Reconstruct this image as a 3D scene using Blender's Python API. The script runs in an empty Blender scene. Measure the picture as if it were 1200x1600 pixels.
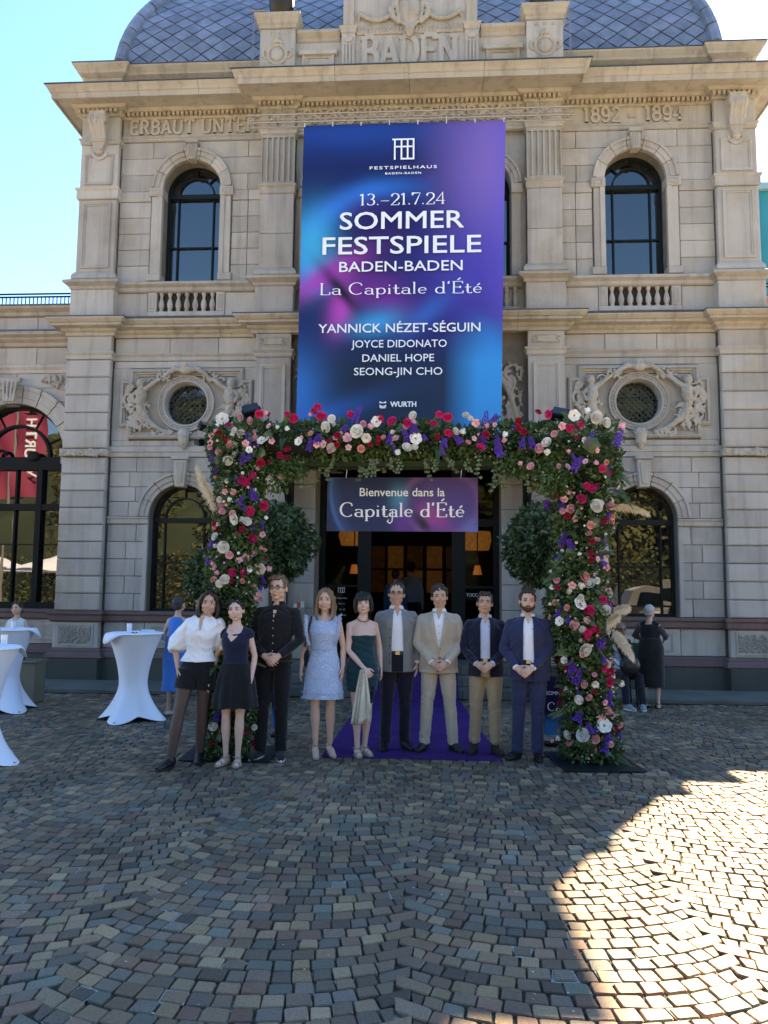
import bpy, bmesh, math, random
import numpy as np
from mathutils import Vector, Matrix, noise as mnoise
R = math.radians
rnd = random.Random(7)
S = bpy.context.scene
COL = S.collection

# ---------------------------------------------------------------- camera
cam = bpy.data.objects.new('camera', bpy.data.cameras.new('camera'))
COL.objects.link(cam); S.camera = cam
_y, _p, _r = R(-3.494), R(5.6), R(.542)
_f = Vector((math.sin(_y)*math.cos(_p), math.cos(_y)*math.cos(_p), math.sin(_p)))
_rt = Vector((math.cos(_y), -math.sin(_y), 0)); _up = _rt.cross(_f)
_r2 = _rt*math.cos(_r)+_up*math.sin(_r); _u2 = -_rt*math.sin(_r)+_up*math.cos(_r)
_m = Matrix((_r2, _u2, -_f)).transposed().to_4x4()
_m.translation = Vector((.404, -13.4, 1.7))
cam.matrix_world = _m
cam.data.sensor_fit = 'VERTICAL'; cam.data.sensor_height = 36
cam.data.lens = 36*1202/1600
cam.data.clip_start = .1; cam.data.clip_end = 3000

# ---------------------------------------------------------------- world, sun
SUN = Vector((.511, .885, 1.0)).normalized()
EL = math.asin(SUN.z); AZ = math.atan2(SUN.x, SUN.y)
W = bpy.data.worlds.new('World'); S.world = W; W.use_nodes = True
nt = W.node_tree; bg = nt.nodes['Background']
sky = nt.nodes.new('ShaderNodeTexSky'); sky.sky_type = 'NISHITA'; sky.sun_disc = False
sky.sun_elevation = EL; sky.sun_rotation = AZ
sky.air_density = 1.0; sky.dust_density = .25; sky.ozone_density = 4.5
hs = nt.nodes.new('ShaderNodeHueSaturation'); hs.inputs['Saturation'].default_value = 1.16
nt.links.new(sky.outputs[0], hs.inputs['Color']); nt.links.new(hs.outputs[0], bg.inputs[0])
bg.inputs[1].default_value = .055
sl = bpy.data.lights.new('sun', 'SUN'); sl.energy = 3.3; sl.angle = R(.53); sl.color = (1, .86, .66)
so = bpy.data.objects.new('sun', sl); COL.objects.link(so)
so.rotation_euler = SUN.to_track_quat('Z', 'Y').to_euler(); so.location = (20, 30, 40)
S.view_settings.view_transform = 'Standard'; S.view_settings.look = 'None'
S.view_settings.gamma = 1; S.view_settings.use_curve_mapping = False
S.view_settings.exposure = 3.34
S.view_settings.use_white_balance = True; S.view_settings.white_balance_temperature = 8200; S.view_settings.white_balance_tint = 12
S.cycles.max_bounces = 6; S.cycles.diffuse_bounces = 3; S.cycles.glossy_bounces = 3
S.cycles.transmission_bounces = 4; S.cycles.transparent_max_bounces = 8
S.cycles.sample_clamp_indirect = 4.0
S.cycles.use_denoising = True

# ---------------------------------------------------------------- materials
MATS = {}
def mat(name, col, rough=.6, metal=0, spec=.5, noise=None, bump=None, objvar=0, emit=None, sheen=0, mix2=None, coord='Object'):
    """noise=(scale, amount) value variation; bump=(scale, strength); mix2=(colour, scale, lo, hi) blotches"""
    if name in MATS: return MATS[name]
    m = bpy.data.materials.new(name); m.use_nodes = True; MATS[name] = m
    t = m.node_tree; N = t.nodes; L = t.links; b = N['Principled BSDF']
    b.inputs['Base Color'].default_value = (*col, 1); b.inputs['Roughness'].default_value = rough
    b.inputs['Metallic'].default_value = metal; b.inputs['Specular IOR Level'].default_value = spec
    if sheen: b.inputs['Sheen Weight'].default_value = sheen
    if emit: b.inputs['Emission Color'].default_value = (*emit[0], 1); b.inputs['Emission Strength'].default_value = emit[1]
    src = None
    tc = N.new('ShaderNodeTexCoord')
    geo = N.new('ShaderNodeNewGeometry')
    vec = tc.outputs['Object'] if coord == 'Object' else geo.outputs['Position']
    def rgb(c):
        n = N.new('ShaderNodeRGB'); n.outputs[0].default_value = (*c, 1); return n.outputs[0]
    src = rgb(col)
    if mix2:
        nz = N.new('ShaderNodeTexNoise'); nz.inputs['Scale'].default_value = mix2[1]; nz.inputs['Detail'].default_value = 6
        nz.inputs['Roughness'].default_value = .62
        L.new(vec, nz.inputs['Vector'])
        mr = N.new('ShaderNodeMapRange'); mr.inputs[1].default_value = mix2[2]; mr.inputs[2].default_value = mix2[3]
        L.new(nz.outputs[0], mr.inputs[0])
        mx = N.new('ShaderNodeMix'); mx.data_type = 'RGBA'; L.new(mr.outputs[0], mx.inputs[0])
        L.new(src, mx.inputs[6]); mx.inputs[7].default_value = (*mix2[0], 1); src = mx.outputs[2]
    if noise or objvar:
        hv = N.new('ShaderNodeHueSaturation'); L.new(src, hv.inputs['Color'])
        val = None
        if noise:
            nz = N.new('ShaderNodeTexNoise'); nz.inputs['Scale'].default_value = noise[0]; nz.inputs['Detail'].default_value = 5
            L.new(vec, nz.inputs['Vector'])
            mr = N.new('ShaderNodeMapRange'); mr.inputs[1].default_value = .25; mr.inputs[2].default_value = .75
            mr.inputs[3].default_value = 1-noise[1]; mr.inputs[4].default_value = 1+noise[1]
            L.new(nz.outputs[0], mr.inputs[0]); val = mr.outputs[0]
        if objvar:
            oi = N.new('ShaderNodeObjectInfo')
            mr = N.new('ShaderNodeMapRange'); mr.inputs[3].default_value = 1-objvar; mr.inputs[4].default_value = 1+objvar
            L.new(oi.outputs['Random'], mr.inputs[0])
            if val:
                mu = N.new('ShaderNodeMath'); mu.operation = 'MULTIPLY'; L.new(val, mu.inputs[0]); L.new(mr.outputs[0], mu.inputs[1]); val = mu.outputs[0]
            else: val = mr.outputs[0]
            m2 = N.new('ShaderNodeMath'); m2.operation = 'MULTIPLY_ADD'; L.new(oi.outputs['Random'], m2.inputs[0]); m2.inputs[1].default_value = 7.77; m2.inputs[2].default_value = 0
            fr = N.new('ShaderNodeMath'); fr.operation = 'FRACT'; L.new(m2.outputs[0], fr.inputs[0])
            mh = N.new('ShaderNodeMapRange'); mh.inputs[3].default_value = .5-objvar*.06; mh.inputs[4].default_value = .5+objvar*.06
            L.new(fr.outputs[0], mh.inputs[0]); L.new(mh.outputs[0], hv.inputs['Hue'])
        L.new(val, hv.inputs['Value']); src = hv.outputs[0]
    L.new(src, b.inputs['Base Color'])
    if bump:
        nz = N.new('ShaderNodeTexNoise'); nz.inputs['Scale'].default_value = bump[0]; nz.inputs['Detail'].default_value = 6
        L.new(vec, nz.inputs['Vector'])
        bp = N.new('ShaderNodeBump'); bp.inputs['Strength'].default_value = bump[1]; bp.inputs['Distance'].default_value = .02
        L.new(nz.outputs[0], bp.inputs['Height']); L.new(bp.outputs[0], b.inputs['Normal'])
    return m

def stone_mat(name, col, warm=(.34, .29, .22), dark=(.11, .105, .10), var=.12, streak=.5):
    m = mat(name, col, rough=.85, spec=.25, noise=(2.2, .10), bump=(38, .35), objvar=var, mix2=(warm, .9, .52, .78), coord='World')
    t = m.node_tree; N = t.nodes; L = t.links; b = N['Principled BSDF']
    src = b.inputs['Base Color'].links[0].from_socket
    geo = N.new('ShaderNodeNewGeometry')
    # vertical weather streaks and grime
    mp = N.new('ShaderNodeMapping'); mp.inputs['Scale'].default_value = (5.5, 5.5, .45); L.new(geo.outputs['Position'], mp.inputs[0])
    nz = N.new('ShaderNodeTexNoise'); nz.inputs['Scale'].default_value = 1.0; nz.inputs['Detail'].default_value = 7; nz.inputs['Roughness'].default_value = .65
    L.new(mp.outputs[0], nz.inputs['Vector'])
    mr = N.new('ShaderNodeMapRange'); mr.inputs[1].default_value = .5; mr.inputs[2].default_value = .78; mr.inputs[4].default_value = streak; L.new(nz.outputs[0], mr.inputs[0])
    mx = N.new('ShaderNodeMix'); mx.data_type = 'RGBA'; L.new(mr.outputs[0], mx.inputs[0]); L.new(src, mx.inputs[6]); mx.inputs[7].default_value = (*dark, 1)
    L.new(mx.outputs[2], b.inputs['Base Color'])
    return m

M_ST = stone_mat('sandstone', (.42, .40, .365))
M_STB = stone_mat('sandstone_beige', (.41, .38, .32), var=.07, streak=.6)
M_STD = stone_mat('sandstone_carved', (.41, .38, .33), var=.06, streak=.55)
M_JOINT = mat('joint_mortar', (.20, .18, .15), rough=.95, noise=(6, .2))
M_RED = stone_mat('red_sandstone', (.17, .115, .11), warm=(.14, .10, .09), dark=(.06, .05, .05))
M_PLINTH = stone_mat('dark_plinth_stone', (.075, .08, .068), warm=(.045, .06, .035), dark=(.03, .03, .025))
M_LEAD = mat('lead_sheet', (.10, .12, .15), rough=.45, metal=.4, noise=(6, .2))
M_SLATE = mat('roof_slate', (.15, .19, .27), rough=.38, spec=.6, noise=(5, .3), bump=(10, .3), objvar=.22)
M_SEAM = mat('slate_seam', (.02, .024, .03), rough=.6)
M_IRON = mat('dark_iron', (.004, .006, .007), rough=.6, spec=.2, noise=(9, .2))
M_GREENFRAME = mat('dark_green_frame', (.005, .009, .010), rough=.5, spec=.25)
def glass_mat(name, tint=(.004, .006, .008), ior=2.0):
    m = mat(name, tint, rough=.015, spec=.5)
    b = m.node_tree.nodes['Principled BSDF']; b.inputs['IOR'].default_value = ior; b.inputs['Roughness'].default_value = .015
    t = m.node_tree; N = t.nodes; L = t.links
    geo = N.new('ShaderNodeNewGeometry'); nz = N.new('ShaderNodeTexNoise'); nz.inputs['Scale'].default_value = 1.6; nz.inputs['Detail'].default_value = 1
    L.new(geo.outputs['Position'], nz.inputs['Vector'])
    bp = N.new('ShaderNodeBump'); bp.inputs['Strength'].default_value = .10; bp.inputs['Distance'].default_value = .02
    L.new(nz.outputs[0], bp.inputs['Height']); L.new(bp.outputs[0], b.inputs['Normal'])
    return m
M_GLASS = glass_mat('window_glass')
M_WHITE = mat('white_print', (.84, .92, 1.0), rough=.6)

# ---------------------------------------------------------------- mesh helpers
class MB:
    def __init__(s): s.v = []; s.f = []; s.mi = []; s.cur = 0
    def add(s, vs, fs):
        o = len(s.v); s.v.extend([tuple(p) for p in vs]); s.f.extend([tuple(i+o for i in f) for f in fs]); s.mi.extend([s.cur]*len(fs)); return s
    def box(s, x0, x1, y0, y1, z0, z1, ch=0):
        if ch:
            c = ch   # chamfered front (toward -y)
            vs = [(x0,y0+c,z0),(x1,y0+c,z0),(x1,y0+c,z1),(x0,y0+c,z1),(x0+c,y0,z0+c),(x1-c,y0,z0+c),(x1-c,y0,z1-c),(x0+c,y0,z1-c),
                  (x0,y1,z0),(x1,y1,z0),(x1,y1,z1),(x0,y1,z1)]
            fs = [(4,5,6,7),(0,1,5,4),(1,2,6,5),(2,3,7,6),(3,0,4,7),(1,0,8,9),(2,1,9,10),(3,2,10,11),(0,3,11,8),(11,10,9,8)]
            return s.add(vs, fs)
        vs = [(x0,y0,z0),(x1,y0,z0),(x1,y1,z0),(x0,y1,z0),(x0,y0,z1),(x1,y0,z1),(x1,y1,z1),(x0,y1,z1)]
        return s.add(vs, [(0,3,2,1),(4,5,6,7),(0,1,5,4),(1,2,6,5),(2,3,7,6),(3,0,4,7)])
    def prism(s, pts, y0, y1, ch=0):
        """polygon in x,z (counter-clockwise seen from -y) from y0 (front) to y1"""
        n = len(pts)
        if sum(pts[i][0]*pts[(i+1)%n][1]-pts[(i+1)%n][0]*pts[i][1] for i in range(n)) < 0: pts = pts[::-1]
        if ch:
            cx = sum(p[0] for p in pts)/n; cz = sum(p[1] for p in pts)/n
            inn = []
            for i in range(n):
                a, b, c = pts[i-1], pts[i], pts[(i+1) % n]
                e1 = Vector((b[0]-a[0], b[1]-a[1])); e2 = Vector((c[0]-b[0], c[1]-b[1]))
                if e1.length < 1e-6 or e2.length < 1e-6: inn.append(b); continue
                e1.normalize(); e2.normalize(); nn = Vector((-e1.y-e2.y, e1.x+e2.x))
                d = max(.35, nn.length/2)
                if nn.length < 1e-6: inn.append(b); continue
                nn.normalize(); inn.append((b[0]+nn.x*ch/d, b[1]+nn.y*ch/d))
            vs = [(p[0], y0, p[1]) for p in inn]+[(p[0], y0+ch, p[1]) for p in pts]+[(p[0], y1, p[1]) for p in pts]
            fs = [tuple(range(n))]
            for k in (0, n):
                fs += [(k+n+i, k+n+(i+1) % n, k+(i+1) % n, k+i) for i in range(n)]
            return s.add(vs, fs)
        vs = [(p[0], y0, p[1]) for p in pts]+[(p[0], y1, p[1]) for p in pts]
        fs = [tuple(range(n)), tuple(range(2*n-1, n-1, -1))]+[(n+i, n+(i+1) % n, (i+1) % n, i) for i in range(n)]
        return s.add(vs, fs)
    def lathe(s, prof, c=(0, 0, 0), n=16, ang=2*math.pi, cap=True):
        """prof list of (r,z)"""
        k = len(prof); vs = []
        for i in range(n):
            a = ang*i/n
            for r, z in prof: vs.append((c[0]+r*math.cos(a), c[1]+r*math.sin(a), c[2]+z))
        fs = []
        for i in range(n):
            j = (i+1) % n
            for q in range(k-1): fs.append((i*k+q, j*k+q, j*k+q+1, i*k+q+1))
        if cap:
            fs.append(tuple(i*k for i in range(n))[::-1]); fs.append(tuple(i*k+k-1 for i in range(n)))
        return s.add(vs, fs)
    def tube(s, pts, r, n=8, up=None, flat=1.0, cap=True):
        """r: number or list; ring flattened by `flat` along second axis (up)"""
        pts = [Vector(p) for p in pts]; m = len(pts)
        rs = r if isinstance(r, (list, tuple)) else [r]*m
        vs = []; prev = None
        for i, p in enumerate(pts):
            t = (pts[min(i+1, m-1)]-pts[max(i-1, 0)])
            if t.length < 1e-9: t = Vector((0, 0, 1))
            t.normalize()
            if up is not None: a = Vector(up)
            elif prev is not None: a = prev
            else: a = Vector((0, 1, 0)) if abs(t.y) < .9 else Vector((1, 0, 0))
            a = (a-t*a.dot(t))
            if a.length < 1e-6: a = Vector((1, 0, 0)).cross(t)
            a.normalize(); b = t.cross(a); prev = a
            q = rs[i]; ra, rb = (q if isinstance(q, tuple) else (q*flat, q))
            for k in range(n):
                th = 2*math.pi*k/n
                vs.append(p+a*(ra*math.cos(th))+b*(rb*math.sin(th)))
        fs = []
        for i in range(m-1):
            for k in range(n):
                k2 = (k+1) % n; fs.append((i*n+k, i*n+k2, (i+1)*n+k2, (i+1)*n+k))
        if cap: fs.append(tuple(range(n))[::-1]); fs.append(tuple((m-1)*n+k for k in range(n)))
        return s.add(vs, fs)
    def ell(s, c, r, n=12, m=8, rot=None):
        vs = []; c = Vector(c)
        def P(x, y, z):
            v = Vector((x*r[0], y*r[1], z*r[2]))
            return c+(rot @ v if rot is not None else v)
        vs.append(P(0, 0, -1))
        for j in range(1, m):
            ph = -math.pi/2+math.pi*j/m
            for i in range(n):
                a = 2*math.pi*i/n; vs.append(P(math.cos(a)*math.cos(ph), math.sin(a)*math.cos(ph), math.sin(ph)))
        vs.append(P(0, 0, 1)); top = len(vs)-1
        fs = [(0, 1+(i+1) % n, 1+i) for i in range(n)]
        for j in range(m-2):
            for i in range(n):
                a = 1+j*n+i; b = 1+j*n+(i+1) % n; fs.append((a, b, b+n, a+n))
        fs += [(top, 1+(m-2)*n+i, 1+(m-2)*n+(i+1) % n) for i in range(n)]
        return s.add(vs, fs)
    def mesh(s, name, mats, smooth=False):
        me = bpy.data.meshes.new(name); me.from_pydata(s.v, [], s.f)
        for m in (mats if isinstance(mats, (list, tuple)) else [mats]): me.materials.append(m)
        if any(s.mi): me.polygons.foreach_set('material_index', s.mi)
        if smooth:
            me.polygons.foreach_set('use_smooth', [True]*len(me.polygons))
            if smooth != True and smooth > 1: me.set_sharp_from_angle(angle=R(smooth))
        me.update(); return me
    def obj(s, name, mats, parent=None, smooth=False, loc=None, rot=None):
        o = bpy.data.objects.new(name, s.mesh(name, mats, smooth)); COL.objects.link(o)
        if parent: o.parent = parent
        if loc: o.location = loc
        if rot: o.rotation_euler = rot
        return o

def remesh(mb, voxel, smooth_it=4, name='m', mats=None, disp=None):
    """fuse overlapping closed shapes into one continuous surface"""
    me = mb.mesh('tmp', [])
    o = bpy.data.objects.new('tmp', me); COL.objects.link(o)
    md = o.modifiers.new('r', 'REMESH'); md.mode = 'VOXEL'; md.voxel_size = voxel
    if smooth_it:
        sm = o.modifiers.new('s', 'SMOOTH'); sm.iterations = smooth_it; sm.factor = .5
    dg = bpy.context.evaluated_depsgraph_get()
    out = bpy.data.meshes.new_from_object(o.evaluated_get(dg)); out.name = name
    bpy.data.objects.remove(o); bpy.data.meshes.remove(me)
    if disp:
        n = len(out.vertices); co = np.empty(n*3, 'f'); no = np.empty(n*3, 'f')
        out.vertices.foreach_get('co', co); out.vertices.foreach_get('normal', no)
        co = co.reshape(-1, 3); no = no.reshape(-1, 3); co += no*disp(co)[:, None].astype('f')
        out.vertices.foreach_set('co', co.ravel())
    out.polygons.foreach_set('use_smooth', [True]*len(out.polygons))
    for m in (mats or []): out.materials.append(m)
    out.update(); return out

def mobj(name, me, parent=None, loc=None, rot=None, scale=None):
    o = bpy.data.objects.new(name, me); COL.objects.link(o)
    if parent: o.parent = parent
    if loc is not None: o.location = loc
    if rot is not None: o.rotation_euler = rot
    if scale is not None: o.scale = scale if hasattr(scale, '__len__') else (scale,)*3
    return o
def tag(o, label=None, cat=None, group=None, kind=None):
    if label: o['label'] = label
    if cat: o['category'] = cat
    if group: o['group'] = group
    if kind: o['kind'] = kind
    return o
def thing(name, loc, label, cat, group=None, rz=0):
    o = bpy.data.objects.new(name, None); COL.objects.link(o); o.location = loc; o.rotation_euler = (0, 0, rz)
    o.empty_display_size = .2
    return tag(o, label, cat, group)
def copy_tree(o, parent=None):
    c = o.copy(); COL.objects.link(c); c.parent = parent
    for ch in list(o.children): copy_tree(ch, c)
    return c

def sweep(mb, plan, prof, inner=0.0, close=True):
    """moulding: plan = [(x,y)...] running left to right seen from -y (outward = right-hand side of travel, -y);
       prof = [(out,z)...] from bottom to top; the back closes at out=-inner"""
    P = [Vector(p) for p in plan]; n = len(P); mit = []
    for i in range(n):
        d1 = (P[i]-P[i-1]).normalized() if i > 0 else None
        d2 = (P[i+1]-P[i]).normalized() if i < n-1 else None
        d1 = d1 or d2; d2 = d2 or d1
        n1 = Vector((d1.y, -d1.x)); n2 = Vector((d2.y, -d2.x)); m = (n1+n2)
        m = m/m.dot(n1) if m.length > 1e-6 else n1
        mit.append(m)
    pr = list(prof)
    pr = [(-inner, pr[0][1])]+pr+[(-inner, pr[-1][1])]
    k = len(pr); vs = []
    for i in range(n):
        for o, z in pr:
            q = P[i]+mit[i]*o; vs.append((q.x, q.y, z))
    fs = []
    for i in range(n-1):
        for j in range(k):
            j2 = (j+1) % k
            fs.append((i*k+j, (i+1)*k+j, (i+1)*k+j2, i*k+j2))
    if close: fs.append(tuple(range(k))[::-1]); fs.append(tuple((n-1)*k+j for j in range(k)))
    mb.add(vs, [f[::-1] if False else f for f in fs]); return mb
def sweep_obj(name, plan, prof, m, parent, inner=.05, smooth=False):
    return sweep(MB(), plan, prof, inner).obj(name, m, parent, smooth)

# ---------------------------------------------------------------- lettering
def arcp(cx, cy, rx, ry, a0, a1, n=14):
    return [(cx+rx*math.cos(R(a0+(a1-a0)*i/n)), cy+ry*math.sin(R(a0+(a1-a0)*i/n))) for i in range(n+1)]
# stroke glyphs: (advance, [strokes]); x-height .5, cap 1.0 ; 's' marks = serif at (x,y,halfwidth)
def G(w, strokes, serifs=(), dots=()): return (w, strokes, serifs, dots)
SER = {
 'A': G(.78, [[(.08,0),(.39,1)],[(.39,1),(.70,0)],[(.19,.34),(.59,.34)]], [(.08,0,.11),(.70,0,.13)]),
 'B': G(.70, [[(.14,0),(.14,1)],[(.14,1)]+arcp(.36,.76,.22,.24,90,-90)+[(.14,.52)],[(.14,.52)]+arcp(.38,.26,.26,.26,90,-90)+[(.14,0)]], [(.12,0,.1),(.12,1,.1)]),
 'C': G(.80, [arcp(.44,.5,.37,.5,48,312,24)], [], [(.69,.80,.06)]),
 'D': G(.80, [[(.14,0),(.14,1)],[(.14,1)]+arcp(.32,.5,.38,.5,90,-90,20)+[(.14,0)]], [(.12,0,.1),(.12,1,.1)]),
 'E': G(.66, [[(.14,0),(.14,1)],[(.14,1),(.58,1),(.58,.84)],[(.14,.52),(.46,.52)],[(.46,.61),(.46,.43)],[(.14,0),(.60,0),(.60,.18)]], [(.12,0,.1),(.12,1,.1)]),
 'F': G(.64, [[(.14,0),(.14,1)],[(.14,1),(.58,1),(.58,.84)],[(.14,.52),(.46,.52)],[(.46,.61),(.46,.43)]], [(.14,0,.13),(.12,1,.1)]),
 'G': G(.82, [arcp(.44,.5,.37,.5,48,318,24),[(.70,.12),(.70,.42)]], [(.68,.42,.13)], [(.69,.80,.05)]),
 'H': G(.86, [[(.16,0),(.16,1)],[(.70,0),(.70,1)],[(.16,.5),(.70,.5)]], [(.16,0,.13),(.16,1,.13),(.70,0,.13),(.70,1,.13)]),
 'I': G(.38, [[(.19,0),(.19,1)]], [(.19,0,.14),(.19,1,.14)]),
 'L': G(.62, [[(.14,0),(.14,1)],[(.14,0),(.56,0),(.56,.22)]], [(.14,0,.13),(.14,1,.13)]),
 'N': G(.84, [[(.14,0),(.14,1)],[(.14,1),(.68,0)],[(.68,0),(.68,1)]], [(.14,0,.13),(.12,1,.12),(.68,1,.13)]),
 'O': G(.86, [arcp(.43,.5,.36,.5,0,360,30)]),
 'R': G(.76, [[(.14,0),(.14,1)],[(.14,1)]+arcp(.38,.76,.22,.24,90,-90)+[(.14,.52)],[(.38,.52),(.66,0)]], [(.14,0,.13),(.12,1,.1),(.68,0,.09)]),
 'S': G(.64, [arcp(.32,.75,.22,.25,30,180,10)+arcp(.32,.76,.22,.24,180,270,6)[1:]+arcp(.32,.26,.24,.26,90,-150,16)]),
 'T': G(.76, [[(.38,0),(.38,1)],[(.08,.82),(.08,1),(.68,1),(.68,.82)]], [(.38,0,.14)]),
 'U': G(.82, [[(.14,1),(.14,.32)]+arcp(.41,.32,.27,.32,180,360,14)+[(.68,1)]], [(.14,1,.13),(.68,1,.13)]),
 'Z': G(.70, [[(.10,.82),(.10,1),(.60,1),(.10,0),(.62,0),(.62,.18)]]),
 'a': G(.56, [arcp(.27,.40,.17,.12,170,0,8)+[(.44,.08)]+arcp(.50,.06,.06,.06,180,320,4),arcp(.27,.15,.18,.15,60,400,18)]),
 'd': G(.62, [[(.47,0),(.47,1)],arcp(.28,.26,.20,.26,0,360,20)], [(.42,1,.06),(.52,0,.06)]),
 'e': G(.54, [[(.08,.29),(.46,.29)]+arcp(.27,.27,.19,.25,4,315,20)]),
 'é': G(.54, [[(.08,.29),(.46,.29)]+arcp(.27,.27,.19,.25,4,315,20),[(.24,.64),(.38,.80)]]),
 'É': G(.66, [[(.14,0),(.14,1)],[(.14,1),(.58,1),(.58,.84)],[(.14,.52),(.46,.52)],[(.46,.61),(.46,.43)],[(.14,0),(.60,0),(.60,.18)],[(.32,1.12),(.48,1.30)]], [(.12,0,.1),(.12,1,.1)]),
 'i': G(.30, [[(.15,0),(.15,.5)]], [(.15,0,.11),(.11,.5,.06)], [(.15,.74,.055)]),
 'l': G(.30, [[(.15,0),(.15,1)]], [(.15,0,.11),(.11,1,.06)]),
 'p': G(.62, [[(.15,.5),(.15,-.32)],arcp(.34,.26,.20,.26,-180,180,20)], [(.15,-.32,.11),(.10,.5,.06)]),
 't': G(.42, [[(.18,.78),(.18,.12)]+arcp(.30,.12,.12,.12,180,330,8),[(.04,.5),(.36,.5)]]),
 "'": G(.24, [[(.12,1.0),(.09,.80)]], [], [(.13,.98,.05)]),
 ' ': G(.34, []), '.': G(.26, [], [], [(.13,.05,.06)]), '-': G(.52, [[(.06,.36),(.46,.36)]]), '–': G(.62, [[(.06,.36),(.56,.36)]]),
 '1': G(.42, [[(.22,0),(.22,1)],[(.22,1),(.06,.86)]], [(.22,0,.14)]),
 '2': G(.62, [arcp(.31,.72,.22,.28,165,-35,14)+[(.08,0),(.54,0),(.56,.18)]], [], [(.12,.76,.05)]),
 '3': G(.60, [arcp(.29,.76,.20,.24,150,-90,14),arcp(.29,.27,.23,.26,90,-150,16)], [], [(.11,.14,.05)]),
 '4': G(.64, [[(.44,0),(.44,1),(.05,.30),(.58,.30)]], [(.44,0,.12)]),
 '7': G(.58, [[(.07,.80),(.07,1),(.54,1),(.22,0)]]),
 '8': G(.62, [arcp(.31,.76,.20,.24,0,360,20),arcp(.31,.27,.24,.27,0,360,20)]),
 '9': G(.62, [arcp(.31,.68,.23,.31,0,360,20),[(.54,.66)]+arcp(.31,.35,.23,.34,0,-140,12)], [], [(.13,.15,.05)]),
}
def ribbon(mb, pts, y, fn, cap=.0, depth=0):
    P = [Vector(p) for p in pts]; n = len(P)
    L_, R_ = [], []
    for i in range(n):
        d1 = (P[i]-P[i-1]).normalized() if i > 0 else None
        d2 = (P[i+1]-P[i]).normalized() if i < n-1 else None
        if i == 0 and (P[0]-P[-1]).length < 1e-4: d1 = (P[-1]-P[-2]).normalized()
        if i == n-1 and (P[0]-P[-1]).length < 1e-4: d2 = (P[1]-P[0]).normalized()
        d1 = d1 or d2; d2 = d2 or d1
        sharp = d1.dot(d2) < .5
        m = Vector((-d1.y-d2.y, d1.x+d2.x))
        if m.length < 1e-5: m = Vector((-d1.y, d1.x))
        m.normalize(); dd = (d1+d2)
        dd = dd.normalized() if dd.length > 1e-5 else d1
        w = fn(d1 if sharp else dd)/2
        if sharp: w *= 1.25
        L_.append(P[i]+m*w); R_.append(P[i]-m*w)
    if depth:
        for i in range(n-1):
            mb.prism([tuple(R_[i]), tuple(R_[i+1]), tuple(L_[i+1]), tuple(L_[i])], y, y+depth)
    else:
        vs = [(p.x, y, p.y) for p in L_]+[(p.x, y, p.y) for p in R_]
        mb.add(vs, [(n+i, n+i+1, i+1, i) for i in range(n-1)])
def text_strokes(txt, h, x, z, y, thick=.13, thin=.045, slab=False, track=0, align='c', depth=0, slant=0, maxw=None):
    mb = MB()
    adv = lambda c: SER[c][0]+track
    tot = sum(adv(c) for c in txt)*h
    sx = 1.0
    if maxw: sx = maxw/tot; tot = maxw
    cx = x-tot/2 if align == 'c' else x
    fn = (lambda d: (thick if slab else thin+(thick-thin)*min(1, abs(d.y)*1.15)**2)*h)
    st = thick*.8 if slab else thin
    q = 0
    for c in txt:
        w, strokes, ser, dots = SER[c]
        T = lambda p: (cx+(p[0]+track/2)*h*sx, z+p[1]*h)
        for s in strokes:
            ribbon(mb, [T(p) for p in s], y-(q % 5)*.0006, fn, depth=depth and depth+(q % 5)*.0006); q += 1
        for (a, b, hw) in ser:
            bb = b+st/2*(1 if b < .1 else -1); px, pz = T((a, bb)); yy = y-.0033
            if depth: mb.prism([(px-hw*h, pz-st*h/2), (px+hw*h, pz-st*h/2), (px+hw*h, pz+st*h/2), (px-hw*h, pz+st*h/2)], yy, y+depth)
            else: mb.add([(px-hw*h, yy, pz-st*h/2), (px+hw*h, yy, pz-st*h/2), (px+hw*h, yy, pz+st*h/2), (px-hw*h, yy, pz+st*h/2)], [(0, 1, 2, 3)])
        for (a, b, r) in dots:
            px, pz = T((a, b)); mb.add([(px+r*h*math.cos(R(30*k)), y-.004, pz+r*h*math.sin(R(30*k))) for k in range(12)], [tuple(range(12))])
        cx += adv(c)*h*sx
    return mb
def text_sans(txt, h, x, z, y, m, parent, name='lettering', bold=.0, maxw=None, space=1.0, align='CENTER', extr=.002):
    """sans-serif print; h = cap height; baseline z; faces -y"""
    c = bpy.data.curves.new('t', 'FONT'); c.body = txt; c.offset = 0; c.align_x = align; c.space_character = space; c.extrude = 0
    c.size = 1; c.resolution_u = 3
    o = bpy.data.objects.new('t', c); COL.objects.link(o)
    dg = bpy.context.evaluated_depsgraph_get(); me = bpy.data.meshes.new_from_object(o.evaluated_get(dg))
    bpy.data.objects.remove(o)
    n = len(me.vertices); co = np.empty(n*3); me.vertices.foreach_get('co', co); co = co.reshape(-1, 3)
    sz = h/.70
    sx = sz if not maxw else maxw/(co[:, 0].max()-co[:, 0].min())
    if maxw and align == 'CENTER': co[:, 0] -= (co[:, 0].max()+co[:, 0].min())/2
    out = np.stack([co[:, 0]*sx+x, np.full(n, y), co[:, 1]*sz+z], 1)
    me.vertices.foreach_set('co', out.ravel())
    if bold:      # heavier weight: the same outline printed again, shifted by a hair
        fs = [tuple(p.vertices) for p in me.polygons]; bpy.data.meshes.remove(me); mb = MB()
        for i, (a, b) in enumerate(((0, 0), (1, 1), (1, -1), (-1, 1), (-1, -1), (1, 0), (-1, 0), (0, 1), (0, -1))):
            mb.add([(p[0]+a*bold*sz, p[1]-i*.0004, p[2]+b*bold*sz*.9) for p in out], fs)
        me = mb.mesh(name, m)
    me.materials.clear(); me.materials.append(m); me.update()
    me.polygons.foreach_set('material_index', [0]*len(me.polygons))
    return mobj(name, me, parent)
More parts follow.
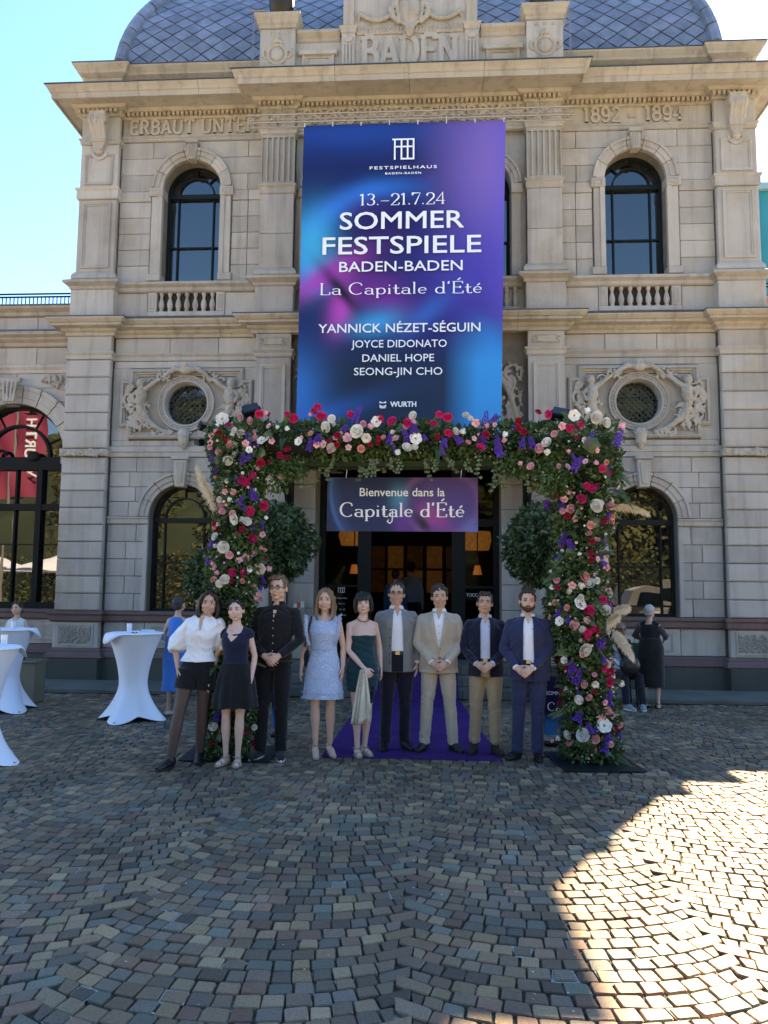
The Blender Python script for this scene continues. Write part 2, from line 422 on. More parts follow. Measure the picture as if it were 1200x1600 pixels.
# ================================================================ THE OLD STATION BUILDING
def settle(root, loc):
    root.location = loc; mi = Matrix.Translation(-Vector(loc))
    for ch in root.children: ch.matrix_parent_inverse = mi
def X(s, a, b): return (s*a, s*b) if s > 0 else (s*b, s*a)
def arched_wall(mb, x0, x1, z0, z1, cx, hw, sill, zs, y0, y1, n=20):
    if sill > z0: mb.box(cx-hw, cx+hw, y0, y1, z0, sill)
    mb.box(x0, cx-hw, y0, y1, z0, z1); mb.box(cx+hw, x1, y0, y1, z0, z1)
    P = [(cx-hw*math.cos(math.pi*i/n), zs+hw*math.sin(math.pi*i/n)) for i in range(n+1)]
    for i in range(n): mb.prism([P[i], P[i+1], (P[i+1][0], z1), (P[i][0], z1)], y0, y1)
def round_wall(mb, x0, x1, z0, z1, cx, cz, r, y0, y1, n=28):
    mb.box(x0, cx-r, y0, y1, z0, z1); mb.box(cx+r, x1, y0, y1, z0, z1)
    for sg in (1, -1):
        P = [(cx-r*math.cos(math.pi*i/n), cz+sg*r*math.sin(math.pi*i/n)) for i in range(n+1)]
        ze = z1 if sg > 0 else z0
        for i in range(n): mb.prism([P[i], P[i+1], (P[i+1][0], ze), (P[i][0], ze)], y0, y1)
def ring(mb, cx, cz, prof, a0, a1, n, close=True):
    """prof: (radius, y) closed loop in order; swept round an arc in the x-z plane"""
    k = len(prof); vs = []
    for i in range(n+1):
        a = R(a0+(a1-a0)*i/n)
        for r, y in prof: vs.append((cx+r*math.cos(a), y, cz+r*math.sin(a)))
    fs = []
    for i in range(n):
        for j in range(k):
            j2 = (j+1) % k; fs.append((i*k+j, i*k+j2, (i+1)*k+j2, (i+1)*k+j))
    if close: fs += [tuple(range(k))[::-1], tuple(n*k+j for j in range(k))]
    return mb.add(vs, fs)
def arch_blocks(parent, cx, zs, r0, r1, y, nv, depth, m=None, joint=.5, moulded=True):
    """voussoirs of a moulded archivolt, one stone each; y = wall face"""
    p = [(r0, y+depth), (r0, y-.035), (r0+(r1-r0)*.30, y-.035), (r0+(r1-r0)*.34, y-.055), (r0+(r1-r0)*.72, y-.055), (r0+(r1-r0)*.76, y-.085), (r1-.01, y-.085), (r1, y-.06), (r1, y+depth)]
    for i in range(nv):
        a0 = 180*i/nv; a1 = 180*(i+1)/nv
        ring(MB(), cx, zs, p, a0+joint, a1-joint, 5).obj('voussoir', m or M_ST, parent, smooth=30)
def stone(parent, x0, x1, z0, z1, y, d=.05, ch=.008, m=None, gap=.004):
    return MB().box(x0+gap, x1-gap, y, y+d, z0+gap, z1-gap, ch).obj('stone', m or M_ST, parent)
def stone_poly(parent, pts, y, d=.05, ch=.006, m=None):
    return MB().prism(pts, y, y+d, ch).obj('stone', m or M_ST, parent)
def beside_arch(parent, s, xo, cx, hw, zs, z0, z1, y, splits=(), g=.004, m=None):
    """one course between the line xo and the arched opening (s: -1 stone left of the opening, +1 right)"""
    def xe(z):
        if z <= zs: return cx+s*hw
        if z < zs+hw: return cx+s*math.sqrt(max(0, hw*hw-(z-zs)**2))
        return cx
    edges = [xo]+list(splits)
    for a, b in zip(edges, edges[1:]+[None]):
        zz0, zz1 = z0+g, z1-g
        if b is not None:
            x0, x1 = sorted((a, b)); stone(parent, x0, x1, z0, z1, y, m=m)
        else:
            zz = [zz0+(zz1-zz0)*i/6 for i in range(7)]
            inner = [(xe(z)+s*g, z) for z in zz]
            if abs(a-inner[0][0]) < .03: continue
            pts = [(a-s*g, zz0)]+inner+[(a-s*g, zz1)]
            stone_poly(parent, pts, y, m=m)
def panel_frame(parent, x0, x1, z0, z1, y, w=.05, d=.025, name='panel', m=None, fill=True):
    mb = MB()
    for i, (a, dd) in enumerate(((0, d), (w*.5, d*.5))):
        b = w*.5
        mb.box(x0+a, x0+a+b, y-dd, y, z0+a, z1-a); mb.box(x1-a-b, x1-a, y-dd, y, z0+a, z1-a)
        mb.box(x0+a+b, x1-a-b, y-dd, y, z0+a, z0+a+b); mb.box(x0+a+b, x1-a-b, y-dd, y, z1-a-b, z1-a)
    o = mb.obj(name, m or M_ST, parent)
    return o
def spiral(c, r0, r1, turns, a0, n=26, y=0, sg=1):
    return [(c[0]+(r0+(r1-r0)*i/n)*math.cos(R(a0)+sg*turns*2*math.pi*i/n), y, c[1]+(r0+(r1-r0)*i/n)*math.sin(R(a0)+sg*turns*2*math.pi*i/n)) for i in range(n+1)]
def leaf_lumps(mb, x0, x1, z0, z1, y, n, r=.035, seed=1, flat=.7):
    q = random.Random(seed)
    for _ in range(n):
        x = q.uniform(x0, x1); z = q.uniform(z0, z1); a = q.uniform(0, 6.28); L_ = q.uniform(.8, 2.0)*r
        pts = [(x+math.cos(a+k*.35)*L_*k/3, y-(.4+.6*math.sin(k))*r*.5, z+math.sin(a+k*.35)*L_*k/3) for k in range(4)]
        mb.tube(pts, [r*.5, r*.42, r*.3, r*.1], 6)

M_LET = stone_mat('letter_stone', (.42, .39, .34), streak=.3)
B = thing('theatre_building', (0, 0, 0), 'pale sandstone former station building with slate dome and BADEN gable behind the group', 'building')
core = MB(); core.box(-6.05, 6.05, .5, 11, 3.9, 11.2); core.box(-6.05, 6.05, 5.9, 11, 0, 3.9)
core.box(-6.05, -2.3, .5, 5.9, 0, 3.9); core.box(2.3, 6.05, .5, 5.9, 0, 3.9)
core.obj('rear_wall', M_ST, B)

WX, SP1, SP2 = 4.04, 2.912, 9.05
def window(s_x, y, hw, sill, zs, bars, parent=B, ri=.62):
    """arched window: frame (part) with glazing bars and panes as sub-parts"""
    cx = s_x; t = .045
    mb = MB(); mb.box(cx-hw, cx-hw+t, y-.05, y+.03, sill, zs); mb.box(cx+hw-t, cx+hw, y-.05, y+.03, sill, zs)
    mb.box(cx-hw+t, cx+hw-t, y-.05, y+.03, sill, sill+.05)
    ring(mb, cx, zs, [(hw-t, y+.03), (hw-t, y-.05), (hw, y-.05), (hw, y+.03)], 0, 180, 24)
    mb.box(cx-hw+t, cx+hw-t, y-.07, y+.02, zs-.085, zs-.0)
    fr = mb.obj('window_frame', M_GREENFRAME, B if parent is None else parent)
    q = MB(); ring(q, cx, zs, [(hw*ri-.014, y+.02), (hw*ri-.014, y-.035), (hw*ri+.014, y-.035), (hw*ri+.014, y+.02)], 0, 180, 20); q.obj('glazing_bar', M_GREENFRAME, fr)
    for a in (45, 90, 135):
        c_, s_ = math.cos(R(a)), math.sin(R(a))
        if a == 90: q = MB().box(cx-.012, cx+.012, y-.03, y+.02, zs+hw*ri+.014, zs+hw-t)
        else:
            q = MB(); p0 = Vector((cx+c_*(hw*ri+.012), zs+s_*(hw*ri+.012))); p1 = Vector((cx+c_*(hw-t), zs+s_*(hw-t))); nn = Vector((-s_, c_))*.011
            q.prism([tuple(p0-nn), tuple(p1-nn), tuple(p1+nn), tuple(p0+nn)], y-.03, y+.02)
        q.obj('glazing_bar', M_GREENFRAME, fr)
    for sx in (-1, 1):
        x = cx+sx*hw*ri; MB().box(x-.013, x+.013, y-.034, y+.02, sill+.05, zs-.086).obj('glazing_bar', M_GREENFRAME, fr)
    for z in bars: MB().box(cx-hw+t, cx+hw-t, y-.03, y+.018, z-.014, z+.014).obj('glazing_bar', M_GREENFRAME, fr)
    # panes, a hair out of plane with each other
    q = random.Random(int(cx*100)+int(sill*10)); zz = [sill+.04]+sorted(bars)+[zs-.04]; xx = [cx-hw+.02, cx-hw*ri, cx+hw*ri, cx+hw-.02]
    for i in range(3):
        for j in range(len(zz)-1):
            d = [q.uniform(-.004, .004) for _ in range(3)]
            vs = [(xx[i], y+.01+d[0], zz[j]), (xx[i+1], y+.01+d[1], zz[j]), (xx[i+1], y+.01+d[1]+d[2], zz[j+1]), (xx[i], y+.01+d[0]+d[2], zz[j+1])]
            MB().add(vs, [(0, 1, 2, 3)]).obj('pane', M_GLASS, fr)
    vs = [(cx, y+.01, zs-.04)]+[(cx+(hw-.02)*math.cos(R(a*7.5)), y+.01, zs+(hw-.02)*math.sin(R(a*7.5))) for a in range(25)]
    MB().add(vs, [(0, i+1, i+2) for i in range(24)]).obj('pane', M_GLASS, fr)
    return fr

DENT = []
for s in (-1, 1):
    cx = s*WX
    pin, pout = 5.38, 6.14      # pier
    # -- wall core of the side bay
    w = MB(); x0, x1 = X(s, 2.6, 5.5)
    arched_wall(w, x0, x1, .6, 4.19, cx, .58, 1.241, SP1, .045, .5)
    round_wall(w, x0, x1, 4.19, 5.9, s*4.007, 4.964, .41, .045, .5)
    w.box(x0, x1, .045, .5, 5.9, 6.6)
    w.box(x0, x1, .10, .5, 6.6, 7.26)
    arched_wall(w, x0, x1, 7.26, 10.05, cx, .54, 7.26, SP2, .045, .5)
    w.box(x0, x1, .045, .5, 10.05, 10.6)
    w.obj('wall', M_JOINT, B)
    # -- plinth and dado
    a, b = X(s, 2.72, 5.4)
    MB().box(a, b, -.09, .045, 0, .417, .01).obj('plinth', M_PLINTH, B)
    sweep_obj('base_moulding', [(a, 0), (b, 0)], [(.08, .419), (.10, .44), (.085, .50), (.05, .53), (.05, .56), (.02, .592)], M_RED, B)
    for i, (u, v) in enumerate(((5.36, 4.62), (4.62, 3.5), (3.5, 2.74))):
        e, f = X(s, v, u); stone(B, e, f, .596, 1.049, -.005, m=M_ST)
        if i == 0: pass
    e, f = X(s, 3.6, 4.5); panel_frame(B, e, f, .68, .98, -.006, w=.04, d=.02)
    sweep_obj('string_course', [(a, 0), (b, 0)], [(.03, 1.052), (.06, 1.08), (.06, 1.16), (.09, 1.19), (.09, 1.235), (.05, 1.240)], M_RED, B)
    # -- lower wall courses
    zr = [1.243+(2.778-1.243)*i/5 for i in range(6)]
    for i in range(5):
        beside_arch(B, s, s*5.37, cx, .60, SP1, zr[i], zr[i+1], 0, [] if False else ([s*4.95] if i % 2 else [s*5.06])) if False else None
        # outer side (towards the pier) and inner side (towards the pilaster)
        o_split = 5.02 if i % 2 else 4.84
        e, f = X(s, o_split, 5.37); stone(B, e, f, zr[i], zr[i+1], 0)
        e, f = X(s, 4.62, o_split); stone(B, e, f, zr[i], zr[i+1], 0)
        i_split = 3.02 if i % 2 else 3.2
        e, f = X(s, 2.74, i_split); stone(B, e, f, zr[i], zr[i+1], 0)
        e, f = X(s, i_split, 3.46); stone(B, e, f, zr[i], zr[i+1], 0)
    for (u, v) in ((4.62, 5.37), (2.74, 3.46)):
        e, f = X(s, u, v)
        sweep_obj('impost_band', [(e, .0), (f, .0)], [(.01, 2.782), (.03, 2.80), (.03, 2.87), (.05, 2.885), (.05, 2.912), (.03, 2.917)], M_ST, B)
    zr = [2.92+(3.99-2.92)*i/4 for i in range(5)]
    for i in range(4):
        beside_arch(B, s, s*5.37, cx, .70, SP1, zr[i], zr[i+1], 0, [s*(5.0-.12*(i % 2))])
        beside_arch(B, -s, s*2.74, cx, .70, SP1, zr[i], zr[i+1], 0, [s*(3.05+.1*(i % 2))])
    arch_blocks(B, cx, SP1+.008, .58, .80, 0, 7, .04)
    k = MB(); k.prism([(cx-.085, 3.44), (cx+.085, 3.44), (cx+.125, 3.93), (cx-.125, 3.93)], -.15, .05, .015)
    k.box(cx-.15, cx+.15, -.19, .05, 3.932, 3.985)
    kk = k.obj('keystone', M_ST, B)
    MB().prism([(cx-.045, 3.50), (cx+.045, 3.50), (cx+.075, 3.87), (cx-.075, 3.87)], -.165, -.149, .012).obj('keystone_panel', M_STD, kk)
    sweep_obj('string_course', [(a, 0), (b, 0)], [(.0, 3.992), (.03, 3.998), (.03, 4.07), (.05, 4.085), (.05, 4.18), (.01, 4.19)], M_ST, B)
    window(cx, .26, .58, 1.241, SP1, [1.42, 2.10])
    # jamb linings
    for t_ in (-1, 1):
        e, f = sorted((cx+t_*.585, cx+t_*.66)); MB().box(e, f, -.012, .2, 1.243, 2.777, .01).obj('jamb_stone', M_ST, B)
    # -- oculus panel
    ox, oz = s*4.007, 4.964
    for (u, v, z0, z1) in ((2.74, 5.37, 4.192, 4.30), (2.74, 5.37, 5.63, 5.76)):
        e, f = X(s, u, v); stone(B, e, f, z0, z1, 0)
    # stepped outline frame (cross-shaped corners)
    def stepped(o):
        hx1, hx2, hz1, hz2 = 1.215-o, 1.045-o, .43-o, .645-o
        return [(ox-hx1, oz-hz1), (ox-hx2, oz-hz1), (ox-hx2, oz-hz2), (ox+hx2, oz-hz2), (ox+hx2, oz-hz1), (ox+hx1, oz-hz1), (ox+hx1, oz+hz1), (ox+hx2, oz+hz1), (ox+hx2, oz+hz2), (ox-hx2, oz+hz2), (ox-hx2, oz+hz1), (ox-hx1, oz+hz1)]
    fm = MB()
    prof = [(0, .04), (0, -.045), (.03, -.07), (.06, -.07), (.065, -.035), (.10, -.035), (.105, -.012), (.135, -.008), (.14, .04)]
    loops = [[(p[0], y_, p[1]) for p in stepped(o)] for o, y_ in prof]
    vs = [p for l in loops for p in l]; fs = []
    for j in range(len(loops)-1):
        for i in range(12): fs.append((j*12+i, j*12+(i+1) % 12, (j+1)*12+(i+1) % 12, (j+1)*12+i))
    fm.add(vs, fs); fm.obj('panel_moulding', M_ST, B)
    # plain field around the frame
    MB().box(min(s*2.74, s*5.37), ox-1.216, .0, .044, 4.30, 5.63).obj('panel_margin', M_ST, B); MB().box(ox+1.216, max(s*2.74, s*5.37), .0, .044, 4.30, 5.63).obj('panel_margin', M_ST, B)
    for (sx_, sz_) in ((-1, -1), (1, -1), (-1, 1), (1, 1)):
        e, f = sorted((ox+sx_*1.045, ox+sx_*1.216)); g_, h_ = sorted((oz+sz_*.43, oz+sz_*.667)); MB().box(e, f, .0, .044, g_, h_).obj('panel_corner', M_ST, B)
    rr = MB(); ring(rr, ox, oz, [(.38, .4), (.38, -.02), (.40, -.055), (.42, -.055), (.43, -.03), (.485, -.03), (.495, -.055), (.515, -.055), (.525, -.015), (.525, .04)], 0, 360, 48, False)
    bk_ = MB(); round_wall(bk_, ox-1.07, ox+1.07, oz-.50, oz+.50, ox, oz, .43, .018, .044); bk_.obj('panel_field', M_STD, B)
    rg = rr.obj('round_window_surround', M_ST, B, smooth=35)
    bd = MB()
    for i in range(44):
        a_ = 2*math.pi*i/44; bd.ell((ox+.458*math.cos(a_), -.035, oz+.458*math.sin(a_)), (.019, .02, .019), 6, 4)
    bd.obj('bead_ring', M_STD, rg)
    # relief: putti, scrolls, cartouche top and bracket below
    cv = MB()
    for t_ in (-1, 1):
        def P(dx, dz, y_=-.05): return (ox+t_*dx, y_, oz+dz)
        cv.ell(P(.83, .36, -.10), (.075, .07, .085), 10, 8)                                    # head
        cv.ell(P(.83, .40, -.08), (.075, .06, .06), 10, 8)
        cv.tube([P(.83, .30, -.08), P(.81, .22, -.075), P(.80, .10, -.09), P(.84, -.02, -.085)], [.05, .10, .10, .085], 10)   # torso
        cv.tube([P(.76, .24, -.09), P(.66, .30, -.10), P(.55, .40, -.09), P(.47, .44, -.08)], [.055, .046, .04, .034], 8)     # arm to the ring
        cv.tube([P(.88, .22, -.09), P(.96, .13, -.10), P(.92, .02, -.11), P(.84, -.03, -.12)], [.042, .035, .03, .026], 8)     # other arm
        cv.tube([P(.84, -.02, -.08), P(.80, -.16, -.08), P(.70, -.30, -.07), P(.55, -.42, -.06), P(.40, -.50, -.05), P(.28, -.52, -.04)], [.07, .075, .06, .045, .03, .018], 8)
        cv.tube(spiral(P(1.02, .06)[::2], .13, .02, 1.4, 60 if t_ > 0 else 120, y=-.045, sg=-t_), [.035-.02*i/26 for i in range(27)], 7)
        cv.tube(spiral(P(.86, -.30)[::2], .14, .02, 1.3, -60 if t_ > 0 else 240, y=-.045, sg=t_), [.034-.02*i/26 for i in range(27)], 7)
        cv.tube(spiral(P(.62, .40)[::2], .085, .01, 1.3, 0 if t_ > 0 else 180, y=-.04, sg=t_), [.025-.014*i/26 for i in range(27)], 7)
        cv.tube([P(.95, .30, -.03), P(1.02, .36, -.05), P(1.08, .30, -.04), P(1.07, .20, -.03)], [.03, .045, .035, .015], 7)   # wing
        leaf_lumps(cv, *sorted((ox+t_*.66, ox+t_*1.06)), oz-.46, oz-.02, -.055, 90, .058, 11+t_)
        leaf_lumps(cv, *sorted((ox+t_*.92, ox+t_*1.08)), oz-.05, oz+.30, -.05, 46, .046, 21+t_)
        leaf_lumps(cv, *sorted((ox+t_*.25, ox+t_*.62)), oz-.60, oz-.50, -.045, 46, .04, 31+t_)
        leaf_lumps(cv, *sorted((ox+t_*.30, ox+t_*.55)), oz+.40, oz+.57, -.05, 30, .04, 41+t_)
        cv.tube([P(.05, .60, -.06), P(.20, .62, -.10), P(.32, .55, -.09), P(.42, .47, -.07)], [.05, .055, .045, .03], 8)
    cv.ell((ox, -.10, oz+.60), (.12, .07, .085), 12, 8); cv.ell((ox, -.14, oz+.68), (.07, .05, .05), 10, 6)
    cv.tube([(ox, -.07, oz-.52), (ox, -.11, oz-.60), (ox, -.10, oz-.74), (ox, -.06, oz-.84)], [(.09, .10), (.09, .11), (.07, .085), (.03, .03)], 10)
    mobj('figure_relief', remesh(cv, .009, 0, 'figure_relief', [M_STD], lambda c: .004*np.sin(c[:, 0]*61)*np.sin(c[:, 2]*57)), B)
    MB().box(ox-.13, ox+.13, -.10, .04, oz-.57, oz-.525, .01).obj('bracket_cap', M_ST, B)
    # round window: glass and wrought-iron lattice
    vs = [(ox, .2, oz)]+[(ox+.405*math.cos(R(a*12)), .2, oz+.405*math.sin(R(a*12))) for a in range(31)]
    pn = MB().add(vs, [(0, i+1, i+2) for i in range(30)]).obj('round_pane', M_GLASS, B)
    g_ = MB()
    for k_ in range(-5, 6):
        d_ = k_*.075
        L_ = math.sqrt(max(0, .155-d_*d_))
        for t_ in (1, -1):
            c0 = Vector((d_*.707, d_*.707*-t_)); dv = Vector((.707, .707*t_))
            p0, p1 = c0-dv*L_, c0+dv*L_
            g_.tube([(ox+p0.x, .15, oz+p0.y), (ox+p1.x, .15, oz+p1.y)], .008, 5)
    for (dx, dz, sg, a_) in ((-.2, .1, 1, 0), (.2, .1, -1, 180), (-.2, -.14, -1, 0), (.2, -.14, 1, 180), (0, .24, 1, 270), (0, -.26, -1, 90)):
        g_.tube(spiral((ox+dx, oz+dz), .12, .02, 1.5, a_, 18, .14, sg), .009, 5)
    g_.tube([(ox+.39*math.cos(R(a*12)), .15, oz+.39*math.sin(R(a*12))) for a in range(31)], .013, 5)
    g_.obj('iron_lattice', mat('verdigris_iron', (.03, .045, .045), rough=.5), B)
    # -- moulding, frieze, lower cornice parts
    sweep_obj('string_course', [(a, 0), (b, 0)], [(.01, 5.762), (.02, 5.78), (.02, 5.83), (.055, 5.87), (.055, 5.89), (.01, 5.892)], M_ST, B)
    for (u, v) in ((2.74, 3.45), (3.45, 4.35), (4.35, 5.37)):
        e, f = X(s, u, v); stone(B, e, f, 5.895, 6.188, 0)
    # -- balustrade zone
    for (u, v) in ((2.74, 3.36), (4.80, 5.38)):
        e, f = X(s, u, v); stone(B, e, f, 6.60, 7.046, 0)
    MB().box(*X(s, 3.36, 4.80), -.02, .10, 6.60, 6.688, .008).obj('baluster_plinth', M_ST, B)
    for u in (3.44, 4.71):
        e, f = X(s, u-.08, u+.08); MB().box(e, f, -.02, .10, 6.69, 7.046, .008).obj('balustrade_block', M_ST, B)
        panel_frame(B, e+.035, f-.035, 6.74, 7.0, -.02, .03, .014)
    bal = None
    for i in range(7):
        x = cx+s*.035+(i-3)*.158
        if bal is None:
            q = MB(); q.lathe([(.042, 0), (.042, .03), (.03, .04), (.05, .09), (.055, .14), (.04, .20), (.024, .25), (.022, .28), (.034, .295), (.034, .31), (.042, .325), (.042, .354)], n=12)
            bal = q.mesh('baluster', M_ST, 40)
        mobj('baluster', bal, B, (x, .03, 6.69))
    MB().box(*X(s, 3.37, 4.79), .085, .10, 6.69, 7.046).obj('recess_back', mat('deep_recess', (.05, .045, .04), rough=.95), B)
    sweep_obj('sill_course', [(a, 0), (b, 0)], [(.02, 7.048), (.05, 7.07), (.05, 7.13), (.12, 7.17), (.12, 7.215), (.03, 7.255)], M_ST, B)
    # -- upper wall
    zr = [7.258+(8.80-7.258)*i/5 for i in range(6)]+[9.0]
    for i in range(6):
        y_ = -.014 if i == 5 else 0
        e, f = X(s, 4.80, 5.41); stone(B, e, f, zr[i], zr[i+1], y_)
        for (u, v) in ((2.72, 2.98-.0), (2.98, 3.28)):
            e, f = X(s, u, v); stone(B, e, f, zr[i], zr[i+1], y_)
    zr = [9.002+(9.965-9.002)*i/3 for i in range(4)]
    for i in range(3):
        beside_arch(B, s, s*5.41, cx, .66, SP2, zr[i], zr[i+1], 0, [s*4.80] if i == 2 else [])
        beside_arch(B, -s, s*2.72, cx, .66, SP2, zr[i], zr[i+1], 0, [s*(3.0)] if i != 1 else [])
    arch_blocks(B, cx, SP2+.006, .54, .755, 0, 7, .04)
    for t_ in (-1, 1):
        e, f = sorted((cx+t_*.545, cx+t_*.745)); MB().box(e, f, -.035, .2, 7.40, 8.88, .008).obj('jamb_stone', M_ST, B)
        e2, f2 = sorted((cx+t_*.545, cx+t_*.63)); MB().box(e2, f2, -.052, -.034, 7.40, 8.88).obj('jamb_bead', M_ST, B)
        e, f = sorted((cx+t_*.535, cx+t_*.79)); MB().box(e, f, -.06, .2, 7.26, 7.398, .01).obj('jamb_base', M_ST, B)
        mbi = MB().box(e, f, -.07, .2, 8.882, 9.052, .012)
        im = mbi.obj('impost', M_ST, B); panel_frame(im, e+.05, f-.05, 8.915, 9.02, -.07, .03, .012)
    k = MB(); k.prism([(cx-.07, 9.56), (cx+.07, 9.56), (cx+.10, 9.86), (cx-.10, 9.86)], -.13, .05, .012); k.box(cx-.12, cx+.12, -.16, .05, 9.862, 9.93)
    for j in (-.04, 0, .04): k.tube([(cx+j, -.132, 9.6), (cx+j*1.2, -.134, 9.84)], .012, 6)
    k.obj('keystone', M_ST, B)
    window(cx, .30, .54, 7.26, SP2, [8.02])
    sweep_obj('architrave', [(a, 0), (b, 0)], [(.01, 9.968), (.03, 9.98), (.03, 10.02), (.055, 10.04), (.055, 10.065), (.01, 10.07)], M_ST, B)
    for (u, v) in ((2.72, 3.55), (3.55, 4.3), (4.3, 5.41)):
        e, f = X(s, u, v); stone(B, e, f, 10.073, 10.408, 0, gap=.002)
    # ---------- pier
    px0, px1 = X(s, pin, pout+.06)
    MB().box(*X(s, 5.42, 6.10), -.06, 11, .0, 10.45).obj('pier_core', M_JOINT, B)
    MB().box(px0-.05, px1+.05, -.26, -.05, 0, .417, .012).obj('plinth', M_PLINTH, B)
    MB().box(*X(s, 6.13, 6.24), -.05, 11, 0, .417).obj('plinth', M_PLINTH, B)
    ret = [(px0, .05), (px0, -.15), (px1, -.15), (px1, 6)] if s > 0 else [(px0, 6), (px0, -.15), (px1, -.15), (px1, .05)]
    sweep_obj('base_moulding', ret, [(.08, .419), (.10, .44), (.085, .50), (.05, .53), (.05, .56), (.02, .592)], M_RED, B)
    MB().box(px0, px1, -.16, -.06, .596, 1.049, .01).obj('pier_block', M_ST, B)
    panel_frame(B, px0+.09, px1-.09, .64, 1.01, -.16, .035, .018)
    vm = MB(); q = random.Random(5)
    for _ in range(170):
        vx, vz = q.uniform(px0+.14, px1-.14), q.uniform(.69, .96); aa = q.uniform(0, 3.1)
        vm.tube([(vx-.025*math.cos(aa), -.165, vz-.025*math.sin(aa)), (vx, -.182, vz+.006), (vx+.025*math.cos(aa+.8), -.165, vz+.02*math.sin(aa+.8))], [.010, .014, .009], 5)
    tag(vm.obj('vermiculated_panel', M_STD, B), kind='stuff')
    sweep_obj('string_course', ret, [(.03, 1.052), (.06, 1.08), (.06, 1.16), (.09, 1.19), (.09, 1.235), (.05, 1.240)], M_RED, B)
    blk = None
    for (z0, z1, n_) in ((1.243, 3.97, 9), (4.13, 5.76, 5)):
        h_ = (z1-z0)/n_
        for i in range(n_):
            MB().box(px0, px1, -.155, -.055, z0+i*h_+.005, z0+(i+1)*h_-.005, .02).obj('pier_stone', M_ST, B)
            MB().box(*X(s, pout-.04, pout+.045), -.054, .6, z0+i*h_+.005, z0+(i+1)*h_-.005).obj('pier_stone', M_ST, B)
    cb = MB(); cb.box(px0-.03, px1+.03, -.19, 0, 3.985, 4.115)
    leaf_lumps(cb, px0+.0, px1-.0, 4.0, 4.10, -.19, 60, .04, 3)
    mobj('carved_band', remesh(cb, .013, 1, 'carved_band', [M_STD]), B)
    sweep_obj('string_course', ret, [(.01, 5.762), (.02, 5.78), (.02, 5.83), (.055, 5.87), (.055, 5.89), (.01, 5.892)], M_ST, B)
    MB().box(px0, px1, -.155, -.055, 5.895, 6.188, .008).obj('pier_stone', M_ST, B)
    ux0, ux1 = X(s, 5.41, 6.12)
    MB().box(ux0-.05, ux1+.05, -.20, .1, 6.50, 7.05, .01).obj('pier_pedestal', M_ST, B)
    retu = [(ux0, .05), (ux0, -.15), (ux1, -.15), (ux1, 6)] if s > 0 else [(ux0, 6), (ux0, -.15), (ux1, -.15), (ux1, .05)]
    sweep_obj('pedestal_cap', retu, [(.05, 7.052), (.07, 7.07), (.07, 7.11), (.16, 7.16), (.16, 7.20), (.06, 7.25)], M_ST, B, inner=.02)
    sweep_obj('pier_base', retu, [(.04, 7.252), (.06, 7.27), (.05, 7.34), (.01, 7.40)], M_ST, B, inner=.02)
    MB().box(ux0, ux1, -.15, -.058, 7.402, 8.785, .01).obj('pier_stone', M_ST, B); panel_frame(B, ux0+.09, ux1-.09, 7.47, 8.72, -.15, .06, .028)
    sweep_obj('pier_band', retu, [(.02, 8.79), (.035, 8.80), (.035, 8.95), (.06, 8.97), (.06, 9.0), (.01, 9.01)], M_ST, B, inner=.02)
    MB().box(ux0, ux1, -.15, -.058, 9.015, 9.85, .01).obj('pier_stone', M_ST, B); panel_frame(B, ux0+.09, ux1-.09, 9.07, 9.66, -.15, .05, .025)
    cxp = (ux0+ux1)/2
    q = MB(); ring(q, cxp, 9.70, [(.10, -.14), (.10, -.18), (.15, -.18), (.15, -.14)], 180, 360, 16); q.obj('panel_scoop', M_ST, B)
    sweep_obj('pier_band', retu, [(.0, 9.855), (.02, 9.87), (.02, 9.91), (.045, 9.94), (.045, 9.965), (.0, 9.97)], M_ST, B, inner=.02)
    MB().box(ux0, ux1, -.15, -.058, 9.975, 10.40, .01).obj('pier_stone', M_ST, B)
    c_ = MB()       # scrolled console
    c_.box(cxp-.15, cxp+.15, -.36, -.1, 10.31, 10.41)
    for j in range(5):
        xj = cxp+(j-2)*.058
        c_.tube([(xj, -.34, 10.30), (xj, -.36, 10.22), (xj, -.30, 10.10), (xj, -.25, 9.98), (xj, -.22, 9.88)], [.030, .034, .030, .028, .02], 8)
    c_.tube([(cxp-.17, -.31, 10.26), (cxp+.17, -.31, 10.26)], .065, 14); c_.box(cxp-.14, cxp+.14, -.27, -.1, 9.86, 10.3)
    c_.prism([(cxp-.13, 9.86), (cxp-.07, 9.72), (cxp+.07, 9.72), (cxp+.13, 9.86)], -.24, -.1); c_.ell((cxp, -.18, 9.70), (.075, .05, .06))
    mobj('console', remesh(c_, .010, 1, 'console', [M_STD]), B)
    # ---------- pilasters beside the centre
    qx0, qx1 = X(s, 2.085, 2.72)
    MB().box(qx0+.05, qx1-.05, -.14, .045, .0, 10.45).obj('pilaster_core', M_JOINT, B)
    MB().box(qx0-.02, qx1+.02, -.24, .04, .0, .417, .01).obj('plinth', M_PLINTH, B)
    for z0, z1 in ((.42, 1.24), (1.245, 2.6), (2.605, 3.9), (3.905, 5.75)):
        MB().box(qx0, qx1, -.20, -.139, z0, z1, .008).obj('pilaster_shaft', M_ST, B)
    panel_frame(B, qx0+.09, qx1-.09, 4.2, 5.62, -.20, .06, .03)
    sweep_obj('pilaster_cap', [(qx0, .04), (qx0, -.2), (qx1, -.2), (qx1, .04)], [(.0, 5.755), (.02, 5.78), (.02, 5.83), (.055, 5.87), (.055, 5.89), (.0, 5.895)], M_ST, B)
    MB().box(qx0, qx1, -.20, -.139, 5.90, 6.188, .008).obj('pilaster_block', M_ST, B)
    q = MB(); q.box(qx0+.16, qx1-.16, -.225, -.19, 5.985, 6.095); q.tube([(qx0+.13, -.2, 5.96), (qx1-.13, -.2, 5.96)], .012, 6); q.tube([(qx0+.13, -.2, 6.12), (qx1-.13, -.2, 6.12)], .012, 6)
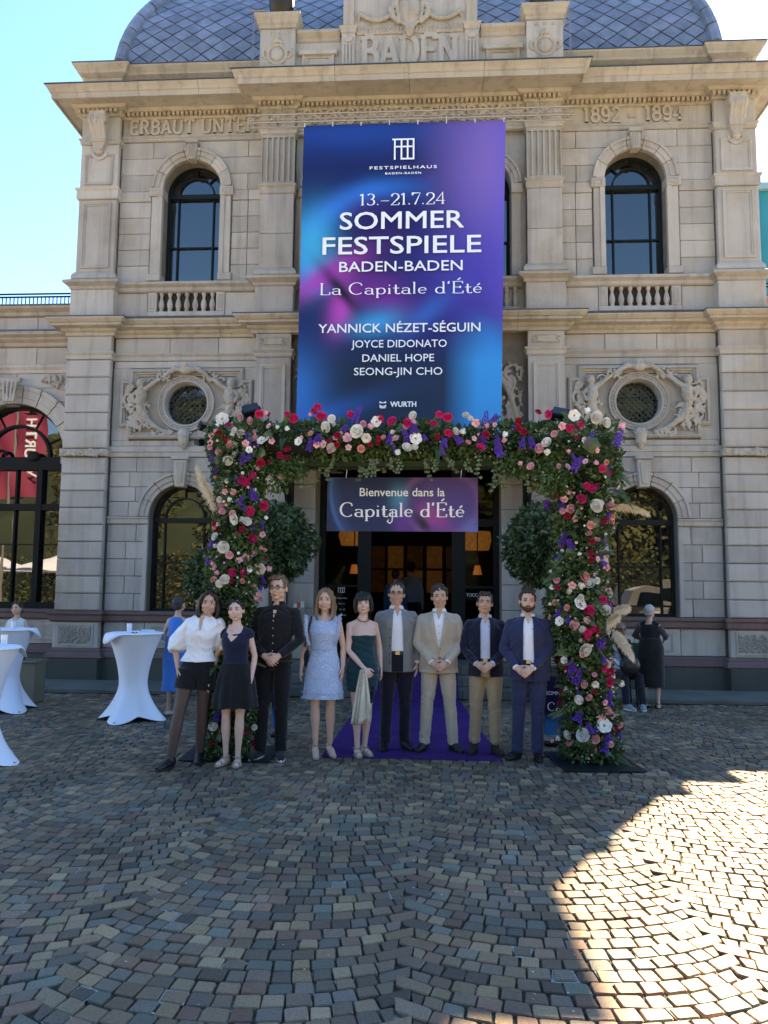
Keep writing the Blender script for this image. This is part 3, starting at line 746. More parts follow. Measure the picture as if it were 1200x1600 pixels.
    for e in (qx0+.11, qx1-.11):
        q.tube(spiral((e, 6.07), .045, .01, 1.2, 0, 14, -.205), .012, 5); q.tube(spiral((e, 6.01), .045, .01, 1.2, 180, 14, -.205), .012, 5)
    q.obj('plaque_relief', M_STD, B)
    MB().box(qx0-.03, qx1+.03, -.25, .1, 6.50, 7.05, .01).obj('pilaster_pedestal', M_ST, B)
    sweep_obj('pedestal_cap', [(qx0, .04), (qx0, -.2), (qx1, -.2), (qx1, .04)], [(.05, 7.052), (.07, 7.07), (.07, 7.11), (.17, 7.16), (.17, 7.20), (.06, 7.25)], M_ST, B)
    sweep_obj('pilaster_base', [(qx0, .04), (qx0, -.2), (qx1, -.2), (qx1, .04)], [(.05, 7.252), (.07, 7.27), (.06, 7.33), (.01, 7.40)], M_ST, B)
    sx0, sx1 = qx0+.01, qx1-.01
    MB().box(sx0, sx1, -.20, -.139, 7.402, 8.05, .008).obj('pilaster_shaft', M_ST, B); MB().box(sx0, sx1, -.20, -.139, 8.056, 8.80, .008).obj('pilaster_shaft', M_ST, B)
    sweep_obj('pilaster_band', [(sx0, .04), (sx0, -.2), (sx1, -.2), (sx1, .04)], [(.0, 8.803), (.015, 8.82), (.015, 8.92), (.045, 8.95), (.045, 8.975), (.0, 8.98)], M_STD, B)
    fl = MB(); fl.box(sx0, sx1, -.165, -.139, 8.985, 9.93)
    nf = 6; wf = (sx1-sx0)/nf
    for j in range(nf+1):
        xj = sx0+j*wf; fl.box(max(sx0, xj-.017), min(sx1, xj+.017), -.20, -.166, 8.985, 9.93)
    fl.box(sx0, sx1, -.2005, -.166, 8.986, 9.03); fl.box(sx0, sx1, -.2005, -.166, 9.88, 9.929)
    fl.obj('fluted_shaft', M_ST, B)
    sweep_obj('pilaster_cap', [(sx0, .04), (sx0, -.2), (sx1, -.2), (sx1, .04)], [(.0, 9.932), (.03, 9.95), (.03, 9.99), (.06, 10.02), (.06, 10.05), (.0, 10.055)], M_ST, B)
    MB().box(sx0, sx1, -.22, -.139, 10.06, 10.42, .008).obj('pilaster_block', M_ST, B)
    q = MB(); q.box(sx0+.06, sx1-.06, -.225, -.2, 10.12, 10.36); leaf_lumps(q, sx0+.07, sx1-.07, 10.14, 10.34, -.225, 40, .035, 9)
    q.tube(spiral((sx0+.17, 10.24), .08, .02, 1.3, 0, 16, -.235), .018, 6); q.tube(spiral((sx1-.17, 10.24), .08, .02, 1.3, 180, 16, -.235, -1), .018, 6)
    mobj('capital_carving', remesh(q, .010, 1, 'capital_carving', [M_STD]), B)

# ---------- centre bay upper wall with three windows (mostly behind the banner)
w = MB(); w.box(-2.1, 2.1, .045, .5, 6.6, 7.26)
for cx in (-1.36, 0, 1.36): arched_wall(w, cx-.68, cx+.68, 7.26, 10.05, cx, .47, 7.26, 8.98, .0, .5)
w.box(-2.1, -2.04, .0, .5, 7.26, 10.05); w.box(2.04, 2.1, .0, .5, 7.26, 10.05); w.box(-2.1, 2.1, -.10, .5, 10.05, 10.6)
w.obj('wall', M_ST, B)
for cx in (-1.36, 0, 1.36):
    arch_blocks(B, cx, 8.986, .47, .66, -.01, 7, .04)
    window(cx, .30, .47, 7.26, 8.98, [8.02])
    for t_ in (-1, 1):
        e, f = sorted((cx+t_*.475, cx+t_*.65)); MB().box(e, f, -.045, .04, 7.40, 8.80, .008).obj('jamb_stone', M_ST, B)
        e, f = sorted((cx+t_*.47, cx+t_*.675)); MB().box(e, f, -.075, .04, 8.802, 8.98, .01).obj('impost', M_ST, B); MB().box(e, f, -.07, .04, 7.26, 7.398, .01).obj('jamb_base', M_ST, B)
    k = MB(); k.prism([(cx-.06, 9.42), (cx+.06, 9.42), (cx+.09, 9.78), (cx-.09, 9.78)], -.13, .0, .012); k.obj('keystone', M_ST, B)
sweep_obj('sill_course', [(-2.08, -.02), (2.08, -.02)], [(.02, 7.048), (.05, 7.07), (.05, 7.13), (.12, 7.17), (.12, 7.215), (.03, 7.255)], M_ST, B)
MB().box(-2.08, 2.08, -.06, .044, 6.60, 6.688, .008).obj('baluster_plinth', M_ST, B)
for i in range(25):
    x = -1.9+i*.158
    if abs(abs(x)-.68) < .09: MB().box(x-.08, x+.08, -.04, .044, 6.69, 7.046, .008).obj('balustrade_block', M_ST, B)
    else: mobj('baluster', bal, B, (x, -.01, 6.69))
sweep_obj('architrave', [(-2.09, -.1), (2.09, -.1)], [(.01, 9.968), (.03, 9.98), (.03, 10.02), (.055, 10.04), (.055, 10.065), (.01, 10.07)], M_ST, B)
for u, v in ((-2.09, -1.0), (-1.0, 0), (0, 1.0), (1.0, 2.09)): stone(B, u, v, 10.073, 10.43, -.15, gap=.002)

# ---------- cornices
JL = [-5.1, -3.9, 3.9, 5.1]
low = [(0, 6.19), (.03, 6.195), (.04, 6.24), (.09, 6.27), (.10, 6.31), (.22, 6.33), (.22, 6.37), (.25, 6.38), (.30, 6.43), (.30, 6.46)]
def cornice(name, plan, prof, joints, m, inner=.1):
    """cut the run at the joints so that each block is a stone of its own"""
    segs = [[plan[0]]]
    for a, b in zip(plan, plan[1:]):
        if abs(a[1]-b[1]) < 1e-6:
            for j in sorted(joints):
                if a[0]+.15 < j < b[0]-.15: segs[-1].append((j-.003, a[1])); segs.append([(j+.003, a[1])])
        segs[-1].append(b)
    for sg in segs: sweep_obj(name, sg, prof, m, B, inner)
PL = [(-6.20, 5), (-6.20, -.15), (-5.36, -.15), (-5.36, 0), (-2.77, 0), (-2.77, -.2), (2.77, -.2), (2.77, 0), (5.36, 0), (5.36, -.15), (6.20, -.15), (6.20, 5)]
cornice('cornice_block', PL, low, [-4.2, -3.4, -1.9, -.6, .6, 1.9, 3.6, 4.6], M_STB)
sweep_obj('cornice_flashing', PL, [(.0, 6.464), (.315, 6.464), (.315, 6.476), (.0, 6.52)], M_LEAD, B)
# bed moulding with dentils follows every break; the corona runs nearly straight
bedpl = [(-6.12, 8), (-6.12, -.15), (-5.41, -.15), (-5.41, 0), (-2.71, 0), (-2.71, -.22), (-2.09, -.22), (-2.09, -.15), (2.09, -.15), (2.09, -.22), (2.71, -.22), (2.71, 0), (5.41, 0), (5.41, -.15), (6.12, -.15), (6.12, 8)]
cornice('cornice_bed', bedpl, [(.0, 10.40), (.03, 10.405), (.05, 10.43), (.05, 10.505), (.13, 10.515), (.17, 10.55), (.17, 10.60)], [-3.9, 0, 3.9], M_STB, .12)
dn = MB()
for (xa, ya), (xb, yb) in zip(bedpl[1:-1], bedpl[2:-1]):
    if abs(ya-yb) < 1e-6:
        n_ = int((xb-xa+.1)/.085)
        for i in range(n_): x = xa-.05+i*.085; dn.box(x, x+.05, ya-.118, ya-.048, 10.438, 10.503)
tag(dn.obj('dentil_row', M_STB, B), kind='stuff')
corpl = [(-6.12, 9), (-6.12, -.15), (-2.62, -.15), (-2.62, -.40), (2.62, -.40), (2.62, -.15), (6.12, -.15), (6.12, 9)]
cornice('cornice_block', corpl, [(.15, 10.56), (.38, 10.545), (.38, 10.52), (.41, 10.52), (.42, 10.61), (.44, 10.62), (.46, 10.67), (.50, 10.72), (.50, 10.74)], [-4.9, -3.8, -1.3, 0, 1.3, 3.8, 4.9], M_STB, .12)
MB().box(-2.58, 2.58, -.36, .1, 10.575, 10.735).box(-6.05, 6.05, -.10, .3, 10.578, 10.732).obj('cornice_core', M_ST, B)
sweep_obj('cornice_flashing', corpl, [(.0, 10.744), (.52, 10.744), (.52, 10.757), (.0, 10.80)], M_LEAD, B, .3)

# ---------- frieze lettering (raised slab-serif stone letters)
for txt, x, w_, y_, z_ in (('ERBAUT UNTER', -4.06, 2.42, -.001, 10.115), ('GROSSHERZOG FRIEDRICH', 0, 3.98, -.151, 10.135), ('1892 – 1894', 4.02, 1.78, -.001, 10.125)):
    sp = txt.count(' ')
    mb = text_strokes(txt, .265, x, z_, y_-.038, thick=.17, thin=.10, slab=True, track=.07, depth=.04, maxw=w_)
    mb.obj('frieze_letters', M_LET, B)

# ---------- attic and dome
att = [(-6.1, 9), (-6.1, .0), (-5.5, .0), (-5.5, .1), (5.5, .1), (5.5, .0), (6.1, .0), (6.1, 9)]
MB().box(-6.08, 6.08, .12, 9, 10.76, 11.5).obj('attic_wall', M_JOINT, B)
cornice('attic_stone', att, [(0, 10.79), (.0, 11.13)], [-4.7, -3.9, -3.2, 3.2, 3.9, 4.7], M_ST, .08)
cornice('attic_cornice', att, [(0, 11.14), (.04, 11.17), (.06, 11.24), (.16, 11.29), (.17, 11.33), (.24, 11.41), (.24, 11.445)], [-4.2, -3.4, 3.4, 4.4], M_STB, .1)
sweep_obj('attic_flashing', att, [(0, 11.449), (.255, 11.449), (.255, 11.459), (0, 11.50)], M_LEAD, B)
DH, DW, DZ, DY = 4.8, 5.72, 11.52, .42
def dome(u):        # u in 0..1 -> (half width, z, y of the front face)
    a = u*math.pi/2; c = math.cos(a)
    return DW*c, DZ+DH*math.sin(a), DY+DW*(1-c)
q = MB(); n_ = 24; rings = []
for i in range(n_):
    h_, z, y = dome(i/n_*.97); yb = DY+2*DW-(y-DY); rings.append([(-h_, y, z), (h_, y, z), (h_, yb, z), (-h_, yb, z)])
vs = [p for r_ in rings for p in r_]; fs = []
for i in range(n_-1):
    for j in range(4): fs.append((i*4+j, i*4+(j+1) % 4, i*4+4+(j+1) % 4, i*4+4+j))
fs.append(tuple((n_-1)*4+j for j in range(4)))
q.add(vs, fs); domeo = q.obj('dome_roof', M_SEAM, B)
# arc-length table for the front face
tab = [dome(i/400*.97) for i in range(401)]; sl_ = [0]
for a, b in zip(tab, tab[1:]): sl_.append(sl_[-1]+math.hypot(b[1]-a[1], b[2]-a[2]))
def on_face(x, s_, lift=.02):
    s_ = max(0, min(s_, sl_[-1]-.01)); i = np.searchsorted(sl_, s_)-1; i = max(0, min(i, 399)); t_ = (s_-sl_[i])/(sl_[i+1]-sl_[i])
    a, b = tab[i], tab[i+1]; z = a[1]+(b[1]-a[1])*t_; y = a[2]+(b[2]-a[2])*t_; h_ = a[0]+(b[0]-a[0])*t_
    dz, dy = b[1]-a[1], b[2]-a[2]; l_ = math.hypot(dz, dy)
    return Vector((max(-h_+.12, min(h_-.12, x)), y-dz/l_*lift, z+dy/l_*lift))
DWD, DHH = .205, .165
rest = MB()
for row in range(0, 30):
    s_ = row*DHH; off = DWD if row % 2 else 0
    for c_ in range(-15, 16):
        x = c_*2*DWD+off
        h_ = on_face(0, s_)
        hx = DW*math.sqrt(max(0, 1-((h_.z-DZ)/DH)**2))-.12
        if abs(x) > hx+DWD*.6: continue
        g_ = .014
        pts = [(x, s_-DHH+g_), (x+DWD-g_, s_), (x, s_+DHH-g_), (x-DWD+g_, s_)]
        pts = [(p[0], max(p[1], .02)) for p in pts]
        top = [on_face(p[0], p[1], .026+(.012 if k == 0 else 0)) for k, p in enumerate(pts)]; bot = [on_face(p[0], p[1], .004) for p in pts]
        f8 = [(0, 1, 2, 3)]+[(4+i, 4+(i+1) % 4, (i+1) % 4, i) for i in range(4)]
        if row <= 13 and abs(x) > 2.3: MB().add(top+bot, f8).obj('slate', M_SLATE, domeo)
        else: rest.add(top+bot, f8)
tag(rest.obj('upper_slates', M_SLATE, domeo), kind='stuff')
for s in (-1, 1):      # hip strips, cut into sheets
    for i in range(12):
        a, b = dome(i/12*.6), dome((i+.93)/12*.6)
        q = MB(); q.tube([(s*a[0], a[2]-.01, a[1]), (s*b[0], b[2]-.01, b[1])], [.13, .128], 8); q.obj('hip_sheet', M_SLATE, domeo, smooth=30)
MB().box(-5.75, 5.75,   .24, .40, 11.49, 11.575).obj('gutter', M_LEAD, B)

# ---------- BADEN gable
gy = -.48
g = MB(); g.box(-1.20, 1.20, gy, .6, 10.76, 13.3); g.box(-2.10, -1.2, gy+.10, .3, 10.76, 11.66); g.box(1.2, 2.10, gy+.10, .3, 10.76, 11.66)
g.obj('gable_wall', M_ST, B)
for s in (-1, 1):
    a, b = X(s, 2.07, 2.71)
    MB().box(a, b, gy-.06, .3, 10.76, 11.74, .01).obj('gable_pedestal', M_ST, B)
    sweep_obj('gable_pedestal_cap', [(a, .3), (a, gy-.06), (b, gy-.06), (b, .3)], [(0, 11.745), (.02, 11.75), (.02, 11.80), (.05, 11.83), (.06, 11.90), (.10, 11.95), (.10, 12.0), (0, 12.02)], M_STB, B)
    cxp = (a+b)/2; c_ = MB()
    for k_ in range(3): c_.ell((cxp+(k_-1)*.15, gy-.06, 11.66), (.04, .02, .035), 8, 6)
    c_.ell((cxp, gy-.07, 11.24), (.115, .05, .125), 14, 10)
    c_.tube([(cxp+.17*math.cos(R(t)), gy-.07, 11.24+.18*math.sin(R(t))) for t in range(0, 361, 20)], .028, 7)
    for t in (0, 180): c_.tube([(cxp+math.cos(R(t))*.17, gy-.07, 11.30), (cxp+math.cos(R(t))*.25, gy-.07, 11.33), (cxp+math.cos(R(t))*.26, gy-.07, 11.22), (cxp+math.cos(R(t))*.2, gy-.07, 11.16)], [.03, .03, .03, .02], 7)
    c_.tube([(cxp-.09, gy-.08, 11.44), (cxp, gy-.1, 11.52), (cxp+.09, gy-.08, 11.44)], [.02, .035, .02], 7); c_.tube([(cxp, gy-.08, 11.46), (cxp, gy-.08, 11.58)], [.03, .012], 7)
    c_.tube([(cxp-.15, gy-.07, 11.04), (cxp, gy-.09, 10.98), (cxp+.15, gy-.07, 11.04)], [.018, .04, .018], 7); c_.ell((cxp, gy-.09, 10.93), (.07, .04, .05))
    c_.box(cxp-.2, cxp+.2, gy-.055, gy-.03, 11.1, 11.4)
    mobj('rosette_carving', remesh(c_, .009, 1, 'rosette_carving', [M_STD]), B)
    u = MB(); u.lathe([(.12, 12.02), (.13, 12.06), (.07, 12.10), (.08, 12.14), (.19, 12.24), (.23, 12.38), (.24, 12.52), (.20, 12.56), (.22, 12.60), (.10, 12.66), (.06, 12.78), (.02, 12.86)], (cxp, gy+.22, 0), 20); u.obj('roof_urn', mat('bronze_urn', (.035, .03, .025), rough=.5, metal=.4), B, smooth=40)
    a2, b2 = X(s, 1.27, 2.06)
    sweep_obj('gable_cap', [(a2, gy+.1), (b2, gy+.1)], [(0, 11.56), (.03, 11.58), (.03, 11.64), (.10, 11.70), (.10, 11.76), (0, 11.80)], M_STB, B, .3)
    panel_frame(B, a2+.10, b2-.10, 10.80, 11.36, gy+.10, .10, .045)
    MB().box(a2+.04, b2-.04, gy+.02, gy+.10, 11.30, 11.38, .01).obj('panel_hood', M_ST, B)
    a3, b3 = X(s, .985, 1.225)
    f_ = MB(); f_.box(a3, b3, gy-.04, gy+.02, 10.78, 11.62)
    for j in range(4): xj = a3+.03+j*.06; f_.box(xj-.012, xj+.012, gy-.065, gy-.0405, 10.82, 11.42)
    f_.ell(((a3+b3)/2, gy-.05, 11.51), (.09, .03, .06)); f_.obj('gable_pilaster', M_ST, B)
    sweep_obj('gable_pilaster_cap', [(a3, gy+.02), (a3, gy-.04), (b3, gy-.04), (b3, gy+.02)], [(0, 11.625), (.02, 11.64), (.02, 11.70), (.05, 11.75), (0, 11.78)], M_STD, B)
    MB().box(a3+.02, b3-.02, gy-.045, gy, 11.78, 12.6, .01).obj('gable_strip', M_STD, B)
    xr = s*2.80
    rd = MB(); rd.tube([(xr, -.62, 12.05), (xr+s*.01, -.62, 11.5), (xr+s*.05, -.62, 10.78)], .007, 6); rd.tube([(xr+s*.05, -.60, 11.98), (xr-s*.02, -.63, 10.80)], .006, 6)
    rd.tube([(xr-s*.2, -.62, 12.04), (xr+s*.12, -.62, 12.04)], .012, 6)
    for z in (11.1, 11.4, 11.7): rd.tube([(xr, -.62, z), (xr+s*.05, -.60, z+.12)], .007, 5)
    rd.obj('roof_rod', mat('galvanised_steel', (.30, .26, .22), rough=.4, metal=.6), B)
text_strokes('BADEN', .56, .0, 10.99, gy-.045, thick=.17, thin=.11, slab=True, track=.03, depth=.045, maxw=1.76).obj('gable_letters', M_ST, B)
c_ = MB(); c_.box(-.96, .96, gy-.03, gy+.01, 11.60, 11.76)
for i in range(30):
    x = -.93+i*.064; c_.tube([(x, gy-.035, 11.63), (x+.03, gy-.05, 11.68), (x, gy-.035, 11.73)], .012, 5)
for s in (-1, 1):
    for i in range(14):
        t = i/13; c_.ell((s*(.28+.62*t), gy-.06, 11.98-.14*math.sin(math.pi*t)), (.05, .045, .045), 7, 5)
    c_.tube([(s*.9, gy-.04, 12.0), (s*.93, gy-.04, 11.85)], [.03, .015], 6)
mobj('garland_carving', remesh(c_, .010, 1, 'garland_carving', [M_STD]), B)
c_ = MB()
sh = [(-.20, 12.35), (-.21, 12.0), (-.17, 11.8), (0, 11.66), (.17, 11.8), (.21, 12.0), (.20, 12.35)]
c_.ell((0, gy-.03, 12.03), (.21, .10, .36), 16, 12)
c_.tube([(p[0]*1.1, gy-.08, p[1]) for p in sh], .03, 7)
c_.tube([(-.13, gy-.11, 12.2), (0, gy-.14, 12.04), (.13, gy-.11, 11.88)], .03, 6)
for s in (-1, 1): c_.tube([(s*.22, gy-.06, 12.2), (s*.34, gy-.08, 12.05), (s*.30, gy-.08, 11.88), (s*.18, gy-.08, 11.75)], [.05, .06, .05, .03], 8)
c_.tube([(0, gy-.07, 11.70), (0, gy-.10, 11.60), (0, gy-.06, 11.50)], [.07, .09, .03], 8)
mobj('coat_of_arms', remesh(c_, .010, 1, 'coat_of_arms', [M_STD]), B)
# ---------- entrance: arch over the door (partly seen beside the banner), jambs, steps, doors
w = MB()
w.box(-2.10, -1.60, .0, .5, 0, 3.95); w.box(1.62, 2.10, .0, .5, 0, 3.95)
arched_wall(w, -2.1, 2.1, 3.95, 6.6, 0, 1.45, 3.95, 3.96, .02, .5)
w.obj('wall', M_JOINT, B)
for s in (-1, 1):
    for i in range(8):
        z0 = .46+i*(3.93-.46)/8; MB().box(*X(s, 1.625, 2.085), -.06, .5, z0+.003, z0+(3.93-.46)/8-.003, .01).obj('jamb_stone', M_ST, B)
arch_blocks(B, 0, 3.97, 1.45, 1.80, .02, 11, .04)
for s in (-1, 1):
    c_ = MB()
    for k_ in range(5):
        bx, bz = s*(1.45+.13*k_), 4.75+.30*k_*.6
        c_.tube([(s*1.75, -.0, 4.3+.12*k_), (s*(1.9-.03*k_), -.04, 4.7+.16*k_), (s*(1.8-.1*k_), -.05, 5.1+.15*k_), (s*(1.9-.1*k_), -.03, 5.35+.1*k_)], [.02, .035, .04, .015], 6)
    c_.tube(spiral((s*1.78, 5.35), .18, .03, 1.5, 90, 24, -.02, s), [.04-.022*i/24 for i in range(25)], 7)
    c_.tube(spiral((s*1.86, 4.75), .14, .03, 1.5, 270, 24, -.02, -s), [.036-.02*i/24 for i in range(25)], 7)
    leaf_lumps(c_, *sorted((s*1.55, s*2.02)), 4.6, 5.6, .0, 60, .06, 77+s)
    leaf_lumps(c_, *sorted((s*1.0, s*2.02)), 5.3, 5.65, .0, 40, .06, 97+s)
    mobj('spandrel_carving', remesh(c_, .012, 1, 'spandrel_carving', [M_STD]), B)
MB().add([(-1.45, .3, 3.95), (1.45, .3, 3.95), (1.45, .3, 5.45), (-1.45, .3, 5.45)], [(0, 1, 2, 3)]).obj('fanlight_pane', M_GLASS, B)
M_STEP = mat('step_stone', (.125, .13, .115), rough=.85, noise=(4, .2), bump=(30, .3), mix2=((.07, .08, .06), 2, .45, .7))
for i, (yf, z0, z1, xa, xb) in enumerate(((-1.36, 0, .15, -2.55, 2.55), (-1.02, .15, .30, -2.42, 2.42), (-.68, .30, .45, -2.3, 2.3))):
    MB().box(xa, -.6, yf, .6, z0, z1-.001, .012).box(-.598, .9, yf, .6, z0, z1-.001, .012).box(.902, xb, yf, .6, z0, z1-.001, .012).obj('step', M_STEP, B)
# low pavement strip along the wall
for a_, b_ in ((-6.4, -2.56), (2.56, 6.4)): MB().box(a_, b_, -1.42, -.26, 0, .07, .012).obj('pavement_strip', M_STEP, B)
# lobby interior
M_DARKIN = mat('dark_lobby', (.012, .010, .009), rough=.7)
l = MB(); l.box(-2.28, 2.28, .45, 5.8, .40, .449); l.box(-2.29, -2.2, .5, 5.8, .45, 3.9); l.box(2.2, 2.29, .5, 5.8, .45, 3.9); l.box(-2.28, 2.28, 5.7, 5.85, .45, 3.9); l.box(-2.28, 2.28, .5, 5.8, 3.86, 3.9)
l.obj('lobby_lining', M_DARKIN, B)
M_PANEL = mat('warm_lit_panel', (.20, .10, .03), rough=.6, emit=((1.0, .42, .10), .0025), noise=(9, .5))
M_PANEL2 = mat('dim_lit_panel', (.10, .05, .015), rough=.6, emit=((1.0, .4, .08), .0006), noise=(9, .5))
for i, x in enumerate((-.92, -.46, .02, .50, .98)):
    for j, z in enumerate((1.85, 2.45)):
        o = MB().box(x-.19, x+.19, 5.62, 5.70, z-.27, z+.27).obj('lit_panel', M_PANEL if (x in (-.46, .50) or (i == 2 and j == 0)) else M_PANEL2, B)
# door screen
fs_ = MB(); y = .42
for x0, x1 in ((-1.60, -1.50), (-.90, -.66), (.78, 1.02), (1.52, 1.62)): fs_.box(x0, x1, y-.06, y+.08, .45, 3.9)
fs_.box(-1.5, 1.52, y-.05, y+.07, 2.80, 2.93); fs_.box(-1.5, 1.52, y-.05, y+.07, 3.82, 3.9)
fr = fs_.obj('door_screen', M_GREENFRAME, B)
for x0, x1 in ((-1.5, -.9), (1.02, 1.52)):
    MB().box(x0, x1, y-.02, y+.03, 1.70, 1.74).obj('glazing_bar', M_GREENFRAME, fr); MB().box(x0, x1, y-.05, y+.05, .45, .62).obj('door_rail', M_GREENFRAME, fr)
M_CLEAR = mat('door_glass', (.9, .92, .92), rough=.02)
_b = M_CLEAR.node_tree.nodes['Principled BSDF']; _b.inputs['Transmission Weight'].default_value = 1; _b.inputs['IOR'].default_value = 1.25
for x0, x1, z0, z1 in ((-1.5, -.9, .62, 2.80), (1.02, 1.52, .62, 2.80), (-1.5, -.9, 2.93, 3.82), (1.02, 1.52, 2.93, 3.82), (-.66, .78, 2.93, 3.82)):
    MB().box(x0, x1, y-.004, y+.004, z0, z1).obj('door_pane', M_CLEAR, fr)
# lettering on the door glass
M_TC = [mat('letter_white', (.7, .7, .7)), mat('letter_orange', (.6, .25, .05)), mat('letter_blue', (.05, .25, .5))]
for i, (ch, m_) in enumerate(zip('TOCCARION', (0, 0, 0, 0, 1, 1, 1, 2, 2))):
    text_sans(ch, .055, 1.06+i*.052, 1.555, y-.008, M_TC[m_], fr, 'door_lettering', bold=.01)
def opera_logo(parent, x, z, s, y, m, name='logo_mark'):
    q = MB(); t = s*.075
    q.box(x-.5*s, x+.5*s, y-.002, y, z+.93*s, z+1*s); q.box(x-.42*s, x-.42*s+t, y-.002, y, z, z+.93*s); q.box(x-.12*s, x-.12*s+t, y-.003, y, z+.0*s, z+.93*s)
    q.box(x+.16*s, x+.16*s+t, y-.003, y, z, z+.93*s); q.box(x+.5*s-t, x+.5*s, y-.003, y, z, z+.93*s); q.box(x-.34*s, x+.42*s, y-.004, y, z+.58*s, z+.65*s); q.box(x-.12*s, x+.42*s, y-.004, y, z, z+t)
    return q.obj(name, m, parent)
opera_logo(fr, -1.20, 1.60, .13, y-.008, M_TC[0])
for i, t in enumerate(('Ticket Office', 'Mo – Fr', '10 – 18', 'Restaurant')):
    text_sans(t, .025, -1.18, 1.49-i*.10, y-.008, M_TC[0], fr, 'door_lettering')
# lamps in the lobby, lit
M_LAMP = mat('lit_lamp_shade', (.5, .2, .05), emit=((1.0, .26, .03), .02))
M_BIGLAMP = mat('lit_pendant_shade', (.5, .25, .08), emit=((1.0, .40, .07), .011), noise=(14, .4))
for i, (x, z) in enumerate(((-1.02, 2.03), (1.27, 2.03))):
    t_ = thing('wall_lamp', (x, .95, z), ('small orange lit cone lamp behind the left glass door panel', 'small orange lit cone lamp above the TOCCARION lettering in the right door panel')[i], 'lamp')
    q = MB(); q.lathe([(.085, -.08), (.05, .09)], n=16); q.obj('lamp_shade', M_LAMP, t_, smooth=40)
    MB().box(-.01, .01, -.01, .01, .10, 1.6).obj('lamp_rod', M_IRON, t_)
for i, (x, z) in enumerate(((-1.12, 2.66), (1.30, 2.58))):
    t_ = thing('pendant_lamp', (x, 1.7, z), ('glowing amber pendant shade half hidden by the left end of the welcome sign', 'glowing amber pendant shade below the right end of the welcome sign')[i], 'lamp')
    q = MB(); q.lathe([(.24, -.14), (.29, .05), (.27, .22)], n=20); q.obj('lamp_shade', M_BIGLAMP, t_, smooth=40)
    MB().box(-.01, .01, -.01, .01, .22, .9).obj('lamp_rod', M_IRON, t_)
# iron canopy over the door
CN = thing('entrance_canopy', (0, -.3, 3.9), 'dark iron and glass canopy over the entrance behind the flower garland', 'canopy')
q = MB(); q.box(-2.3, 2.3, -1.55, -1.47, -.02, .12); q.box(-2.3, -2.22, -1.47, .3, -.02, .12); q.box(2.22, 2.3, -1.47, .3, -.02, .12)
for x in (-1.1, 0, 1.1): q.box(x-.03, x+.03, -1.47, .3, 0, .08)
q.obj('canopy_frame', M_IRON, CN)
MB().box(-2.22, 2.22, -1.47, .3, .082, .095).obj('canopy_glass', M_GLASS, CN)
for s in (-1, 1):
    q = MB(); xx = s*2.02
    q.tube([(xx, -1.35, -.06), (xx, -.8, -.16), (xx, -.35, -.5), (xx, .05, -1.2)], [(.05, .07), (.06, .09), (.06, .08), (.05, .05)], 8)
    q.box(xx-.05, xx+.05, -.05, .07, -1.3, 0); q.box(xx-.04, xx+.04, -1.4, .07, -.05, -.02)
    q.tube([(xx, -.62+.22*math.cos(R(t)), -.42+.22*math.sin(R(t))) for t in range(0, 361, 20)], .025, 6)
    q.ell((xx, -.05, -.1), (.10, .10, .16)); q.obj('canopy_bracket', M_IRON, CN, smooth=40)

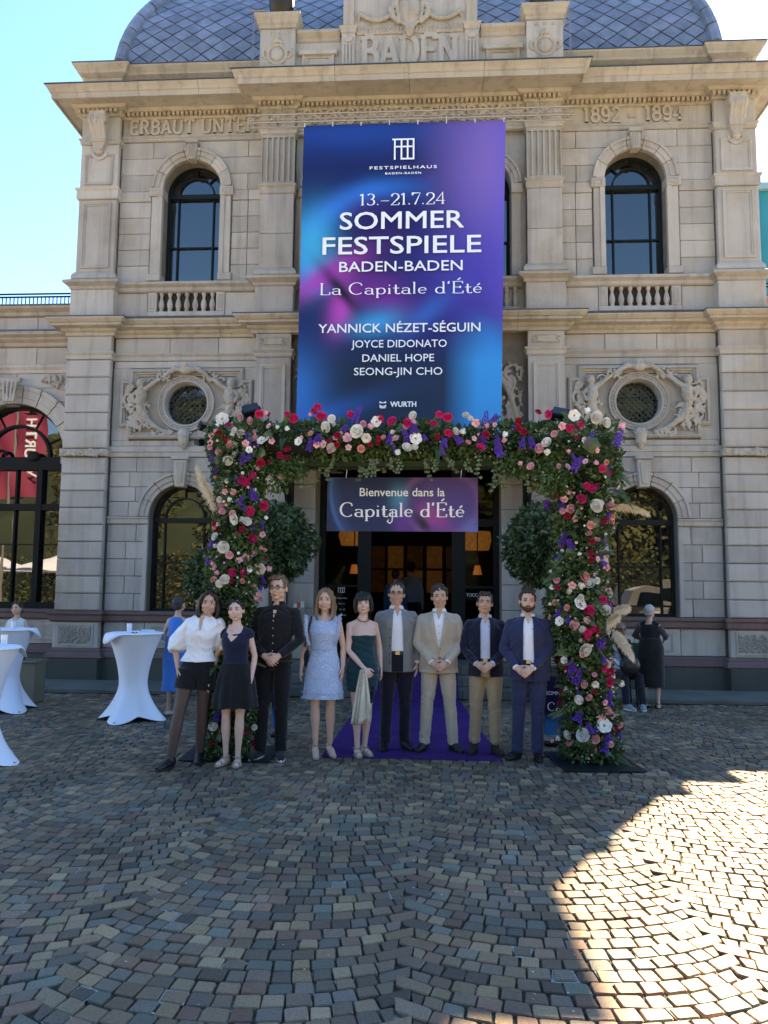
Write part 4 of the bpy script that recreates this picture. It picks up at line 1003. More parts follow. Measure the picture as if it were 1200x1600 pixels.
# ================================================================ side wings
def side_wing(s, label):
    Wg = thing('side_wing', (0, 0, 0), label, 'building')
    y = .75; cx = s*7.62; r = 1.02; zs = 4.15
    x0, x1 = X(s, 6.18, 12.5)
    w = MB(); arched_wall(w, x0, x1, 0, 6.95, cx, r, 1.24, zs, y+.04, y+.5); arch2 = None
    w.box(x0, x1, y+.5, 9, 5.2, 6.9); w.box(x0, x1, 4.5, 9, 0, 5.2); w.obj('wall', M_JOINT, Wg)
    a, b = X(s, 6.2, 12.5)
    MB().box(a, b, y-.09, y+.04, 0, .417, .01).obj('plinth', M_PLINTH, Wg)
    sweep(MB(), [(a, y), (b, y)], [(.08, .419), (.10, .44), (.085, .50), (.05, .53), (.02, .592)], .05).obj('base_moulding', M_RED, Wg)
    for k in range(6):
        e, f = X(s, 6.2+k*1.05, 7.25+k*1.05); stone(Wg, e, f, .596, 1.049, y-.005)
        e, f = X(s, 6.42+k*1.05, 7.1+k*1.05); panel_frame(Wg, e, f, .68, .98, y-.006, w=.04, d=.02)
    sweep(MB(), [(a, y), (b, y)], [(.03, 1.052), (.06, 1.08), (.06, 1.16), (.09, 1.19), (.09, 1.235), (.05, 1.240)], .05).obj('string_course', M_RED, Wg)
    n_ = 16; zr = [1.243+i*(5.76-1.243)/n_ for i in range(n_+1)]
    for i in range(n_):
        beside_arch(Wg, -s, s*6.2, cx, r+.15, zs, zr[i], zr[i+1], y)
        beside_arch(Wg, s, s*12.5, cx, r+.15, zs, zr[i], zr[i+1], y, [s*(11+.3*(i % 2)), s*(9.9+.4*(i % 2))])
    nv = 11
    arch_blocks(Wg, cx, zs, r, r+.36, y-.01, nv, .05)
    for t_ in (-1, 1):
        e, f = sorted((cx+t_*(r-.0), cx+t_*(r+.22))); MB().box(e, f, y-.04, y+.2, 1.243, 3.98, .01).obj('jamb_stone', M_ST, Wg)
        e, f = sorted((cx+t_*(r-.03), cx+t_*(r+.36))); MB().box(e, f, y-.09, y+.2, 3.985, 4.145, .012).obj('impost', M_ST, Wg)
    c_ = MB(); c_.prism([(cx-.12, 5.1), (cx+.12, 5.1), (cx+.19, 5.62), (cx-.19, 5.62)], y-.22, y, .02)
    for j in range(4): c_.tube([(cx+(j-1.5)*.06, y-.24, 5.15), (cx+(j-1.5)*.075, y-.25, 5.4), (cx+(j-1.5)*.085, y-.22, 5.58)], .026, 7)
    c_.tube([(cx-.2, y-.2, 5.58), (cx+.2, y-.2, 5.58)], .05, 8)
    mobj('keystone', remesh(c_, .012, 1, 'keystone', [M_STD]), Wg)
    for t_ in (-1, 1):
        c_ = MB()
        for i in range(240):
            q = random.Random(i*3+t_); aa = R(q.uniform(28, 72)); rr = q.uniform(r+.40, r+.75)
            xx, zz = cx+t_*rr*math.cos(aa)*1.12, zs+rr*math.sin(aa)*1.1
            if zz > 5.68 or abs(xx) < 6.24: continue
            b_ = q.uniform(0, 6.28); c_.tube([(xx, y-.01, zz), (xx+.05*math.cos(b_), y-.05, zz+.05*math.sin(b_)), (xx+.08*math.cos(b_+.6), y-.01, zz+.08*math.sin(b_+.6))], [.02, .026, .01], 6)
        if c_.v: mobj('spandrel_carving', remesh(c_, .013, 1, 'spandrel_carving', [M_STD]), Wg)
    sweep(MB(), [(a, y), (b, y)], [(.01, 5.762), (.02, 5.78), (.02, 5.83), (.055, 5.87), (.055, 5.93), (.01, 5.935)], .05).obj('string_course', M_ST, Wg)
    for k in range(6):
        e, f = X(s, 6.2+k*1.05, 7.25+k*1.05); stone(Wg, e, f, 5.94, 6.28, y)
        e, f = X(s, 6.2+k*1.05, 7.25+k*1.05)
        sweep(MB(), [(e+.003, y), (f-.003, y)], [(0, 6.285), (.04, 6.30), (.05, 6.36), (.14, 6.40), (.14, 6.44), (.24, 6.47), (.24, 6.53)], .1).obj('cornice_block', M_STB, Wg)
        stone(Wg, e, f, 6.57, 6.88, y-.02)
        sweep(MB(), [(e+.003, y-.02), (f-.003, y-.02)], [(0, 6.885), (.05, 6.90), (.06, 6.96), (.16, 7.02), (.16, 7.06)], .2).obj('parapet_cap', M_STB, Wg)
    MB().box(a, b, y-.26, y+.1, 6.531, 6.56).obj('cornice_flashing', M_LEAD, Wg)
    MB().box(a, b, y-.20, y+.3, 7.061, 7.085).obj('parapet_flashing', M_LEAD, Wg)
    MB().box(a, b, y+.3, 9, 6.9, 7.02).obj('flat_roof', M_LEAD, Wg)
    rl = MB()
    for z in (7.14, 7.30, 7.36): rl.box(a, b, y+.02, y+.05, z, z+.025)
    for k in range(80): xx = a+.04+k*.079; rl.box(xx, xx+.015, y+.027, y+.043, 7.08, 7.325)
    rl.obj('roof_railing', M_IRON, Wg)
    # window: heavy dark frame
    yw = y+.24
    mb = MB(); t = .07
    mb.box(cx-r, cx-r+t, yw-.06, yw+.05, 1.24, zs); mb.box(cx+r-t, cx+r, yw-.06, yw+.05, 1.24, zs); mb.box(cx-r+t, cx+r-t, yw-.06, yw+.05, 1.24, 1.36)
    mb.box(cx-r+t, cx+r-t, yw-.10, yw+.05, 3.90, 4.15); ring(mb, cx, zs, [(r-t, yw+.05), (r-t, yw-.06), (r, yw-.06), (r, yw+.05)], 0, 180, 30)
    fr = mb.obj('window_frame', M_IRON, Wg)
    for x in (cx-.48, cx+.48): MB().box(x-.055, x+.055, yw-.09, yw+.03, 1.36, 3.90).obj('mullion', M_IRON, fr)
    MB().box(cx-.02, cx+.02, yw-.05, yw+.03, 1.36, 3.90).obj('mullion', M_IRON, fr)
    MB().box(cx-r+t, cx+r-t, yw-.08, yw+.03, 3.12, 3.24).obj('transom', M_IRON, fr)
    MB().box(cx-r+t, cx+r-t, yw-.02, yw+.03, 2.45, 2.47).obj('glazing_bar', M_IRON, fr)
    q = MB(); ring(q, cx, zs, [(.60, yw+.03), (.60, yw-.05), (.65, yw-.05), (.65, yw+.03)], 0, 180, 24); q.obj('glazing_bar', M_IRON, fr)
    for a_ in (25, 62, 118, 155):
        c2, s2 = math.cos(R(a_)), math.sin(R(a_)); q = MB(); q.tube([(cx+c2*.65, yw, zs+s2*.65), (cx+c2*(r-t), yw, zs+s2*(r-t))], .018, 6); q.obj('glazing_bar', M_IRON, fr)
    q = MB(); q.tube([(cx-.3+.1*math.cos(R(u_)), yw-.11, 4.18+.09*math.sin(R(u_))) for u_ in range(0, 181, 20)], .035, 6); q.ell((cx+s*-.35, yw-.11, 4.16), (.13, .05, .10)); q.obj('frame_rosette', M_IRON, fr)
    qq = random.Random(3); xs_ = [cx-r+.05, cx-.48, cx, cx+.48, cx+r-.05]; zz = [1.3, 2.46, 3.18, 4.02]
    for i in range(4):
        for j in range(3):
            d = [qq.uniform(-.003, .003) for _ in range(3)]
            MB().add([(xs_[i], yw+.01+d[0], zz[j]), (xs_[i+1], yw+.01+d[1], zz[j]), (xs_[i+1], yw+.01+d[1]+d[2], zz[j+1]), (xs_[i], yw+.01+d[0]+d[2], zz[j+1])], [(0, 1, 2, 3)]).obj('pane', M_GLASS, fr)
    vs = [(cx, yw+.01, 4.03)]+[(cx+(r-.03)*math.cos(R(a_*7.5)), yw+.01, zs+(r-.03)*math.sin(R(a_*7.5))) for a_ in range(25)]
    MB().add(vs, [(0, i+1, i+2) for i in range(24)]).obj('pane', M_GLASS, fr)
    settle(Wg, (s*9.3, .75, 0)); return Wg
side_wing(-1, 'low left sandstone wing with big dark arched window and roof railing')
side_wing(1, 'low right sandstone wing just showing past the right corner pier')
# far concert hall behind
FB = thing('concert_hall', (19.9, 24, 0), 'turquoise glass building standing behind at the right edge', 'building')
M_TQ = mat('turquoise_cladding', (.02, .26, .32), rough=.6, spec=.3, noise=(.4, .1))
MB().box(-5.1, 12, -4, 10, 0, 19.3).obj('hall_body', M_TQ, FB)
for i in range(8): MB().box(-5.2+i*2.2, -5.12+i*2.2, -4.12, -4.001, 0, 19.3).obj('facade_rib', mat('pale_metal', (.25, .42, .45), rough=.4), FB)
MB().box(-5.3, 12.2, -4.2, 10.2, 19.301, 19.6).obj('roof_edge', mat('pale_metal', (.25, .42, .45)), FB)
# ================================================================ GROUND
def ground_mat():
    m = bpy.data.materials.new('far_paving'); m.use_nodes = True; t = m.node_tree; N = t.nodes; L = t.links; b = N['Principled BSDF']
    geo = N.new('ShaderNodeNewGeometry'); vo = N.new('ShaderNodeTexVoronoi'); vo.inputs['Scale'].default_value = 9.5; vo.inputs['Randomness'].default_value = .35
    L.new(geo.outputs['Position'], vo.inputs['Vector'])
    mx = N.new('ShaderNodeMix'); mx.data_type = 'RGBA'; mx.blend_type = 'MULTIPLY'; mx.inputs[0].default_value = .4
    mx.inputs[6].default_value = (.46, .41, .34, 1); L.new(vo.outputs['Color'], mx.inputs[7]); L.new(mx.outputs[2], b.inputs['Base Color'])
    v2 = N.new('ShaderNodeTexVoronoi'); v2.feature = 'DISTANCE_TO_EDGE'; v2.inputs['Scale'].default_value = 9.5; v2.inputs['Randomness'].default_value = .35
    L.new(geo.outputs['Position'], v2.inputs['Vector'])
    bp = N.new('ShaderNodeBump'); bp.inputs['Distance'].default_value = .02; mr = N.new('ShaderNodeMapRange'); mr.inputs[2].default_value = .06
    L.new(v2.outputs['Distance'], mr.inputs[0]); L.new(mr.outputs[0], bp.inputs['Height']); L.new(bp.outputs[0], b.inputs['Normal']); b.inputs['Roughness'].default_value = .75
    return m
gr = MB().add([(-400, -400, -.02), (400, -400, -.02), (400, 400, -.02), (-400, 400, -.02)], [(0, 1, 2, 3)]).obj('ground', ground_mat()); tag(gr, kind='structure')
M_GRIT = mat('joint_grit', (.040, .040, .030), rough=.95, noise=(60, .5), bump=(120, .8), mix2=((.26, .28, .26), 2.6, .55, .66), coord='World')
PV = tag(bpy.data.objects.new('pavement', MB().add([(-7.6, -11.4, -.014), (7.6, -11.4, -.014), (8.2, -.2, -.014), (-8.2, -.2, -.014)], [(0, 1, 2, 3)]).mesh('pavement', M_GRIT)), kind='structure'); COL.objects.link(PV)

def cobble_mat():
    m = bpy.data.materials.new('cobble_granite'); m.use_nodes = True; t = m.node_tree; N = t.nodes; L = t.links; b = N['Principled BSDF']
    at_ = N.new('ShaderNodeAttribute'); at_.attribute_name = 'tint'
    geo = N.new('ShaderNodeNewGeometry')
    nz = N.new('ShaderNodeTexNoise'); nz.inputs['Scale'].default_value = 130; nz.inputs['Detail'].default_value = 4; L.new(geo.outputs['Position'], nz.inputs['Vector'])
    mr = N.new('ShaderNodeMapRange'); mr.inputs[1].default_value = .3; mr.inputs[2].default_value = .7; mr.inputs[3].default_value = .72; mr.inputs[4].default_value = 1.25; L.new(nz.outputs[0], mr.inputs[0])
    mu = N.new('ShaderNodeVectorMath'); mu.operation = 'SCALE'; L.new(at_.outputs['Color'], mu.inputs[0]); L.new(mr.outputs[0], mu.inputs['Scale'])
    # broad worn / dusty patches
    n2 = N.new('ShaderNodeTexNoise'); n2.inputs['Scale'].default_value = .9; n2.inputs['Detail'].default_value = 5; L.new(geo.outputs['Position'], n2.inputs['Vector'])
    m2 = N.new('ShaderNodeMapRange'); m2.inputs[1].default_value = .35; m2.inputs[2].default_value = .7; m2.inputs[3].default_value = .78; m2.inputs[4].default_value = 1.15; L.new(n2.outputs[0], m2.inputs[0])
    u2 = N.new('ShaderNodeVectorMath'); u2.operation = 'SCALE'; L.new(mu.outputs[0], u2.inputs[0]); L.new(m2.outputs[0], u2.inputs['Scale'])
    L.new(u2.outputs[0], b.inputs['Base Color'])
    n3 = N.new('ShaderNodeTexNoise'); n3.inputs['Scale'].default_value = 45; n3.inputs['Detail'].default_value = 6; L.new(geo.outputs['Position'], n3.inputs['Vector'])
    bp = N.new('ShaderNodeBump'); bp.inputs['Strength'].default_value = .55; bp.inputs['Distance'].default_value = .006; L.new(n3.outputs[0], bp.inputs['Height']); L.new(bp.outputs[0], b.inputs['Normal'])
    b.inputs['Roughness'].default_value = .62; b.inputs['Specular IOR Level'].default_value = .35
    return m
M_COB = cobble_mat()
def cobbles():
    q = random.Random(42); per = 1.5; half = R(31); Rr = per/2/math.sin(half); pitch = .103
    nst = 15; stones = []
    cols = [(.125,.095,.075), (.105,.090,.078), (.090,.085,.080), (.150,.120,.085), (.118,.082,.070), (.078,.080,.082), (.165,.140,.105), (.080,.070,.062), (.130,.108,.085), (.080,.098,.095), (.060,.055,.052), (.105,.085,.075)]
    def P(xc, yj, th, up_):
        x = xc+Rr*math.sin(th); y = yj+Rr-Rr*math.cos(th)+up_
        n_ = mnoise.noise(Vector((x*.8, y*.8, 3))); n2 = mnoise.noise(Vector((x*.8, y*.8, 9)))
        return x+.05*n_, y+.05*n2
    for c in range(-6, 7):
        xc = -.45+c*per
        yj = -12.0; row = 0
        while yj < -.2:
            ph = pitch*q.uniform(.93, 1.07)
            k = nst+(q.random() < .3)-(q.random() < .3)
            cuts = [0]; tot = 0
            ws = [q.uniform(.82, 1.2) for _ in range(k)]; tw = sum(ws)
            for w_ in ws: tot += w_; cuts.append(tot/tw)
            shift = (q.random()-.5)*.03
            for i in range(k):
                t0 = -half+2*half*cuts[i]+(shift if i else (.028 if row % 2 else -.032)); t1 = -half+2*half*cuts[i+1]+(shift if i < k-1 else (.030 if row % 2 else -.030))
                tm = (t0+t1)/2
                sk = .65*ph/Rr; cs = [P(xc, yj, t0, 0), P(xc, yj, t1, 0), P(xc, yj, t1-sk*math.sin(t1)*(abs(t1) < half*.93), ph), P(xc, yj, t0-sk*math.sin(t0)*(abs(t0) < half*.93), ph)]
                mx = sum(p[0] for p in cs)/4; my = sum(p[1] for p in cs)/4
                if my > -1.43 or my < -11.3: continue
                lim = (my+13.4)*.56+1.3
                if abs(mx-.404*0) > min(lim, 7.5): continue
                g = q.uniform(.004, .008)
                ins = []
                for (x, y) in cs:
                    dx, dy = x-mx, y-my; L_ = math.hypot(dx, dy); f = (L_-g*1.2)/L_
                    ins.append((mx+dx*f+q.uniform(-.0045, .0045), my+dy*f+q.uniform(-.0045, .0045)))
                stones.append((mx, my, ins, q.uniform(-.004, .004), q.choice(cols), q.uniform(.68, 1.32), q.uniform(-.03, .03), q.uniform(-.03, .03)))
            yj += ph; row += 1
    C0 = (.404, -13.4)
    stones.sort(key=lambda s: ((s[0]-C0[0])**2+(s[1]-C0[1])**2)+(1000 if (s[1] < -10.35 or abs(s[0]-.28) > (s[1]+13.4)*.50+.05) else 0))
    q2 = random.Random(3)
    def geom(s, fine):
        mx, my, ins, h, col, vf, tx, ty = s
        pts = []
        if fine:
            for i in range(4):
                a, b, c = ins[i-1], ins[i], ins[(i+1) % 4]
                for (o, k_) in ((a, .07), (c, .07)): pts.append((b[0]+(o[0]-b[0])*k_, b[1]+(o[1]-b[1])*k_))
        else: pts = ins
        n = len(pts); vs = []
        for (f, z) in ((1.0, -.03), (1.0, -.003), (.93, .002)):
            for (x, y) in pts:
                xx, yy = mx+(x-mx)*f, my+(y-my)*f
                zz = z+h+(x-mx)*tx+(y-my)*ty if z > -.02 else z
                vs.append((xx, yy, zz))
        fs = []
        for k_ in (0, n): fs += [(k_+i, k_+(i+1) % n, k_+n+(i+1) % n, k_+n+i) for i in range(n)]
        if fine:
            vs.append((mx+q2.uniform(-.01, .01), my+q2.uniform(-.01, .01), .0025+h)); fs += [(2*n+i, 2*n+(i+1) % n, 3*n) for i in range(n)]
        else: fs.append(tuple(2*n+i for i in range(n)))
        return vs, fs
    def build(lst, name, fine, kind=None):
        mb = MB(); cl = []
        for s in lst:
            vs, fs = geom(s, fine); mb.add(vs, fs); c_ = [min(1, v*s[5]*w_) for v, w_ in zip(s[4], (1.72, 1.45, 1.15))]+[1.0]
            cl += c_*len(vs)
        me = mb.mesh(name, M_COB); at_ = me.color_attributes.new('tint', 'FLOAT_COLOR', 'POINT'); at_.data.foreach_set('color', cl)
        if fine: me.polygons.foreach_set('use_smooth', [True]*len(me.polygons)); me.set_sharp_from_angle(angle=R(24))
        o = mobj(name, me, PV)
        if kind: tag(o, kind=kind)
        return o
    mp = MB()
    for s in stones:
        if q2.random() < .03+.09*max(0, mnoise.noise(Vector((s[0]*1.5, s[1]*1.5, 5)))):
            k_ = q2.uniform(1.05, 1.22); mp.add([(s[0]+(x-s[0])*k_+q2.uniform(-.016, .016), s[1]+(y-s[1])*k_+q2.uniform(-.016, .016), -.0035) for x, y in s[2]], [(0, 1, 2, 3)])
    tag(mp.obj('mortar_patch', mat('pale_mortar', (.24, .26, .25), rough=.95, noise=(60, .4), bump=(90, .6)), PV), kind='stuff')
    for s in stones[:300]: build([s], 'cobblestone', True)
    near = [s for s in stones[300:] if s[1] < -5.5]; far = [s for s in stones[300:] if s[1] >= -5.5]
    build(near+[], 'cobblestones_near', True, 'stuff'); build(far, 'cobblestones_far', False, 'stuff')
cobbles()
# small litter: grit and dry bits in the joints
q = random.Random(4); mb = MB()
for _ in range(260):
    y = q.uniform(-10.6, -5); x = q.uniform(-3.5, 3.5); a = q.uniform(0, 6.28); s_ = q.uniform(.004, .010)
    mb.add([(x+s_*math.cos(a), y+s_*math.sin(a), .009), (x+s_*math.cos(a+2), y+s_*math.sin(a+2), .009), (x+s_*math.cos(a+4), y+s_*math.sin(a+4), .012)], [(0, 1, 2)])
tag(mb.obj('litter', mat('pale_grit', (.45, .45, .42), rough=.9)), kind='stuff')

# ================================================================ CARPET, MATS
M_CARPET = mat('purple_carpet', (.062, .026, .14), rough=1, spec=.05, noise=(3, .2), bump=(150, .4))
mb = MB(); prof = [(-5.55, .012), (-1.40, .012), (-1.385, .165), (-1.04, .165), (-1.025, .315), (-.70, .315), (-.685, .463), (.40, .463)]
W_ = [(-.63, 1.09)]+[(-.58, .82)]*7
n = len(prof); vs = []
xs = [(-.68, 1.12), (-.60, .86)]+[(-.59, .84)]*6
rows = []
for i in range(12):        # front run, divided so that it can ripple
    t = i/12; y = -5.55+(-1.40+5.55)*t; rows.append((y, .012+.003*math.sin(i*1.7), -.68+.09*t, 1.12-.28*t))
rows += [(y, z, -.59, .84) for y, z in prof[1:]]
for y, z, a, b in rows:
    for k in range(9): vs.append((a+(b-a)*k/8, y, z+.002*math.sin(k*2+y*3)))
fs = [(i*9+k, i*9+k+1, (i+1)*9+k+1, (i+1)*9+k) for i in range(len(rows)-1) for k in range(8)]
base = len(vs)
tag(mb.add(vs, fs).obj('carpet', M_CARPET), 'purple carpet running from under the group up the steps to the door', 'carpet')
o = bpy.data.objects['carpet']; md = o.modifiers.new('thick', 'SOLIDIFY'); md.thickness = .008; md.offset = -1
M_MAT = mat('black_steel_plate', (.006, .010, .013), rough=.4, spec=.5, noise=(20, .3))
for pts, lb in (([(-2.03, -5.90), (-1.14, -5.86), (-1.16, -5.14), (-2.08, -5.10)], 'flat black base plate under the left flower column'), ([(1.66, -5.965), (2.42, -5.915), (2.36, -5.12), (1.57, -5.11)], 'flat black base plate under the right flower column')):
    mb = MB(); vs = [(x, y, .012) for x, y in pts]+[(x, y, .022) for x, y in pts]
    mb.add(vs, [(4, 5, 6, 7), (3, 2, 1, 0)]+[(i, (i+1) % 4, 4+(i+1) % 4, 4+i) for i in range(4)])
    tag(mb.obj('base_plate', M_MAT), lb, 'base plate', 'plates under the flower arch')

# ================================================================ BANNER AND TRUSS
def vgrid(name, x0, x1, z0, z1, y, nx, nz, colfn, m, warp, parent=None, taper=(0, 0)):
    vs = []; cl = []
    for j in range(nz+1):
        v = j/nz
        for i in range(nx+1):
            u = i/nx
            xa = x0+taper[0]*(1-v); xb = x1+taper[1]*(1-v)
            vs.append((xa+(xb-xa)*u, y+warp(u, v), z0+(z1-z0)*v))
    U, V = np.meshgrid(np.linspace(0, 1, nx+1), np.linspace(0, 1, nz+1))
    c = colfn(U.ravel(), V.ravel()); cl = np.concatenate([c, np.ones((len(c), 1))], 1)
    me = bpy.data.meshes.new(name); me.from_pydata(vs, [], [(j*(nx+1)+i, j*(nx+1)+i+1, (j+1)*(nx+1)+i+1, (j+1)*(nx+1)+i) for j in range(nz) for i in range(nx)])
    at_ = me.color_attributes.new('print', 'FLOAT_COLOR', 'POINT'); at_.data.foreach_set('color', cl.ravel()); me.materials.append(m)
    me.polygons.foreach_set('use_smooth', [True]*len(me.polygons)); me.update()
    return mobj(name, me, parent)
def print_mat(name, rough):
    m = bpy.data.materials.new(name); m.use_nodes = True; t = m.node_tree; b = t.nodes['Principled BSDF']
    a = t.nodes.new('ShaderNodeAttribute'); a.attribute_name = 'print'; t.links.new(a.outputs['Color'], b.inputs['Base Color']); b.inputs['Roughness'].default_value = rough
    b.inputs['Specular IOR Level'].default_value = .3; return m
M_PRINT = print_mat('banner_print', .55); M_PRINT2 = print_mat('sign_print', .4)
sr = lambda r, g, b: np.array([((c/255+.055)/1.055)**2.4 if c > 10 else c/255/12.92 for c in (r, g, b)])
def mixc(c, col, w): return c*(1-w[:, None])+col*w[:, None]
def gs(u, v, cu, cv, su, sv, ang=0):
    du, dv = (u-cu), (v-cv)*1.45; ca, sa = math.cos(R(ang)), math.sin(R(ang)); p, q_ = du*ca+dv*sa, -du*sa+dv*ca
    return np.exp(-(p/su)**2-(q_/sv)**2)
def banner_col(u, v):
    t = np.clip
    c = np.tile(sr(5, 26, 88), (len(u), 1))
    c = mixc(c, sr(8, 62, 150), gs(u, v, .25, .98, .5, .10))
    c = mixc(c, sr(92, 84, 178), t((u-.55+.12*(v-.9))/.40, 0, 1)**1.1*t((v-.22)/.45, 0, 1)**.8*.98)
    c = mixc(c, sr(128, 104, 190), gs(u, v, .97, .85, .25, .35)*.8)
    c = mixc(c, sr(70, 60, 190), gs(u, v, .85, .50, .3, .25)*.6)
    # broad blue sweep on the left (arc)
    d = np.sqrt(((u-.52)/.50)**2+((v-.56)/.225)**2)
    ringw = np.exp(-((d-1)/.17)**2)*t((.60-u)/.35+.25, 0, 1)*t((v-.42)/.1, 0, 1)
    c = mixc(c, sr(10, 120, 225), ringw*.95)
    c = mixc(c, sr(25, 175, 225), gs(u, v, .06, .60, .12, .17)*.9)
    c = mixc(c, sr(30, 20, 95), gs(u, v, .42, .66, .20, .12)*.85)
    c = mixc(c, sr(60, 20, 110), gs(u, v, .33, .72, .12, .06)*.5)
    c = mixc(c, sr(175, 60, 185), gs(u, v, .13, .50, .21, .058, 28)*.95)
    c = mixc(c, sr(115, 40, 150), gs(u, v, .40, .44, .17, .10, -30)*.85)
    c = mixc(c, sr(200, 70, 195), gs(u, v, .21, .395, .06, .12, -12)*.85)
    c = mixc(c, sr(16, 8, 40), gs(u, v, .21, .45, .15, .030, -48)*1.0)
    c = mixc(c, sr(20, 160, 225), gs(u, v, .38, .345, .13, .06, 10)*.9)
    c = mixc(c, sr(30, 110, 210), gs(u, v, .62, .37, .16, .05, 40)*.6)
    low = t((.31-v)/.14, 0, 1)
    c = mixc(c, sr(22, 52, 82), low*.85)
    c = mixc(c, sr(16, 36, 60), gs(u, v, .30, .18, .35, .25)*low)
    e = np.sqrt(((u-.50)/.44)**2+((v-.20)/.30)**2)
    c = mixc(c, sr(10, 110, 205), np.exp(-((e-1.05)/.13)**2)*t((u-.55)/.25, 0, 1)*t((.40-v)/.15, 0, 1)*.95)
    c = mixc(c, sr(15, 150, 225), t((u-.72)/.16, 0, 1)*t((.37-v)/.15, 0, 1)*.97)
    c = mixc(c, sr(15, 120, 210), gs(u, v, -.02, .12, .15, .20)*.9)
    c = mixc(c, sr(12, 115, 215), gs(u, v, .02, .03, .34, .05, 18)*.6)
    c = mixc(c, sr(90, 80, 200), t((u-.90)/.12, 0, 1)*t((v-.28)/.1, 0, 1)*.5)
    return c
BNx = thing('banner', (-.08, -1.05, 4.2), 'tall blue and violet SOMMERFESTSPIELE banner hanging over the entrance', 'banner')
wr = lambda u, v: .012*math.sin(u*19+math.sin(v*5))*(1-v)+.006*math.sin(v*14+u*3)-.0*u
vgrid('cloth', -1.705, 1.72, 0, 5.355, 0, 130, 200, banner_col, M_PRINT, wr, BNx, taper=(-.032, -.105))
bz = lambda z: z-4.2
yy = -.024
opera_logo(BNx, -.0, bz(8.885), .375, yy, M_WHITE)
for txt, h, x, z, w_, bd in (('FESTSPIELHAUS', .052, -.0, 8.722, 1.13, .02), ('BADEN-BADEN', .035, .0, 8.628, .60, .025), ('SOMMER', .30, -.02, 7.675, 2.07, .010), ('FESTSPIELE', .30, -.02, 7.243, 2.64, .010),
        ('BADEN-BADEN', .175, -.03, 6.937, 2.05, .007), ('YANNICK NÉZET-SÉGUIN', .150, -.05, 5.893, 2.67, .010), ('JOYCE DIDONATO', .125, -.05, 5.637, 1.57, .006), ('DANIEL HOPE', .125, -.06, 5.397, 1.18, .006), ('SEONG-JIN CHO', .125, -.06, 5.171, 1.45, .006), ('WURTH', .085, .03, 4.640, .42, .03)):
    text_sans(txt, h, x, bz(z), yy, M_WHITE, BNx, 'lettering', bd, w_, 1.25 if h < .06 else 1.0)
q = MB(); 
for k in (0, 1): q.prism([(-.36+k*.0, bz(4.70)-.06*k), (-.25, bz(4.70)-.06*k), (-.25, bz(4.735)-.06*k), (-.305, bz(4.71)-.06*k), (-.36, bz(4.735)-.06*k)], yy, yy+.003)
q.prism([(-.345, bz(4.615)), (-.265, bz(4.615)), (-.25, bz(4.634)), (-.36, bz(4.634))], yy, yy+.003); q.obj('logo_mark', M_WHITE, BNx)
text_strokes('13.–21.7.24', .20, -.01, bz(8.09), yy, maxw=1.46, thick=.14, thin=.05).obj('lettering', M_WHITE, BNx)
text_strokes("La Capitale d'Été", .20, -.03, bz(6.545), yy, maxw=2.72, thick=.14, thin=.05).obj('lettering', M_WHITE, BNx)
g = MB()
for k in range(8): x = -1.69+k*.483; g.tube([(x, -.01, 5.32), (x, -.01, 5.41), (x, .02, 5.46)], .007, 5)
g.obj('tie_cord', M_WHITE, BNx)
M_ALU = mat('aluminium_truss', (.33, .32, .29), rough=.4, metal=.5)
TR = thing('lighting_truss', (0, -1.05, 9.65), 'long pale lattice truss the banner hangs from', 'truss')
q = MB()
for (yy_, zz_) in ((-.07, .07), (.07, .07), (-.07, -.07), (.07, -.07)): q.tube([(-2.76, yy_, zz_), (2.78, yy_, zz_)], .014, 6)
q.obj('chord', M_ALU, TR); q = MB(); n_ = 34
for k in range(n_):
    xa = -2.74+k*5.5/n_; xb = xa+5.5/n_
    for a, b in (((-.07, -.07), (-.07, .07)), ((-.07, .07), (.07, .07)), ((-.07, -.07), (.07, -.07)), ((.07, -.07), (.07, .07))):
        if k % 2: a, b = b, a
        q.tube([(xa, *a), (xb, *b)], .006, 4)
q.obj('lattice', M_ALU, TR)
for x in (-2.3, -.9, .9, 2.3):
    MB().tube([(x, .05, .07), (x, .35, .12), (x, .66, .72)], .012, 5).obj('hanger', M_ALU, TR)

# ================================================================ WELCOME SIGN
def sign_col(u, v):
    c = np.tile(sr(34, 50, 92), (len(u), 1)); a = u*2.7; v2 = v
    du, dv = a-2.05, v2-.52; d = np.sqrt((du/.72)**2+(dv/.62)**2)
    c = mixc(c, sr(92, 72, 150), np.clip((a-1.35)/.5, 0, 1)*.75)
    c = mixc(c, sr(120, 85, 150), np.exp(-((d-.95)/.10)**2)*.8)
    c = mixc(c, sr(60, 150, 185), np.exp(-((a-1.30)/.16)**2-((v2-.60)/.25)**2)*.9)
    c = mixc(c, sr(100, 60, 150), np.exp(-((a-1.35)/.18)**2-((v2-.15)/.28)**2)*.9)
    c = mixc(c, sr(165, 70, 150), np.exp(-(((a-1.95)+.6*(v2-.2))/.22)**2-((v2-.28)/.25)**2)*.9)
    e = np.sqrt((((a-1.74)*.8+(v2-.12)*.6)/.09)**2+((-(a-1.74)*.6+(v2-.16)*.8)/.22)**2)
    c = mixc(c, sr(45, 40, 55), np.clip(1.25-e, 0, 1))
    r = np.sqrt(((a-.92)/.85)**2+((v2-.75)/1.1)**2)
    c = mixc(c, sr(60, 130, 195), np.exp(-((r-1.0)/.035)**2)*np.clip((.6-a)/.4, 0, 1)); c = mixc(c, sr(55, 85, 140), np.exp(-((r-.95)/.12)**2)*np.clip((.75-a)/.4, 0, 1)*.6)
    c = mixc(c, sr(95, 120, 200), np.exp(-((a-2.6)/.2)**2-((v2-.0)/.22)**2)*.8)
    return c
